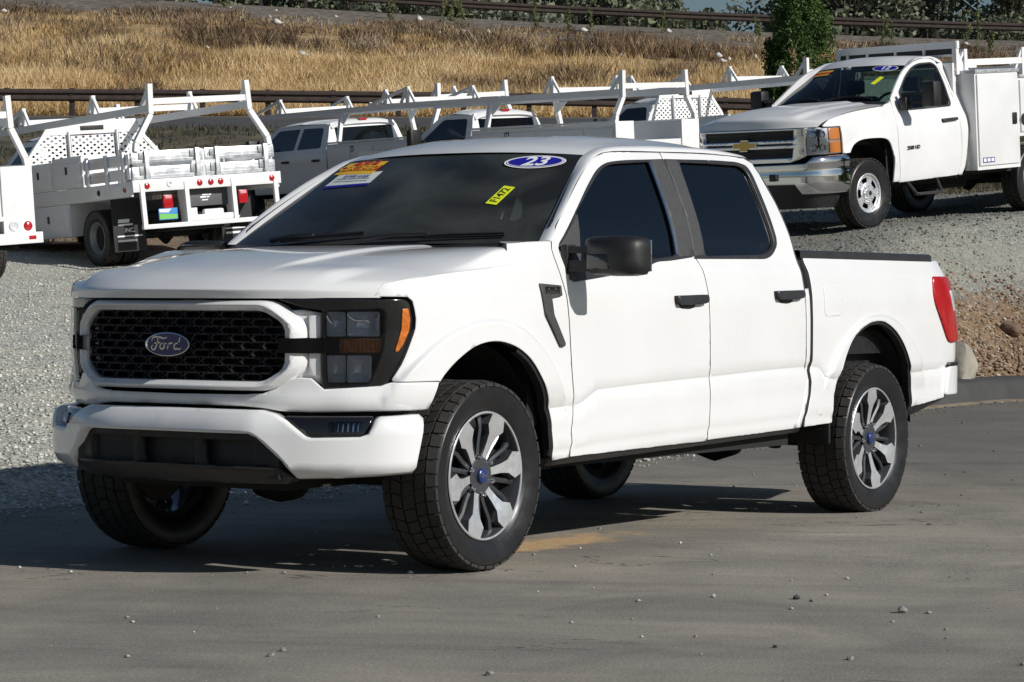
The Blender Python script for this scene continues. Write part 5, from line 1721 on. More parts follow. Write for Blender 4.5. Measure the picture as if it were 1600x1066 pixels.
# ================================================================ parts shared by the parked work vehicles
def deep(o, parent=None):
    c = o.copy(); C.objects.link(c)
    if parent: c.parent = parent
    for ch in o.children: deep(ch, c)
    return c
def place(root, o, X, Y, Z):
    root.matrix_world = Matrix(((X[0], Y[0], Z[0], o[0]), (X[1], Y[1], Z[1], o[1]), (X[2], Y[2], Z[2], o[2]), (0, 0, 0, 1)))
def part(name, fn, m, parent, ang=35, smooth=True, label=None):
    bm = bmesh.new(); fn(bm); bmesh.ops.recalc_face_normals(bm, faces=bm.faces)
    return finish(name, bm, m, parent, smooth, ang, label)
def mk_box(name, lo, hi, m, parent, bev=.012, label=None):
    return part(name, lambda bm: box(bm, lo, hi, bev), m, parent, 30, True, label)

_wb = tyre_bm(.40, .25, .225, tread=False, n=40)
nb = 36
for i in range(nb):
    a0 = 2*PI*i/nb; st = 2*PI/nb
    for y0, y1, sh in ((-.118, -.072, 0), (-.062, -.018, .5), (.018, .062, 0), (.072, .118, .5)):
        q = []
        for a, y in ((a0+sh*st+.06*st, y0), (a0+sh*st+.06*st, y1), (a0+sh*st+.90*st, y1), (a0+sh*st+.90*st, y0)):
            q.append((a, y))
        A = [_wb.verts.new((.389*math.cos(a), y, .389*math.sin(a))) for a, y in q]; B = [_wb.verts.new((.400*math.cos(a), y, .400*math.sin(a))) for a, y in q]
        _wb.faces.new(B).material_index = 1
        for k in range(4): _wb.faces.new((A[k], A[(k+1) % 4], B[(k+1) % 4], B[k])).material_index = 1
bmesh.ops.recalc_face_normals(_wb, faces=_wb.faces)
_o = finish('tyre', _wb, [RUBBER, TREADM], None); TYRE2 = _o.data; bpy.data.objects.remove(_o)
def rim_holes():
    """eight-lug stamped alloy: outer flange, dish with oval windows, hub with lugs; outer face at -Y"""
    bm = bmesh.new()
    lathe(bm, [(.222, -.095), (.228, -.100), (.222, -.104), (.208, -.098), (.200, -.080)], 48)
    n = 5
    # dish between r .10 and .20 with windows
    for k in range(n):
        a0 = 2*PI*k/n
        for (r0, r1, y0, y1) in ((.10, .125, -.088, -.080), (.178, .200, -.076, -.080)):
            for j in range(8):
                aa = [a0+2*PI/n*(j+t)/8 for t in (0, 1)]
                bm.faces.new([bm.verts.new((r*math.cos(a), y, r*math.sin(a))) for r, y, a in ((r0, y0, aa[0]), (r0, y0, aa[1]), (r1, y1, aa[1]), (r1, y1, aa[0]))])
        for j in (0, 1, 6, 7):
            aa = [a0+2*PI/n*(j+t)/8 for t in (0, 1)]
            bm.faces.new([bm.verts.new((r*math.cos(a), y, r*math.sin(a))) for r, y, a in ((.125, -.080, aa[0]), (.125, -.080, aa[1]), (.178, -.076, aa[1]), (.178, -.076, aa[0]))])
    bmesh.ops.remove_doubles(bm, verts=bm.verts, dist=1e-4)
    lathe(bm, [(.10, -.088), (.094, -.100), (.075, -.104), (.060, -.104), (.055, -.118), (.0, -.120)], 32)
    for k in range(8):
        a = 2*PI*k/8
        lathe(bm, [(0, -.124), (.009, -.122), (.010, -.10)], 8, mtx=Matrix.Translation((.082*math.cos(a), 0, .082*math.sin(a))))
    bmesh.ops.recalc_face_normals(bm, faces=bm.faces)
    return bm
_o = finish('rim', rim_holes(), MACH, None); RIM_A = _o.data; bpy.data.objects.remove(_o)
bm = bmesh.new(); lathe(bm, [(.222, -.100), (.215, -.04), (.205, .06), (.215, .10)], 32); lathe(bm, [(.0, -.03), (.205, -.02)], 24); bmesh.ops.recalc_face_normals(bm, faces=bm.faces)
_o = finish('rim_barrel', bm, DARK, None); BARREL = _o.data; bpy.data.objects.remove(_o)
bm = bmesh.new()
lathe(bm, [(.224, -.098), (.230, -.103), (.222, -.107), (.205, -.09), (.190, -.02), (.165, .02), (.125, .03), (.115, -.01), (.085, -.02), (.0, -.025)], 40)
for k in range(8):
    a = 2*PI*k/8; lathe(bm, [(0, -.025), (.012, -.022), (.013, .02)], 8, mtx=Matrix.Translation((.10*math.cos(a), 0, .10*math.sin(a))))
bmesh.ops.recalc_face_normals(bm, faces=bm.faces)
_o = finish('rim', bm, STEELR, None); RIM_D = _o.data; bpy.data.objects.remove(_o)
bm = bmesh.new(); lathe(bm, [(0, -.125), (.028, -.123), (.030, -.11)], 16); bmesh.ops.recalc_face_normals(bm, faces=bm.faces)
_o = finish('hub_cap', bm, INK, None); CAP2 = _o.data; bpy.data.objects.remove(_o)
def wheel2(parent, x, y, z, meshes, flip):
    w = bpy.data.objects.new('wheel', None); C.objects.link(w); w.parent = parent; w.location = (x, y, z)
    w.rotation_euler = (0, 0, PI if flip else 0); w.empty_display_size = .1
    for nm, me in meshes:
        o = bpy.data.objects.new(nm, me); C.objects.link(o); o.parent = w
    return w

# ================================================================ the older white service pickup on the gravel, right
CV = thing('service_pickup', 'older white regular cab service pickup with chrome front, gold emblem and oval 12 windscreen sticker', 'service truck')
CG = [(.573, .50), (.585, .634), (.575, .831), (.575, 1.041), (.590, 1.278), (.625, 1.44)]     # front door gap
PLAIN = [xline(lambda x, z=z: z, -.3, 2.3, .05) for z in (.46, .52, .60, 1.22, 1.28, 1.34)]
archC = spline([(.468, .50), (.478, .60), (.468, .836), (.42, .960), (.32, 1.010), (.09, 1.022), (-.15, 1.010), (-.29, .955), (-.350, .875)], .04)
fen = spline([(-.60, 1.268), (-.36, 1.322), (-.12, 1.357), (.15, 1.374), (.42, 1.386)], .05)+[(.58, 1.41), (.612, 1.43)]+spline(CG[::-1], .06)[1:]+archC+[(-.352, .876), (-.448, .872), (-.450, 1.081), (-.457, 1.182), (-.70, 1.182), (-.72, 1.20)]
both2 = lambda o: (o, dup(o, CV, mirror=True))
fe = panel('fender', fen, cbody, WHITE2, CV, grid=.05, lines=[rad_line(0, r) for r in (.60, .62, .64, .66)])
both2(fe)
doorC = spline([(.635, 1.455), (.84, 1.619), (1.07, 1.772), (1.30, 1.862), (1.50, 1.905), (1.70, 1.905), (1.775, 1.87), (1.815, 1.76), (1.855, 1.631), (1.872, 1.44), (1.866, 1.30), (1.845, 1.12), (1.842, .866), (1.81, .679), (1.765, .53)], .06)+[(1.74, .515), (.59, .487)]+spline([(p[0]+.012, p[1]) for p in CG], .06)
glC = fillet([(.845, 1.52), (1.06, 1.694), (1.24, 1.792), (1.40, 1.838), (1.67, 1.846), (1.745, 1.81), (1.775, 1.619), (1.768, 1.38), (1.735, 1.350), (1.26, 1.338), (.86, 1.332)], [.03, .08, .08, .08, .06, .06, .1, .03, .03, .1, .03], 3)
dC = panel('door', doorC, cbody, WHITE2, CV, grid=.05, holes=[glC], lines=PLAIN)
glO = fillet([(.815, 1.525), (1.05, 1.712), (1.23, 1.812), (1.40, 1.858), (1.68, 1.866), (1.765, 1.82), (1.795, 1.62), (1.788, 1.37), (1.745, 1.330), (1.26, 1.318), (.82, 1.310)], [.03, .08, .08, .08, .06, .06, .1, .03, .03, .1, .03], 3)
panel('window_trim', glO, cbody, BLACK, dC, grid=.06, holes=[glC], off=.004, depth=.01, rim=0)
panel('window_glass', glC, cbody, glass_mat('grey_side_glass', (.22, .27, .29), 1.5), dC, grid=.08, off=-.008, depth=0, rim=0)
panel('handle', fillet([(1.47, 1.19), (1.78, 1.198), (1.78, 1.165), (1.48, 1.150)], .014), cbody, SATIN, dC, grid=.05, off=.035, depth=.036, rim=.008, rimw=.009)
bm = bmesh.new(); text_bm(bm, '2500 HD', .062, frame_mtx((.855, -1.004, .878), (1, 0, .03), (0, 0, 1)), 0, ext=.002, shear=.2, weight=.002, sx=1.1)
finish('door_badge', bm, INK, dC, smooth=False)
both2(dC)
# rocker and cab corner
both2(panel('cab_corner', spline([(1.865, 1.30), (1.885, 1.44), (1.868, 1.631), (1.828, 1.76), (1.80, 1.84), (1.95, 1.84), (1.99, 1.766), (2.025, 1.60), (2.035, 1.40), (2.02, 1.20), (1.97, .874), (1.90, .607), (1.84, .515)], .07)+[(1.775, .515)]+spline([(1.775, .53), (1.822, .679), (1.854, .866), (1.857, 1.12)], .07), cbody, WHITE2, CV, grid=.06, lines=PLAIN))
# roof, pillars
Gc = [(.625, 1.455), (.84, 1.628), (1.07, 1.782), (1.30, 1.872), (1.50, 1.914), (1.70, 1.914), (1.785, 1.876), (1.90, 1.84)]
Wc = [(.60, .835, 1.415), (.82, .775, 1.56), (1.04, .70, 1.70), (1.26, .635, 1.838), (1.45, .62, 1.915), (1.70, .62, 1.935), (1.86, .62, 1.925), (1.98, .64, 1.875)]
def keyed2(keys, m=5):
    ch = [pchip(list(range(len(keys))), [k[c] for k in keys]) for c in range(len(keys[0]))]
    return [tuple(f(i/m) for f in ch) for i in range((len(keys)-1)*m+1)]
GP = [Vector(cbody(a, b)) for a, b in keyed2(Gc)]; WPc = [Vector(p) for p in keyed2(Wc)]
rows = []
for g_, w_ in zip(GP, WPc):
    n_ = Vector((-.35*(1-sstep(1.1, 1.4, g_.x)), .75, .55)).normalized(); cp = (g_+w_)/2+n_*.034
    rows.append([(p.x, -p.y, p.z) for p in [g_-Vector((0, .02, 0))]+[g_*(1-u)**2+cp*2*u*(1-u)+w_*u*u for u in [k/5 for k in range(6)]]+[w_-Vector((0, .003, .012))]])
bm = bmesh.new(); loft(bm, rows); bmesh.ops.recalc_face_normals(bm, faces=bm.faces)
both2(finish('cab_frame', bm, WHITE2, CV, ang=50))
zc2 = pchip([1.15, 1.3, 1.5, 1.75, 2.0], [1.855, 1.925, 1.965, 1.965, 1.90])
rows = []
for i, e in enumerate(WPc):
    if e.x < 1.255: continue
    xc = e.x-.10*(1-sstep(1.25, 1.6, e.x)); zz = zc2(xc)
    rows.append([(xc+(e.x-xc)*u*u, e.y*u, zz+(e.z-zz)*abs(u)**2.5) for u in [k/10 for k in range(-10, 11)]])
part('roof', lambda bm: loft(bm, rows), WHITE2, CV, 60)
edgeC = WPc[:16]
def wsc(u, v, off=0.0):
    f = max(0, min(14.999, v*15)); i = int(f); e = edgeC[i].lerp(edgeC[i+1], f-i)
    xc = .40+(1.16-.40)*v; zz = 1.44+(1.855-1.44)*v+.02*math.sin(PI*v)
    p = Vector((xc+(e.x-xc)*abs(u)**2.2, e.y*u, zz+(e.z-zz)*abs(u)**2.2))
    return p+Vector((-.5, 0, .85)).normalized()*off
bm = bmesh.new(); loft(bm, [[wsc(u/10, v/10) for u in range(-10, 11)] for v in range(11)]); bmesh.ops.recalc_face_normals(bm, faces=bm.faces)
wsC = finish('windscreen', bm, GLASS_W, CV, ang=80)
def wscf(u, v, off):
    return frame_mtx(wsc(u, v, off), wsc(u-.03, v)-wsc(u+.03, v), wsc(u, v+.03)-wsc(u, v-.03))
M = wscf(-.70, .89, .01); bm = bmesh.new()
flat_poly(bm, ellipse(.16, .068, 36), M, 0, 0); flat_poly(bm, ellipse(.147, .057, 36), M, 1, .003); text_bm(bm, '12', .12, M @ Matrix.Translation((0, 0, .006)), 0, shear=.2, weight=.003)
finish('year_sticker', bm, [STKWHITE, STKBLUE], wsC, smooth=False, label='oval blue year sticker reading 12')
M = wscf(-.70, .55, .008) @ Matrix.Rotation(R(70), 4, 'Z'); bm = bmesh.new(); flat_poly(bm, [(-.09, -.03), (.09, -.03), (.09, .03), (-.09, .03)], M, 0)
finish('stock_sticker', bm, STKYEL, wsC, smooth=False)
bm = bmesh.new()
for (v0, v1, mi) in ((.93, .88, 0), (.88, .82, 1), (.82, .78, 0)):
    loft(bm, [[wsc(.90-.055*k, v0, .008) for k in range(9)], [wsc(.90-.055*k, v1, .008) for k in range(9)]], mi=mi)
finish('banner_sticker', bm, [STKGOLD, STKRED], wsC, smooth=False)
# hood
hx = pchip([0, .12, .25, .5, 1], [-.99, -.955, -.78, -.40, .45]); hxe = pchip([0, .12, .25, .5, 1], [-.76, -.70, -.59, -.22, .42])
hz = pchip([0, .12, .25, .5, 1], [1.19, 1.295, 1.345, 1.395, 1.440]); hze = pchip([0, .12, .25, .5, 1], [1.186, 1.235, 1.272, 1.343, 1.390])
hh_ = pchip([0, .12, .25, .5, 1], [.865, .90, .930, .945, .925])
def hoodc(t, w):
    a = abs(w); k = sstep(.62, .72, a)*.45+.55*a**3
    ctr = .02*(1-sstep(.40, .52, a))*sstep(.2, .5, t)
    return (hx(t)+(hxe(t)-hx(t))*a**2.2, hh_(t)*w, hz(t)+ctr+(hze(t)-hz(t))*(k if t > .15 else a**2.5))
bm = bmesh.new(); loft(bm, [[hoodc(t, w/24) for w in range(-24, 25)] for t in (0, .03, .06, .09, .12, .15, .18, .22, .27, .33, .4, .5, .6, .7, .8, .9, 1)]); bmesh.ops.recalc_face_normals(bm, faces=bm.faces)
finish('hood', bm, WHITE2, CV, ang=60)
bm = bmesh.new(); loft(bm, [[hoodc(1, w/10)-Vector((0, 0, .01)) if False else Vector(hoodc(1, w/10))-Vector((.03, 0, .015)) for w in range(-10, 11)], [wsc(w/10, .03) for w in range(-10, 11)]])
finish('cowl_grille', bm, BLACK, CV)
for (u0, u1) in ((-.02, -.8), (.72, .02)):
    bm = bmesh.new(); tube(bm, [wsc(u0+(u1-u0)*k/8, .02+.10*math.sin(PI*k/9), .02) for k in range(9)], .010, 6); finish('wiper', bm, BLACK, CV)
# front: chrome grille with two black openings, gold emblem
def frt(h, z, off=0.0):
    a = abs(h); x = CHP.at(CHP.s_of_h(a))[0]
    return Vector((x-off, h, z))
def gpanel(name, poly, m, parent, off, depth, **k):
    def sf(a, b, o=0.0): 
        q = frt(a, b, o); return (q.x, q.y, q.z)
    return panel(name, poly, sf, m, parent, grid=.07, off=off, depth=depth, sign=1, **k)
gr = gpanel('grille', fillet([(-.775, 1.185), (.775, 1.185), (.765, .86), (.60, .80), (-.60, .80), (-.765, .86)], .01), CHROME, CV, .01, .06, rim=.006, rimw=.012, holes=[[(-.66, 1.165), (.66, 1.165), (.655, 1.055), (-.655, 1.055)], [(-.65, .965), (.65, .965), (.63, .855), (-.63, .855)], [(-.645, 1.02), (.645, 1.02), (.645, 1.00), (-.645, 1.00)]])
gpanel('grille_mesh', [(-.70, 1.17), (.70, 1.17), (.66, .83), (-.66, .83)], BLACK, gr, -.04, 0)
for z in (1.13, 1.09, .93, .89):
    bm = bmesh.new(); tube(bm, [frt(h*.06, z, -.02) for h in range(-10, 11)], .006, 4); finish('grille_slat', bm, SATIN, gr)
bow = [(-.155, -.02), (-.145, .035), (-.05, .035), (-.045, .06), (.06, .06), (.06, .035), (.165, .035), (.150, -.02), (.05, -.02), (.045, -.052), (-.06, -.052), (-.06, -.02)]
M = frame_mtx(frt(0, 1.005, .02), (0, -1, 0), (0, 0, 1))
def emb2(bm):
    prism(bm, [(a*1.08, b*1.14) for a, b in bow], lambda a, b: M @ Vector((a, b, -.02)), M.to_3x3() @ Vector((0, 0, .03)), mi=0)
    prism(bm, bow, lambda a, b: M @ Vector((a, b, .01)), M.to_3x3() @ Vector((0, 0, .006)), mi=1)
part('emblem', emb2, [CHROME, GOLD], gr, 30)
for sg in (-1, 1):
    hl = finish('headlamp', panel_bm(fillet([(-.895, 1.180), (-.462, 1.178), (-.452, 1.08), (-.452, .882), (-.93, .872)], .012), cbody, grid=.05, off=-.03, depth=.04, sign=sg), mat('lamp_bowl', (.62, .64, .66), .25, metal=.7), CV)
    for (z0, z1) in ((1.035, 1.165), (.89, 1.015)):
        for (sa, sb, mm, nm) in ((-.885, -.655, CLEARL, 'reflector'), (-.635, -.47, AMBER, 'turn_signal')):
            if nm == 'reflector':
                for cs in (-.83, -.72):
                    q = cbody(cs, (z0+z1)/2, -.02); nx, nh = CHP.at(cs)[2:]
                    bm = bmesh.new(); 
                    Mx = frame_mtx((q[0], sg*q[1], q[2]), (nh, -nx*sg, 0) if sg > 0 else (-nh, -nx, 0), (0, 0, 1))
                    rr_ = [(0, -.01), (.030, -.004), (.046, .016), (.050, .018)]
                    rows = [[Mx @ Vector((r_*math.cos(2*PI*k/20), r_*math.sin(2*PI*k/20), (y_ if True else 0))) for k in range(20)] for r_, y_ in rr_[1:]]
                    loft(bm, rows, closed=True); bmesh.ops.recalc_face_normals(bm, faces=bm.faces)
                    finish(nm, bm, CHROME, hl)
            else:
                finish(nm, panel_bm([(sa, z1), (sb, z1), (sb, z0), (sa, z0)], cbody, grid=.04, off=-.018, depth=.012, sign=sg, rim=.002), AMBER if False else mat('amber_pale', (.75, .26, .04), .25, coat=1.0), hl)
    finish('lamp_cover', panel_bm(fillet([(-.893, 1.178), (-.464, 1.176), (-.454, 1.08), (-.454, .884), (-.925, .875)], .012), cbody, grid=.06, off=-.004, depth=0, sign=sg, rim=0), GLASS_L, hl)
# chrome bumper
CBP = Plan([(-1.08, 0), (-1.07, .35), (-1.03, .62), (-.95, .82), (-.80, .94), (-.62, .985), (-.40, 1.0), (-.1, 1.0), (.1, 1.0)])
CB0 = CBP.s[0]
_cbz = pchip([.42, .50, .56, .65, .72, .80, .87], [.03, .008, .0, .0, .010, .0, .03])
def cbump(t, z, off=0.0):
    x, h, nx, nh = CBP.at(CB0+abs(t)); o = off-_cbz(z); return (x+nx*o, (h+nh*o)*(-1 if t < 0 else 1), z)
def cmir(P): return [(a-CB0, b) for a, b in P]+[(-(a-CB0), b) for a, b in P[::-1] if a-CB0 > 1e-6]
bC = panel('front_bumper', cmir([(CB0, .775), (-1.01, .785), (-.90, .855), (-.36, .868), (-.345, .80), (-.365, .43), (-1.06, .445), (-1.10, .50), (-1.14, .555), (CB0, .56)]), cbump, CHROME, CV, grid=.05, sign=1, depth=.07, rim=.012, rimw=.016)
panel('air_dam', cmir([(CB0, .57), (-1.09, .57), (-1.0, .44), (-.45, .43), (-.50, .28), (CB0, .28)]), cbump, BLACK, bC, grid=.08, sign=1, off=-.05, depth=.05)
for sg in (-1, 1):
    bm = bmesh.new(); box(bm, (-1.09, min(.40*sg, .50*sg), .60), (-1.05, max(.40*sg, .50*sg), .68), .01); finish('tow_hook', bm, BLACK, bC)
# tow mirrors
for sg in (-1, 1):
    def mir(bm):
        box(bm, (.80, min(1.17*sg, 1.36*sg), 1.335), (.96, max(1.17*sg, 1.36*sg), 1.635), .04)
        bar(bm, (.76, .93*sg, 1.50), (.86, 1.20*sg, 1.505), .05, .035); bar(bm, (.76, .93*sg, 1.40), (.86, 1.20*sg, 1.395), .05, .035)
        box(bm, (.70, min(.92*sg, 1.03*sg), 1.32), (.84, max(.92*sg, 1.03*sg), 1.47), .03)
    part('side_mirror', mir, BLACK, CV, 40)
for x, nm in ((0, 'f'), (3.39, 'r')):
    for sg in (-1, 1):
        wheel2(CV, x, sg*.87, .40, (('tyre', TYRE2), ('rim', RIM_A), ('rim_barrel', BARREL), ('hub_cap', CAP2)), sg > 0)
def under(bm):
    box(bm, (-.75, -.60, .45), (.5, .60, 1.10)); box(bm, (.55, -.90, .48), (1.85, .90, .62)); box(bm, (-.75, -.86, .95), (.50, .86, 1.16)); box(bm, (.42, -.92, .55), (.60, .92, 1.30))
    for sg in (-1, 1): box(bm, (-.9, min(.42*sg, .52*sg), .42), (4.9, max(.42*sg, .52*sg), .60))
    box(bm, (2.2, -.4, .33), (2.8, .1, .5), .05); tube(bm, [(3.39, -.8, .4), (3.39, .8, .4)], .06, 10); tube(bm, [(0, -.8, .4), (0, .8, .4)], .05, 10); box(bm, (1.9, -.9, .50), (5.0, .9, .56))
    lathe(bm, [(0, -.2), (.15, 0), (0, .2)], 12, mtx=Matrix.Translation((3.39, 0, .4)))
part('chassis', under, DARK, CV, smooth=False)
for sg in (-1, 1):
    bm = bmesh.new(); lathe(bm, [(.0, sg*.55), (.54, sg*.55), (.54, sg*.93)], 20, a0=R(5), a1=R(175), mtx=Matrix.Translation((.02, 0, .46)) @ Matrix.Scale(1.03, 4, (0, 0, 1))); finish('wheel_house', bm, DARK, CV)
    bm = bmesh.new(); tube(bm, [(.75, .95*sg, .50), (.80, 1.06*sg, .34), (1.30, 1.06*sg, .34), (1.35, .95*sg, .50)], .022, 8); box(bm, (.84, min(.98*sg, 1.08*sg), .325), (1.28, max(.98*sg, 1.08*sg), .345), .004); finish('cab_step', bm, SATIN, CV)
def cab_in(bm):
    prism(bm, [(.45, 1.30), (.58, 1.43), (.95, 1.42), (1.02, 1.1)], lambda a, b: (a, -.86, b), (0, 1.72, 0))
    for y in (-.42, .42):
        box(bm, (1.62, y-.28, .85), (1.80, y+.28, 1.50), .05); box(bm, (1.64, y-.12, 1.53), (1.74, y+.12, 1.70), .04); box(bm, (1.20, y-.28, .8), (1.75, y+.28, .98), .05)
part('seats_and_dash', cab_in, mat('grey_cab_trim', (.10, .10, .10), .8), CV, 50)
bm = bmesh.new(); lathe(bm, [(.18+.016*math.cos(2*PI*i/8), .016*math.sin(2*PI*i/8)) for i in range(9)], 20, axis='X', mtx=Matrix.Translation((1.18, -.42, 1.36)) @ Matrix.Rotation(R(24), 4, 'Y')); finish('steering_wheel', bm, DASH, CV)
def backw(bm):
    box(bm, (1.93, -.90, .55), (1.97, .90, 1.36)); box(bm, (1.91, -.64, 1.80), (1.96, .64, 1.88))
    for sg in (-1, 1): box(bm, (1.90, min(.60*sg, .86*sg), 1.36), (1.965, max(.60*sg, .86*sg), 1.84))
part('cab_back', backw, WHITE2, CV, smooth=False)
mk_box('rear_window', (1.93, -.60, 1.37), (1.94, .60, 1.80), GLASS_W, CV, 0)
# service body with tall side cabinets
SBODY = mk_box('service_body', (2.06, -.70, .56), (5.0, .70, .80), WHITE2, CV, .01)
for sg in (-1, 1):
    def cab_(bm, sg=sg):
        y0, y1 = sorted((sg*.62, sg*1.085))
        box(bm, (2.02, y0, .55), (2.93, y1, 1.70)); box(bm, (2.93, y0, .92), (3.92, y1, 1.62)); box(bm, (3.92, y0, .55), (5.0, y1, 1.62))
    part('side_cabinet', cab_, WHITE2, CV, smooth=False)
    def dr(x0, x1, z0, z1):
        y = sorted((sg*1.085, sg*1.105))
        d_ = mk_box('cabinet_door', (x0, y[0], z0), (x1, y[1], z1), WHITE2, CV, .005)
        ym = sorted((sg*1.100, sg*1.118)); xl = x1-.10
        l_ = mk_box('latch', (xl-.045, ym[0], (z0+z1)/2-.09+.02), (xl+.045, ym[1], (z0+z1)/2+.05+.02), BLACK, d_, .015)
        return d_
    d1 = dr(2.05, 2.905, .60, 1.685); dr(2.955, 3.90, .97, 1.60); dr(3.95, 4.97, .60, 1.60)
    if sg < 0:
        bm = bmesh.new(); M = frame_mtx((2.23, -1.1062, .645), (1, 0, 0), (0, 0, 1))
        flat_poly(bm, [(-.125, -.012), (.125, -.012), (.125, .05), (-.125, .05)], M, 0)
        for k in range(3): flat_poly(bm, [(-.11+.08*k, 0), (-.05+.08*k, 0), (-.05+.08*k, .04), (-.11+.08*k, .04)], M, 1, .001)
        finish('maker_plate', bm, [STKBLUE, STKWHITE], d1, smooth=False)
        bm = bmesh.new(); lathe(bm, [(.06, 0), (.07, -.004), (.075, 0)], 20, mtx=Matrix.Translation((3.02, -1.107, 1.12))); lathe(bm, [(0, -.002), (.06, -.002)], 20, mtx=Matrix.Translation((3.02, -1.107, 1.12))); finish('fuel_filler', bm, [INK], CV)
    yy = sorted((sg*.62, sg*1.10))
    tp = mk_box('tread_plate', (2.02, yy[0], 1.70), (2.95, yy[1], 1.745), mat('tread_plate', (.66, .67, .68), .4, metal=.6, noise=.35, nscale=55), CV, .004)
    mk_box('tread_plate', (2.96, yy[0], 1.625), (5.0, yy[1], 1.665), MATS['tread_plate'], CV, .004)
# rack: cab guard and ladder bars
def guard(bm):
    for sg in (-1, 1):
        bar(bm, (1.98, sg*.86, 1.70), (1.98, sg*.86, 2.10), .06); prism(bm, [(2.0, 1.72), (2.0, 2.02), (2.13, 1.80), (2.25, 1.74), (2.25, 1.70)], lambda a, b: (a, sg*.86-.01, b), (0, .02, 0))
    bar(bm, (1.98, -.90, 2.055), (1.98, .90, 2.055), .05, .085); bar(bm, (1.98, -.86, 1.93), (1.98, .86, 1.93), .04, .03)
    for y in (-.42, .0, .42, .72): bar(bm, (1.965, y, 1.93), (1.965, y, 2.05), .03)
part('cab_guard', guard, STEELW, CV, smooth=False)
part('guard_screen', lambda bm: box(bm, (1.975, -.84, 1.94), (1.985, .84, 2.015)), BLACK, CV, smooth=False)
def ladder_bar(bm, x, y0, z0, z1, w=.06):
    for sg in (-1, 1):
        bar(bm, (x, sg*y0, z0), (x, sg*y0, z1), w); bar(bm, (x-.20, sg*y0, z0), (x-.02, sg*y0, z1-.03), .035)
    bar(bm, (x, -y0, z0+.09), (x, y0, z0+.09), .05, .07)
def lbars(bm):
    ladder_bar(bm, 2.15, .86, 1.745, 2.0); ladder_bar(bm, 3.38, .86, 1.66, 2.0)
    for sg in (-1, 1): bar(bm, (2.15, sg*.86, 1.84), (4.9, sg*.86, 1.84), .05, .075)
part('ladder_rack', lbars, STEELW, CV, smooth=False)
place(CV, (18.3106, 7.1113, 1.9573), (.9798, -.1795, .0878), (.1797, .9837, .0053), (-.0873, .0106, .9961))
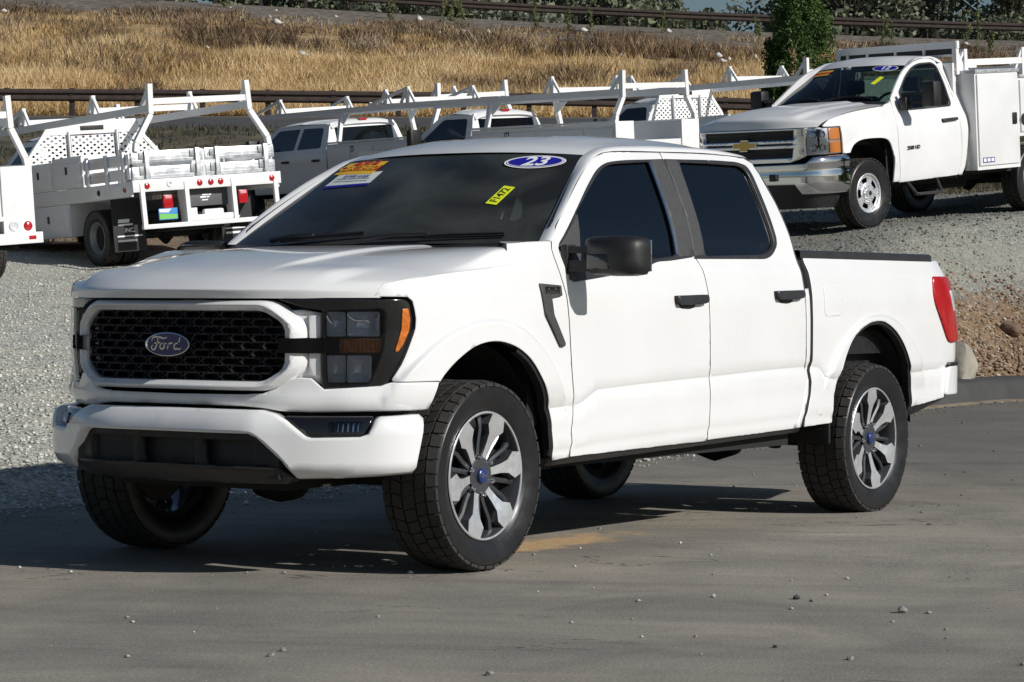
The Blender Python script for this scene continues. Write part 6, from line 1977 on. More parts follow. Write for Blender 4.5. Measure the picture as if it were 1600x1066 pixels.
# ================================================================ the row of work trucks behind
def side_h(z):
    return _wt(z)
_wt = pchip([.55, .65, .8, 1.2, 1.42, 1.5, 1.95, 2.05], [.955, .985, .995, .995, .965, .935, .745, .69])
def wside(x, z, off=0.0): return (x, side_h(z)+off, z)
def work_cab(T, length, crew, m):
    """cab of a heavy pickup; its back wall stands at x = -2.06"""
    b = -2.06; f = b-length
    o = fillet([(b, .62), (b-.02, 1.42), (b-.10, 1.90), (b-.22, 1.955), (f+.42, 1.955), (f+.25, 1.93), (f-.30, 1.46), (f-.34, .62)], [.02, .05, .06, .08, .1, .1, .08, .02], 3)
    wins = []
    if crew:
        mid = b-1.02
        wins.append(fillet([(b-.22, 1.48), (b-.27, 1.87), (mid+.10, 1.88), (mid+.04, 1.47)], [.06, .06, .03, .03], 3))
        wins.append(fillet([(mid-.05, 1.47), (mid-.0, 1.88), (f+.34, 1.87), (f-.12, 1.46)], [.03, .03, .06, .03], 3))
    else:
        wins.append(fillet([(b-.16, 1.48), (b-.22, 1.87), (f+.34, 1.87), (f-.12, 1.46)], [.06, .06, .06, .03], 3))
    for sg in (-1, 1):
        s_ = finish('cab_side', panel_bm(o, wside, grid=.09, holes=wins, sign=sg, depth=.03), m, T)
        for w in wins:
            finish('side_window', panel_bm(w, wside, grid=.12, off=-.012, depth=0, rim=0, sign=sg), GLASS_S, T)
        for k, xx in enumerate(([b-.20, b-1.18] if crew else [b-.18])):
            y = sorted((sg*(side_h(1.22)), sg*(side_h(1.22)+.035)))
            mk_box('door_handle', (xx-.22, y[0], 1.22), (xx, y[1], 1.265), BLACK, T, .008)
        if crew:
            for xx in (b-.08, mid+.01, f-.20):
                y = sorted((sg*(side_h(.9)-.004), sg*(side_h(.9)+.0025)))
                bm = bmesh.new(); bar(bm, (xx, sg*(side_h(.75)+.001), .72), (xx, sg*(side_h(1.40)+.001), 1.40), .008, .004); finish('door_seam', bm, INK, T, smooth=False)
    def roof(bm):
        rows = []
        for x, dz in ((b-.04, -.10), (b-.10, -.03), (b-.25, .0), (b-length*.5, .025), (f+.45, .0), (f+.25, -.06), (f+.12, -.14)):
            rows.append([(x, y, 1.945+dz+.075*(1-(y/.76)**4)) for y in [-.76+.076*k for k in range(21)]])
        loft(bm, rows)
    part('roof', roof, m, T, 60)
    def back(bm):
        P = lambda a, c: (b+.005-max(0, c-1.42)*.21, a, c)
        for q in ([(-.95, .62), (.95, .62), (.95, 1.40), (-.95, 1.40)], [(-.95, 1.40), (-.68, 1.40), (-.68, 1.86), (-.80, 1.86)], [(.68, 1.40), (.95, 1.40), (.80, 1.86), (.68, 1.86)], [(-.80, 1.86), (.80, 1.86), (.74, 1.955), (-.74, 1.955)]):
            prism(bm, q, P, (-.03, 0, 0))
    part('cab_back', back, m, T, smooth=False)
    part('rear_window', lambda bm: prism(bm, [(-.68, 1.40), (.68, 1.40), (.68, 1.86), (-.68, 1.86)], lambda a, c: (b-.006-max(0, c-1.42)*.21, a, c), (-.004, 0, 0)), GLASS_W, T, smooth=False)
    mk_box('stop_lamp', (b-.16, -.09, 1.985), (b-.06, .09, 2.02), REDL, T, .008)
    def wsx(bm):
        loft(bm, [[(f-.34-.02, -.86, 1.42), (f-.50, 0, 1.42), (f-.36, .86, 1.42)], [(f+.20, -.70, 1.93), (f+.10, 0, 1.96), (f+.20, .70, 1.93)]])
    part('windscreen', wsx, GLASS_W, T)
    def hood(bm):
        loft(bm, [[(x, y*w, z-.08*abs(y)**3) for y in (-1, -.8, -.5, 0, .5, .8, 1)] for x, w, z in ((f-.30, .90, 1.46), (f-.8, .92, 1.44), (f-1.5, .90, 1.36), (f-1.62, .88, 1.22))])
        box(bm, (f-1.62, -.88, .75), (f-1.55, .88, 1.22)); box(bm, (f-1.66, -1.0, .50), (f-1.50, 1.0, .75))
        for sg in (-1, 1):
            y = sorted((sg*.90, sg*.98)); box(bm, (f-1.55, y[0], .95), (f-.33, y[1], 1.38))
    part('hood', hood, m, T)
    def seats(bm):
        for x0 in ([b-.35, b-1.35] if crew else [b-.30]):
            for y in (-.42, .42):
                box(bm, (x0-.10, y-.27, 1.0), (x0+.08, y+.27, 1.58), .05); box(bm, (x0-.06, y-.12, 1.60), (x0+.04, y+.12, 1.76), .03)
        box(bm, (f-.2, -.85, 1.1), (f+.1, .85, 1.45), .03)
    part('seats_and_dash', seats, mat('grey_cab_trim', (.10, .10, .10), .8), T, 50)
    for sg in (-1, 1):
        y = sorted((sg*1.10, sg*1.36)); mk_box('side_mirror', (f+.0, y[0], 1.42), (f+.12, y[1], 1.72), BLACK, T, .03)
        bm = bmesh.new(); bar(bm, (f+.02, sg*.95, 1.5), (f+.06, sg*1.15, 1.52), .05); finish('mirror_arm', bm, BLACK, T)
    return f
def work_chassis(T, f, dual):
    def ch(bm):
        for sg in (-1, 1):
            y = sorted((sg*.40, sg*.50)); box(bm, (f-1.5, y[0], .50), (1.15, y[1], .70))
        tube(bm, [(0, -.95, .41), (0, .95, .41)], .07, 10); lathe(bm, [(0, -.2), (.17, 0), (0, .2)], 12, mtx=Matrix.Translation((0, 0, .41)))
        box(bm, (-3.2, -.9, .5), (-2.1, .9, .62)); box(bm, (-1.6, .1, .45), (-.6, .5, .75), .04); box(bm, (.45, -.45, .42), (1.1, .45, .66), .03)
        tube(bm, [(-2.2, .55, .5), (.2, .55, .5), (.6, .75, .46), (1.0, .85, .44)], .045, 8)
    part('chassis', ch, DARK, T, smooth=False)
    ms = (('tyre', TYRE2), ('rim', RIM_D), ('rim_barrel', BARREL))
    for sg in (-1, 1):
        wheel2(T, f-.75, sg*.88, .40, ms, sg > 0)
        if dual:
            wheel2(T, 0, sg*1.0, .405, ms, sg > 0); wheel2(T, 0, sg*.71, .405, ms, sg > 0)
        else: wheel2(T, 0, sg*.88, .40, ms, sg > 0)
def truck_rack(T, xr, xf, ybot, zbot, front_posts, dz=0.0):
    before = set(T.children)
    def rk(bm):
        pass
    for sg in (-1, 1):
        bm = bmesh.new()
        P = [(xr, sg*ybot, zbot), (xr, sg*(ybot-.02), zbot+.12), (xr, sg*.80, 2.06), (xr, sg*.78, 2.48)]
        for a, b in zip(P, P[1:]): bar(bm, a, b, .075, .075, up=(1, 0, 0))
        bar(bm, (xr, sg*.78, 2.45), (xr-.24, sg*.80, 2.16), .045)
        finish('rack_post', bm, STEELW, T, smooth=False)
        bm = bmesh.new(); bar(bm, (xr, sg*.80, 2.14), (xf, sg*.80, 2.14), .055, .10); bar(bm, (xf, sg*.80, 2.14), (xf+.05, sg*.80, 2.22), .05); bar(bm, (xf+.02, sg*.80, 2.18), (xf+.95, sg*.80, 2.44), .045)
        finish('rack_rail', bm, STEELW, T, smooth=False)
        if front_posts:
            bm = bmesh.new(); bar(bm, (-1.72, sg*.92, zbot), (-1.72, sg*.80, 2.12), .07); prism(bm, [(-1.72, 2.08), (-1.45, 2.08), (-1.72, 1.86)], lambda a, c: (a, sg*.80-.01, c), (0, .02, 0)); finish('front_post', bm, STEELW, T, smooth=False)
    for x in (xr, -.35, xf+.95):
        bm = bmesh.new(); bar(bm, (x, -.80, 2.235), (x, .80, 2.235), .05, .085)
        if x < xr:
            for sg in (-1, 1):
                bar(bm, (x, sg*.80, 2.16), (x, sg*.80, 2.46), .06); bar(bm, (x-.17, sg*.80, 2.19), (x, sg*.80, 2.45), .04); bar(bm, (x+.17, sg*.80, 2.19), (x, sg*.80, 2.45), .04)
        finish('rack_crossbar', bm, STEELW, T, smooth=False)
    if dz:
        for o in T.children:
            if o in before: continue
            for v in o.data.vertices:
                if v.co.z > zbot+.15: v.co.z += dz

# --- flatbed with perforated headache rack, stake sides and dual rear wheels
FB = thing('flatbed_truck', 'white stake-side flatbed with perforated headboard and ladder rack, left behind the big pickup', 'flatbed truck', group='work trucks parked in a row')
fF = work_cab(FB, 1.05, False, WHITE2)
work_chassis(FB, fF, True)
mk_box('deck', (-1.95, -1.16, 1.00), (1.30, 1.16, 1.12), WHITE2, FB, .008)
mk_box('rear_beam', (1.302, -1.20, .985), (1.36, 1.20, 1.155), STEELW, FB, .006)
for sg in (-1, 1):
    y = sorted((sg*1.165, sg*1.20)); mk_box('side_skirt', (-1.95, y[0], .93), (1.30, y[1], 1.14), WHITE2, FB, .004)
    for (x0, x1, z0, z1) in ((-1.94, -1.06, 1.145, 1.56), (-1.05, -.14, 1.145, 1.60), (-1.94, -.62, .46, .925)):
        yb = sorted((sg*.62, sg*1.185))
        tb = mk_box('tool_box', (x0, yb[0], z0), (x1, yb[1], z1), WHITE2, FB, .006)
        yd = sorted((sg*1.187, sg*1.20)); d_ = mk_box('box_door', (x0+.03, yd[0], z0+.03), (x1-.03, yd[1], z1-.09 if z0 > 1 else z1-.04), WHITE2, tb, .005)
        yl = sorted((sg*1.198, sg*1.212)); mk_box('box_latch', ((x0+x1)/2-.03, yl[0], (z0+z1)/2-.02), ((x0+x1)/2+.03, yl[1], (z0+z1)/2+.09), SATIN, tb, .01)
    # stake side behind the boxes
    for z in (1.17, 1.37):
        ys = sorted((sg*1.150, sg*1.178)); mk_box('stake_plank', (-.10, ys[0], z), (1.26, ys[1], z+.155), ALU, FB, .004)
    for x in (.05, .62, 1.12):
        ys = sorted((sg*1.180, sg*1.215)); mk_box('stake', (x-.035, ys[0], 1.03), (x+.035, ys[1], 1.55), ALU, FB, .006)
    for x, mm in ((.35, INK), (1.12, REDL)):
        bm = bmesh.new(); lathe(bm, [(0, -.012), (.035, -.010), (.042, 0)], 14, mtx=Matrix.Translation((x, sg*1.205, 1.035)) @ Matrix.Rotation(PI if sg > 0 else 0, 4, 'Z')); finish('side_light', bm, mm, FB)
def plank(z0, y0, y1):
    o = mk_box('stake_plank', (1.268, y0, z0), (1.296, y1, z0+.165), ALU, FB, .004)
    bm = bmesh.new()
    for k in range(1, 4): box(bm, (1.295, y0+.01, z0+.165*k/4-.004), (1.302, y1-.01, z0+.165*k/4+.004))
    finish('plank_rib', bm, ALU, o, smooth=False)
for z in (1.165, 1.385):
    plank(z, -1.15, -.02); plank(z, .02, 1.15)
for y in (-.93, -.12, .20, 1.0):
    s_ = mk_box('stake', (1.305, y-.035, 1.10), (1.345, y+.035, 1.56), ALU, FB, .008)
    mk_box('stake_bracket', (1.30, y-.11, 1.22), (1.315, y-.04, 1.34), STEELR, s_, .004); mk_box('stake_bracket', (1.30, y-.11, 1.44), (1.315, y-.04, 1.54), STEELR, s_, .004)
for y in (-1.08, .02): 
    bm = bmesh.new(); M = frame_mtx((1.306, y+.10, 1.47), (0, 1, 0), (0, 0, 1))
    for k in range(5): ribbon(bm, spline([(-.06+.025*k, -.03), (-.05+.03*k, .02), (-.03+.02*k, -.01), (-.02+.02*k, .035)], .01), .006, M, 0, 0)
    finish('plank_scrawl', bm, INK, FB, smooth=False)
# rear frame
for y in (-1.06, -.36, .40, 1.10):
    part('bumper_strut', lambda bm, y=y: (bar(bm, (1.345, y, 1.10), (1.365, y, .50), .065, .05, up=(1, 0, 0)), prism(bm, [(1.34, .52), (1.34, 1.02), (1.10, .98), (1.16, .52)], lambda a, c: (a, y-.006, c), (0, .012, 0)) if abs(y) < .5 else None), STEELW, FB, smooth=False)
mk_box('bumper_bar', (1.33, -1.10, .465), (1.395, 1.14, .53), STEELW, FB, .008)
pl = mk_box('hitch_plate', (1.18, -.33, .74), (1.20, .38, .985), mat('dark_grey_plate', (.085, .085, .09), .5), FB, .003)
bm = bmesh.new(); M = frame_mtx((1.203, .02, .865), (0, 1, 0), (0, 0, 1))
for dz in (.022, -.012): flat_poly(bm, [(-.075+dz, dz), (.02+dz, dz), (.03+dz, dz+.022), (-.065+dz, dz+.022)], M, 0); flat_poly(bm, [(.03+dz, dz), (.075+dz, dz), (.085+dz, dz+.022), (.04+dz, dz+.022)], M, 0)
flat_poly(bm, [(-.06, -.05), (.04, -.05), (.045, -.035), (-.055, -.035)], M, 0)
finish('plate_mark', bm, STKWHITE, pl, smooth=False)
mk_box('hitch_step', (1.20, -.34, .53), (1.38, .36, .62), STEELW, FB, .02)
mk_box('hitch_box', (1.20, -.30, .60), (1.30, -.18, .72), STEELW, FB, .006); mk_box('hitch_hump', (1.28, -.10, .60), (1.36, .22, .69), STEELW, FB, .03)
for y in (-.98, -.14, .04, .20, 1.05):
    bm = bmesh.new(); lathe(bm, [(0, .016), (.032, .014), (.044, .008), (.047, 0)], 18, axis='X', mtx=Matrix.Translation((1.36, y, 1.065))); finish('round_lamp', bm, REDL, FB)
bm = bmesh.new(); lathe(bm, [(.02, .012), (.03, .016), (.045, .012), (.05, 0)], 18, axis='X', mtx=Matrix.Translation((1.36, -.62, 1.08))); finish('door_stop', bm, STEELW, FB)
for y in (-.60, .62):
    l_ = mk_box('tail_lamp', (1.19, y-.075, .74), (1.25, y+.075, .93), REDL, FB, .015)
    mk_box('reverse_lens', (1.245, y-.05, .875), (1.256, y+.05, .925), mat('lamp_lens_pink', (.70, .32, .33), .3), l_, .004)
lp = mk_box('number_plate', (1.26, -.78, .58), (1.268, -.48, .74), mat('temp_plate_blue', (.03, .22, .55), .5), FB, .002)
bm = bmesh.new(); M = frame_mtx((1.2705, -.63, .66), (0, 1, 0), (0, 0, 1))
flat_poly(bm, [(-.14, -.07), (.14, -.07), (.14, -.01), (-.14, .01)], M, 0); flat_poly(bm, [(-.14, .03), (.0, .02), (.05, .07), (-.14, .07)], M, 1)
finish('plate_print', bm, [mat('temp_plate_green', (.16, .50, .10), .5), STKWHITE], lp, smooth=False)
for sg in (-1, 1):
    y = sorted((sg*.62, sg*1.14))
    mf = mk_box('mud_flap', (.55, y[0], .18), (.565, y[1], .93), mat('mud_flap_rubber', (.02, .02, .022), .7), FB, .002)
    bm = bmesh.new(); M = frame_mtx((.567, (y[0]+y[1])/2, .45), (0, 1, 0), (0, 0, 1))
    text_bm(bm, 'INC.', .085, M @ Matrix.Translation((0, .03, 0)), 0, weight=.002)
    flat_poly(bm, [(-.18, .10), (.05, .10), (.06, .125), (-.17, .125)], M, 0); flat_poly(bm, [(-.18, .14), (.0, .14), (.01, .19), (-.17, .19)], M, 0); flat_poly(bm, [(-.2, -.06), (.2, -.06), (.2, -.04), (-.2, -.04)], M, 0); flat_poly(bm, [(-.2, -.13), (.1, -.13), (.1, -.10), (-.2, -.10)], M, 0)
    finish('flap_print', bm, STKWHITE, mf, smooth=False)
# headache rack: real diamond holes
def perforated(y0, y1, z0, z1, bm, slope=True):
    cw, chh = .060, .042
    ny = int((y1-y0)/cw); nz = int((z1-z0)/chh)
    cw = (y1-y0)/ny; chh = (z1-z0)/nz
    for j in range(nz):
        for i in range(ny):
            y, z = y0+i*cw, z0+j*chh
            lim = 1.14-.42*sstep(1.55, 2.2, z) if slope else 9
            if abs(y+cw/2) > lim: continue
            c = [(y, z), (y+cw, z), (y+cw, z+chh), (y, z+chh)]
            if (i+j) % 2 == 0:
                k = .96
                m_ = [(y+cw/2, z+chh*(.5-.5*k)), (y+cw*(.5+.5*k), z+chh/2), (y+cw/2, z+chh*(.5+.5*k)), (y+cw*(.5-.5*k), z+chh/2)]
                Cv = [bm.verts.new((-1.985, a, b)) for a, b in c]; Mv = [bm.verts.new((-1.985, a, b)) for a, b in m_]
                for q in range(4):
                    bm.faces.new((Cv[q], Cv[(q+1) % 4], Mv[q])); bm.faces.new((Cv[(q+1) % 4], Mv[(q+1) % 4], Mv[q]))
            else: bm.faces.new([bm.verts.new((-1.985, a, b)) for a, b in c])
    bmesh.ops.remove_doubles(bm, verts=bm.verts, dist=1e-4)
hb = bmesh.new(); perforated(-1.10, -.45, 1.46, 2.02, hb); perforated(-.36, .36, 1.46, 1.98, hb); perforated(.45, 1.10, 1.46, 2.02, hb)
HB = finish('headboard', hb, STEELW, FB, smooth=False)
def hframe(bm):
    lim = lambda z: 1.14-.42*sstep(1.55, 2.2, z)
    for sg in (-1, 1):
        rows = []
        for k in range(12):
            z = 1.14+(2.2-1.14)*k/11; y = sg*lim(z)
            rows.append([(-2.0, y+sg*.03, z), (-1.97, y+sg*.03, z), (-1.97, y-sg*.05, z), (-2.0, y-sg*.05, z)])
        loft(bm, rows, closed=True)
    prism(bm, [(-.80, 2.0), (-.745, 2.2), (.745, 2.2), (.80, 2.0)] , lambda a, c: (-1.995, a, c), (.02, 0, 0))
    for y in (-.405, .405): bar(bm, (-1.985, y, 1.14), (-1.985, y, 2.05), .02, .10)
    bar(bm, (-1.985, -1.1, 1.42), (-1.985, 1.1, 1.42), .02, .09)
part('headboard_frame', hframe, STEELW, HB, smooth=False)
mk_box('headboard_slot', (-1.99, -.20, 2.05), (-1.970, .20, 2.125), INK, HB, .012)
truck_rack(FB, 1.30, -3.55, 1.08, 1.55, False)

# --- pickups with steel service body and ladder rack
def service_truck(label, crew, length, e=0.0):
    SB_ = thing('service_truck', label, 'service truck', group='work trucks parked in a row')
    fS = work_cab(SB_, length, crew, WHITE2)
    for o in SB_.children: o.scale.z = .955
    work_chassis(SB_, fS, False)
    mk_box('bed_floor', (-1.95, -.62, .80), (1.20, .62, .86), WHITE2, SB_, .004)
    for sg in (-1, 1):
        def cabi(bm, sg=sg):
            y = sorted((sg*.60, sg*1.04)); box(bm, (-1.95, y[0], .62), (-.52, y[1], 1.47+e)); box(bm, (-.52, y[0], 1.02), (.54, y[1], 1.47+e)); box(bm, (.54, y[0], .62), (1.16, y[1], 1.47+e))
        part('side_cabinet', cabi, WHITE2, SB_, smooth=False)
        for (x0, x1, z0, z1) in ((-1.92, -1.22, .66, 1.40+e), (-1.20, -.55, .66, 1.40+e), (-.49, .51, 1.05, 1.40+e), (.57, 1.13, .66, 1.40+e)):
            yd = sorted((sg*1.04, sg*1.056)); d_ = mk_box('cabinet_door', (x0, yd[0], z0), (x1, yd[1], z1), WHITE2, SB_, .004)
            yl = sorted((sg*1.054, sg*1.068)); mk_box('latch', ((x0+x1)/2-.04, yl[0], (z0+z1)/2-.05), ((x0+x1)/2+.04, yl[1], (z0+z1)/2+.05), SATIN, d_, .01)
        y = sorted((sg*.60, sg*1.045)); mk_box('end_panel', (1.163, y[0], .62), (1.185, y[1], 1.50+e), STEELW, SB_, .004)
        y = sorted((sg*.98, sg*1.05)); mk_box('top_rail', (-1.95, y[0], 1.475+e), (1.18, y[1], 1.51+e), STEELW, SB_, .004)
        for (zz, rr_, mm, nm) in ((.98, .055, REDL, 'tail_lamp'), ):
            bm = bmesh.new(); lathe(bm, [(0, .02), (.045, .016), (.06, .006), (.064, 0)], 20, axis='X', mtx=Matrix.Translation((1.186, sg*.94, .72))); finish('tail_lamp', bm, REDL, SB_)
            bm = bmesh.new(); lathe(bm, [(0, .012), (.045, .012), (.05, .016), (.066, .012), (.066, 0)], 20, axis='X', mtx=Matrix.Translation((1.186, sg*.74, .73))); finish('reverse_lamp', bm, [CLEARL], SB_)
    part('tailgate', lambda bm: (box(bm, (1.12, -.60, .84), (1.16, .60, 1.30)), box(bm, (1.16, -.5, 1.02), (1.175, .5, 1.10))), WHITE2, SB_, smooth=False)
    mk_box('rear_bumper', (1.16, -1.06, .50), (1.36, 1.06, .64), STEELW, SB_, .006)
    mk_box('side_marker', (1.30, .86, .55), (1.365, .96, .60), REDL, SB_, .004)
    bm = bmesh.new(); M = frame_mtx((-1.15, -1.058, 1.36+e), (1, 0, 0), (0, 0, 1)); flat_poly(bm, [(-.05, -.05), (.05, -.05), (.05, .05), (-.05, .05)], M, 0)
    for k in (-1, 1): flat_poly(bm, [(.02*k-.012, -.035), (.02*k+.012, -.035), (.02*k+.012, .03), (.02*k-.012, .03)], M, 1, .002)
    finish('maker_plate', bm, [INK, STKWHITE], SB_, smooth=False)
    truck_rack(SB_, 1.14, -4.6, 1.0, 1.48+e, True, -.07)


    return SB_
SB_ = service_truck('white crew cab utility truck parked just right of the stake-side flatbed truck', True, 2.05)
SB2 = service_truck('white short cab utility truck whose rear stands just left of the chrome-fronted pickup', False, 1.12, .11)
SB3 = service_truck('white utility truck cut off by the left picture edge, round red tail lamp showing', False, 1.12)
FB2 = deep(FB); FB2['label'] = 'white flatbed truck with perforated headboard, half hidden behind the chrome-fronted service pickup'
bpy.context.view_layer.update()
place(FB, (19.9024, 18.3013, 1.6614), (-.3349, -.9418, .0275), (.9383, -.3349, .0850), (-.0709, .0543, .9960))
place(SB_, (30.338, 20.86, 2.607), (-.2708, -.9626, .0027), (.9585, -.2694, .0933), (-.0891, .0279, .9956))
place(SB2, (27.631, 15.616, 2.392), (-.1557, -.9878, -.0026), (.9852, -.1555, .0716), (-.0711, .0086, .9974))
place(FB2, (33.029, 15.303, 2.88), (-.131, -.9911, .0228), (.9888, -.1289, .0748), (-.0712, .0323, .9969))
place(SB3, (15.30, 18.44, 1.28), (-.3356, -.9418, -.0175), (.9383, -.3359, .0818), (-.0829, .011, .9965))
# ================================================================ guard rails, trees, boulder, weeds
def gz(r, d):
    x, y = xy(r, d); return ground_z(r, d)
RUST = mat('weathered_steel', (.060, .042, .034), .7, noise=.35, nscale=4)
RUSTD = mat('weathered_post', (.035, .027, .023), .8, noise=.3, nscale=5)
def guard_rail(label, pts, seg, ph, beam_h, cat='guard rail'):
    """pts: list of (r, d, z of ground); posts every seg metres"""
    T = thing('guard_rail', label, cat, (*xy(pts[0][0], pts[0][1]), pts[0][2]))
    inv = Matrix.Translation(-Vector(T.location))
    fr = pchip([p[0] for p in pts], [p[2] for p in pts]); fd = pchip([p[0] for p in pts], [p[1] for p in pts])
    r0, r1 = pts[0][0], pts[-1][0]; n = int((r1-r0)/seg)
    prof = [(.0, 0), (.03, .02), (.075, .10), (.075, .22), (.02, .30), (.02, .36), (.075, .44), (.075, .56), (.03, .64), (.0, .66)]
    sc = beam_h/.66
    me_post = None
    for k in range(0, n, 2):
        bm = bmesh.new(); rows = []
        for j in range(3):
            r = min(r1, r0+seg*(k+j)); x, y = xy(r, fd(r)); z = fr(r)+ph-beam_h
            rows.append([(x-FX*(.06+a), y-FY*(.06+a), z+b*sc) for a, b in prof])
        loft(bm, rows); bmesh.ops.transform(bm, matrix=inv, verts=bm.verts)
        finish('rail_beam', bm, RUST, T)
    for k in range(n+1):
        r = r0+seg*k
        if me_post is None:
            bm = bmesh.new(); box(bm, (-.05, -.075, -.3), (.07, .075, ph+.03), .006); box(bm, (-.10, -.07, ph-beam_h+.02), (-.05, .07, ph-.02), .004)
            o = finish('rail_post', bm, RUSTD, T); me_post = o.data
        else:
            o = bpy.data.objects.new('rail_post', me_post); C.objects.link(o); o.parent = T
        x, y = xy(r, fd(r)); o.location = Vector((x, y, fr(r)))-Vector(T.location); o.rotation_euler = (0, 0, _yaw)
    return T
guard_rail('brown steel guard rail along the road behind the work trucks', [(-30, 77.3, 6.36), (-15, 77.3, 6.36), (0, 77.3, 6.28), (8, 77.3, 6.12), (18, 77.3, 5.9), (26, 77.3, 5.8)], 1.905, .80, .36)
guard_rail('dark guard rail along the crest of the dry bank', [(r, 112, _top(r)-.02) for r in (-24, -16, -9, .6, 10.2, 21.3, 28)], 1.905, .76, .34)

# trees: trunk, limbs, and a crown of many small leaf faces
def leaf_cloud(n, centers, rad, size, seed, squash=.8):
    rg = np.random.default_rng(seed)
    Cn = np.array(centers); k = rg.integers(0, len(Cn), n)
    d = rg.normal(size=(n, 3)); d /= np.linalg.norm(d, axis=1)[:, None]
    rr = np.array(rad)[k]*rg.random(n)**.45
    P = Cn[k]+d*rr[:, None]*np.array([1, 1, squash])
    a = rg.normal(size=(n, 3)); a /= np.linalg.norm(a, axis=1)[:, None]
    b = np.cross(a, rg.normal(size=(n, 3))); b /= np.linalg.norm(b, axis=1)[:, None]
    s = size*(.6+.9*rg.random(n))[:, None]
    V = np.stack([P-a*s, P+b*s*.55, P+a*s, P-b*s*.55], 1).reshape(-1, 3)
    tone = np.clip(.5+rg.normal(0, .2, n)+.25*rg.random(len(Cn))[k]-.12, 0, 1)
    return V, tone
def crown(name, V, tone, m, parent):
    n = len(V)//4; me = bpy.data.meshes.new(name)
    me.vertices.add(n*4); me.vertices.foreach_set('co', V.reshape(-1))
    me.loops.add(n*4); me.loops.foreach_set('vertex_index', np.arange(n*4, dtype=np.int32))
    me.polygons.add(n); me.polygons.foreach_set('loop_start', np.arange(0, n*4, 4, dtype=np.int32))
    ca_ = me.color_attributes.new('tone', 'FLOAT_COLOR', 'POINT'); t = np.repeat(tone, 4)
    ca_.data.foreach_set('color', np.stack([t, t, t, np.ones_like(t)], 1).reshape(-1)); me.update(calc_edges=True)
    return link_mesh(name, me, m, parent)
BARK = mat('bark', (.06, .047, .035), .9, noise=.4, nscale=6, bump=.5, bscale=30)
OAK = leafy('grey_oak_leaves', [(0, (.075, .088, .055)), (.5, (.17, .19, .12)), (1, (.29, .305, .20))], .7, .25)
PINE = leafy('grey_pine_needles', [(0, (.10, .115, .082)), (.5, (.20, .22, .158)), (1, (.33, .345, .25))], .7, .25)
CEDAR = leafy('cedar_sprays', [(0, (.020, .042, .013)), (.45, (.060, .108, .030)), (.75, (.115, .18, .046)), (1, (.20, .29, .085))], .6, .2)
def tree(label, r, d, z, h, w, m, seed, lobes=9, n=2600, leaf=.16, group=None, bare=.35):
    x, y = xy(r, d); T = thing('tree', label, 'tree', (x, y, z), group)
    rg = random.Random(seed)
    cs = []; rs = []
    for k in range(lobes):
        a = rg.random()*2*PI; q = rg.random()**.6*w*.42; zz = h*(bare+.04+(.94-bare)*rg.random())
        taper = 1-.55*max(0, (zz/h-.6)/.4)
        cs.append((q*math.cos(a)*taper, q*math.sin(a)*taper, zz)); rs.append(w*(.16+.13*rg.random())*taper)
    bm = bmesh.new()
    tube(bm, [(0, 0, -.3), (.05*w*rg.uniform(-1, 1), 0, h*.3), (.06*w*rg.uniform(-1, 1), .05*w*rg.uniform(-1, 1), h*.55), (0, 0, h*.82)], [h*.032, h*.026, h*.018, h*.006], 8)
    for c_, r_ in zip(cs, rs):
        tube(bm, [(0, 0, h*(.22+.2*rg.random())), (c_[0]*.5, c_[1]*.5, c_[2]*.78), c_], [h*.014, h*.009, h*.003], 5)
    finish('trunk', bm, BARK, T)
    V, t = leaf_cloud(n, cs, rs, leaf, seed)
    crown('crown', V, t, m, T)
    return T
tl = [ # r, d, height, width, kind
    (-13.5, 122, 3.2, 5.5, 'o'), (-9.8, 124, 3.6, 6.0, 'o'), (-6.0, 121, 3.4, 5.5, 'p'), (-2.6, 126, 3.8, 6.0, 'o'), (.6, 124, 4.6, 6.2, 'p'), (4.0, 127, 5.2, 5.6, 'o'),
    (6.4, 150, 6.0, 3.8, 'p'), (9.4, 150, 5.2, 4.2, 'p'), (11.4, 152, 3.6, 5.0, 'o'), (13.0, 124, 2.6, 3.4, 'o'), (16.2, 127, 6.0, 6.0, 'o'), (20.0, 129, 7.5, 7.0, 'p'), (23.6, 126, 7.0, 6.5, 'o'), (27.5, 130, 7.5, 7.5, 'p'), (32, 128, 7, 7, 'o'), (8.2, 126, 2.2, 4.0, 'o'), (-17.5, 123, 3.0, 5.0, 'o'), (-22, 124, 3.6, 6, 'p'), (14.6, 134, 5.5, 6.5, 'p'), (18.2, 136, 7.5, 7.5, 'o'), (22.0, 138, 8.5, 8, 'o'), (25.6, 137, 8, 7.5, 'p'), (29.6, 138, 8.5, 8, 'o'), (2.2, 133, 5.5, 7, 'o'), (-1.0, 134, 5.0, 7, 'p'), (-4.5, 133, 4.6, 7, 'o'), (-8.0, 134, 4.4, 7, 'o')]
words = ['low rounded', 'spreading', 'loose open', 'broad', 'grey-green domed', 'tall bushy', 'slender pale', 'narrow feathery', 'distant squat', 'short', 'dense wide', 'tall grey', 'dark full', 'tall feathery', 'big domed', 'small shrubby', 'flat topped', 'wispy', 'hazy farther', 'deep green farther', 'wide farther', 'light grey farther', 'tall farther', 'heavy farther', 'thin farther', 'small farther', 'round farther']
for i, (r, d, h, w, k) in enumerate(tl):
    tree(words[i]+(' oak' if k == 'o' else ' grey pine')+' beyond the upper guard rail'+(', left of the patch of sky' if r < 6 else (', against the patch of sky' if r < 12 else ', right of the cedar')), r, d, _top(max(-60, min(60, r)))-.2, h*1.15, w*1.1, OAK if k == 'o' else PINE, 40+i, 11 if w > 5 else 8, 5200 if w > 5 else 3400, .15, 'trees beyond the upper guard rail', .12)
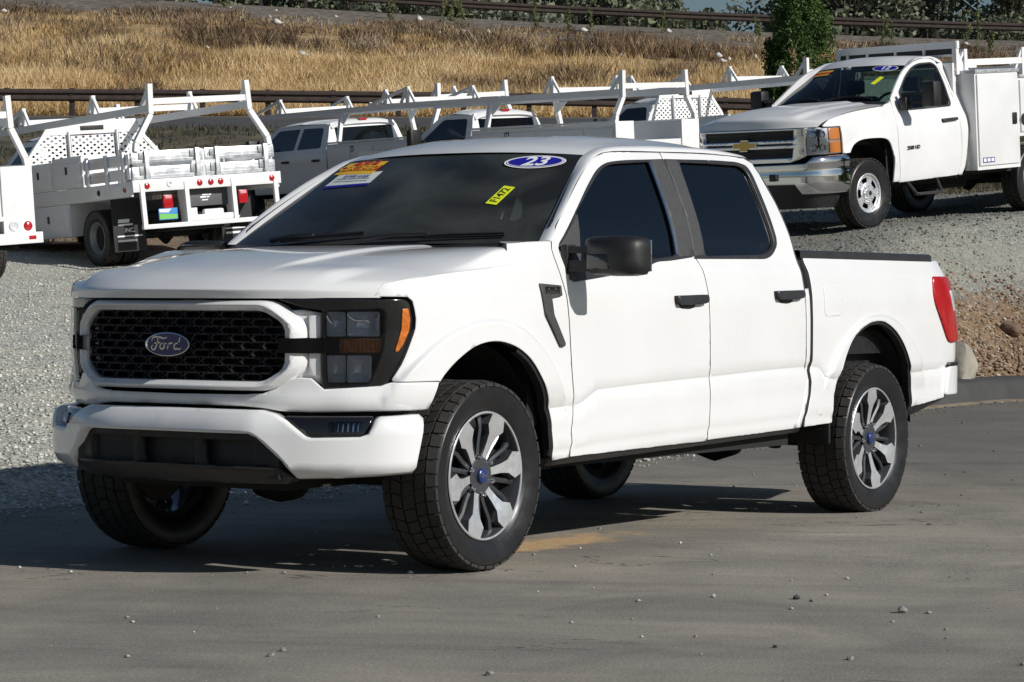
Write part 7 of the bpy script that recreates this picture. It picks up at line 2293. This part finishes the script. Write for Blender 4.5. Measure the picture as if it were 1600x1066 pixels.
# the dark cedar between yard and bank
def cedar():
    r, d = 6.55, 60.5; x, y = xy(r, d); z = ground_z(r, d)-.1; h = 8.3-z; T = thing('cedar_tree', 'dark green bushy cedar standing behind the service pickup', 'tree', (x, y, z))
    bm = bmesh.new(); tube(bm, [(0, 0, -.2), (.02, 0, h*.4), (0, 0, h*.95)], [.13, .10, .02], 8); finish('trunk', bm, BARK, T)
    rg = random.Random(3); cs = []; rs = []
    for k in range(130):
        t = rg.random()**.85; zz = h*(.06+.92*t); wr = .88*(1-max(0, (t-.62)/.38)**1.6*.75)*(.55+.45*min(1, t/.18))
        a = rg.random()*2*PI; q = wr*(.25+.75*rg.random()**.5)*.88
        cs.append((q*math.cos(a), q*math.sin(a), zz)); rs.append(.13+.17*rg.random())
    V, t = leaf_cloud(34000, cs, rs, .034, 5, 1.35); crown('crown', V, t, CEDAR, T)
cedar()
# conifer to the left of the yard: outside the picture, it shows as a reflection in the rear door glass
def conifer():
    x, y = 29.5, -8.9; T = thing('conifer', 'tall dark conifer left of the yard, seen only mirrored in the rear door glass', 'tree', (x, y, 0)); h = 11.5
    bm = bmesh.new(); tube(bm, [(0, 0, -.3), (0, 0, h*.5), (0, 0, h)], [.30, .2, .03], 8); finish('trunk', bm, BARK, T)
    rg = random.Random(8); cs = []; rs = []
    for k in range(90):
        t = rg.random()**.8; zz = h*(.10+.88*t); q = 3.4*(1-t)**.8*(.3+.7*rg.random()); a = rg.random()*2*PI
        cs.append((q*math.cos(a), q*math.sin(a), zz)); rs.append(.35+.75*(1-t))
    V, t = leaf_cloud(14000, cs, rs, .18, 6, .5); crown('crown', V, t, CEDAR, T)
conifer()
# tall green weeds on the crest and along the bank
WEED = leafy('mullein_leaves', [(0, (.10, .12, .05)), (.5, (.17, .20, .085)), (1, (.26, .28, .13))], .8, .3)
wl = [(235, 8, 110, 1.1), (348, 6, 109, .9), (608, 18, 108, .9), (692, 36, 107, 1.5), (706, 42, 106.5, 1.2), (718, 24, 107.5, 1.0), (834, 40, 107, 1.1), (888, 50, 106, .9), (921, 46, 107, 1.3), (1033, 40, 108, .9), (1180, 55, 108, .9), (1378, 64, 107, 1.3), (1388, 72, 106, 1.0), (1508, 60, 107, 1.5), (1526, 62, 107, 1.6), (1545, 74, 105, .8)]
wd = ['tall forked', 'slim', 'short leafy', 'thick upright', 'bent', 'small pointed', 'straight', 'low bushy', 'ragged', 'thin leaning', 'short pale', 'pale upright', 'squat', 'tall twin-stemmed', 'tallest leafy', 'little']
for i, (px, py, d, h) in enumerate(wl):
    r = (px-800)/4134.9*d; x, y = xy(r, d); z = ground_z(r, d)-.05
    T = thing('weed', wd[i]+' green mullein weed below the upper guard rail'+(', left half of the bank' if px < 800 else ', right half of the bank'), 'weed', (x, y, z), 'green weeds on the bank')
    rg = np.random.default_rng(60+i); cs = []; 
    for k in range(6): cs.append((rg.normal(0, .08), rg.normal(0, .08), h*(.15+.8*k/5)))
    bm = bmesh.new(); tube(bm, [(0, 0, 0), (rg.normal(0, .05), 0, h*.5), (rg.normal(0, .08), rg.normal(0, .05), h)], [.018, .014, .008], 5); finish('stem', bm, mat('weed_stem', (.16, .17, .08), .9), T)
    V, t = leaf_cloud(150, cs, [.14-.012*k for k in range(6)], .06, 80+i, 1.4); crown('leaves', V, t, WEED, T)
# boulder behind the tail of the pickup
def rock(name, label, cat, loc, sx, sy, sz, seed, m, sub=3):
    bm = bmesh.new(); bmesh.ops.create_icosphere(bm, subdivisions=sub, radius=1)
    rg = random.Random(seed); ph = [rg.uniform(0, 6) for _ in range(6)]
    cut = [(Vector((rg.gauss(0, 1), rg.gauss(0, 1), rg.gauss(0, 1))).normalized(), rg.uniform(.62, .9)) for _ in range(9)]
    for v in bm.verts:
        p = v.co.copy()
        for n_, k in cut:
            t = p.dot(n_)
            if t > k: p -= n_*(t-k)*.9
        p *= 1+.05*math.sin(5*p.x+ph[0])+.05*math.sin(6*p.y+ph[1])+.03*math.sin(9*p.z+ph[2])
        v.co = (p.x*sx, p.y*sy, p.z*sz)
    o = finish(name, bm, m, None, ang=28, loc=loc); tag(o, label, cat); return o
ROCK = mat('pale_rock', (.36, .33, .27), .9, noise=.3, nscale=5, bump=.6, bscale=22)
r, d = (1496-800)/4134.9*27.2, 27.25
rock('boulder', 'pale weathered boulder at the foot of the bank behind the tail lamp', 'boulder', (*xy(r, d), .36), .21, .24, .36, 5, ROCK)
r, d = (1583-800)/4134.9*28.6, 28.7
rock('rock', 'brown broken rock on the bank at the right edge', 'rock', (*xy(r, d), ground_z(r, d)+.05), .11, .12, .10, 6, mat('brown_rock', (.19, .12, .085), .9, noise=.3, nscale=9, bump=.5, bscale=40))
# single stones lying out on the asphalt, each where the eye finds it
def gpt(px, py):
    """ground point under a picture position of the survey, z = 0"""
    d = (py-462.3)/4134.9; d = 1.1674/d
    return xy((px-800)/4134.9*d, d)
PEB = mat('grey_pebble', (.26, .25, .235), .85, noise=.3, nscale=30, bump=.4, bscale=120); PEBD = mat('dark_pebble', (.055, .052, .05), .9, noise=.3, nscale=30)
st = [(1412, 957, .033, PEB, 'largest grey stone on the asphalt, alone at lower right'), (1246, 936, .026, PEBD, 'dark stone on the asphalt left of the largest grey one'), (1269, 940, .013, PEBD, 'small dark stone right beside the dark stone'),
      (1331, 1031, .020, PEB, 'round grey stone near the bottom edge, right'), (1214, 1012, .014, PEBD, 'flat dark stone near the bottom edge, right of middle'), (1453, 822, .026, PEBD, 'dark chunk on the asphalt right of the rear wheel'),
      (1089, 996, .012, PEB, 'pale pebble below the front wheel, right'), (766, 1057, .022, PEB, 'pale stone at the very bottom of the picture, middle'), (443, 1020, .018, PEB, 'pale stone of the small cluster at bottom left of middle'), (424, 1028, .020, PEB, 'grey stone just left of the pale cluster stone'),
      (591, 966, .013, PEB, 'small stone in front of the shadow, below the bumper'), (444, 898, .016, PEB, 'stone on the asphalt at the edge of the pickup shadow'), (386, 898, .014, PEB, 'second stone at the edge of the pickup shadow, further left'), (938, 827, .016, PEB, 'stone on the asphalt right of the orange sand'),
      (1550, 697, .020, PEB, 'pale stone on the far asphalt behind the pickup tail'), (835, 868, .014, PEB, 'stone beside the front tyre near the orange sand')]
for i, (px, py, s, m, lb) in enumerate(st):
    x, y = gpt(px, py); s *= .62; rock('stone', lb, 'stone', (x, y, s*.45), s*1.15, s, s*.78, 30+i, m, 2)
# thin survey stakes / fence posts on the bank behind the yard
for px, py, d, h in ((58, 425, 47, .9), (183, 423, 47, .9), (307, 420, 47, .9)):
    r = (px-800)/4134.9*d; x, y = xy(r, d); z = ground_z(r, d)
    bm = bmesh.new(); tube(bm, [(0, 0, -.1), (0, 0, h)], .022, 6)
    o = finish('fence_post', bm, mat('galvanised_post', (.30, .31, .31), .5, metal=.5), None, loc=(x, y, z)); tag(o, 'thin grey fence post seen under the work trucks, '+{58: 'leftmost', 183: 'middle', 307: 'rightmost'}[px], 'fence post', 'fence posts behind the yard')
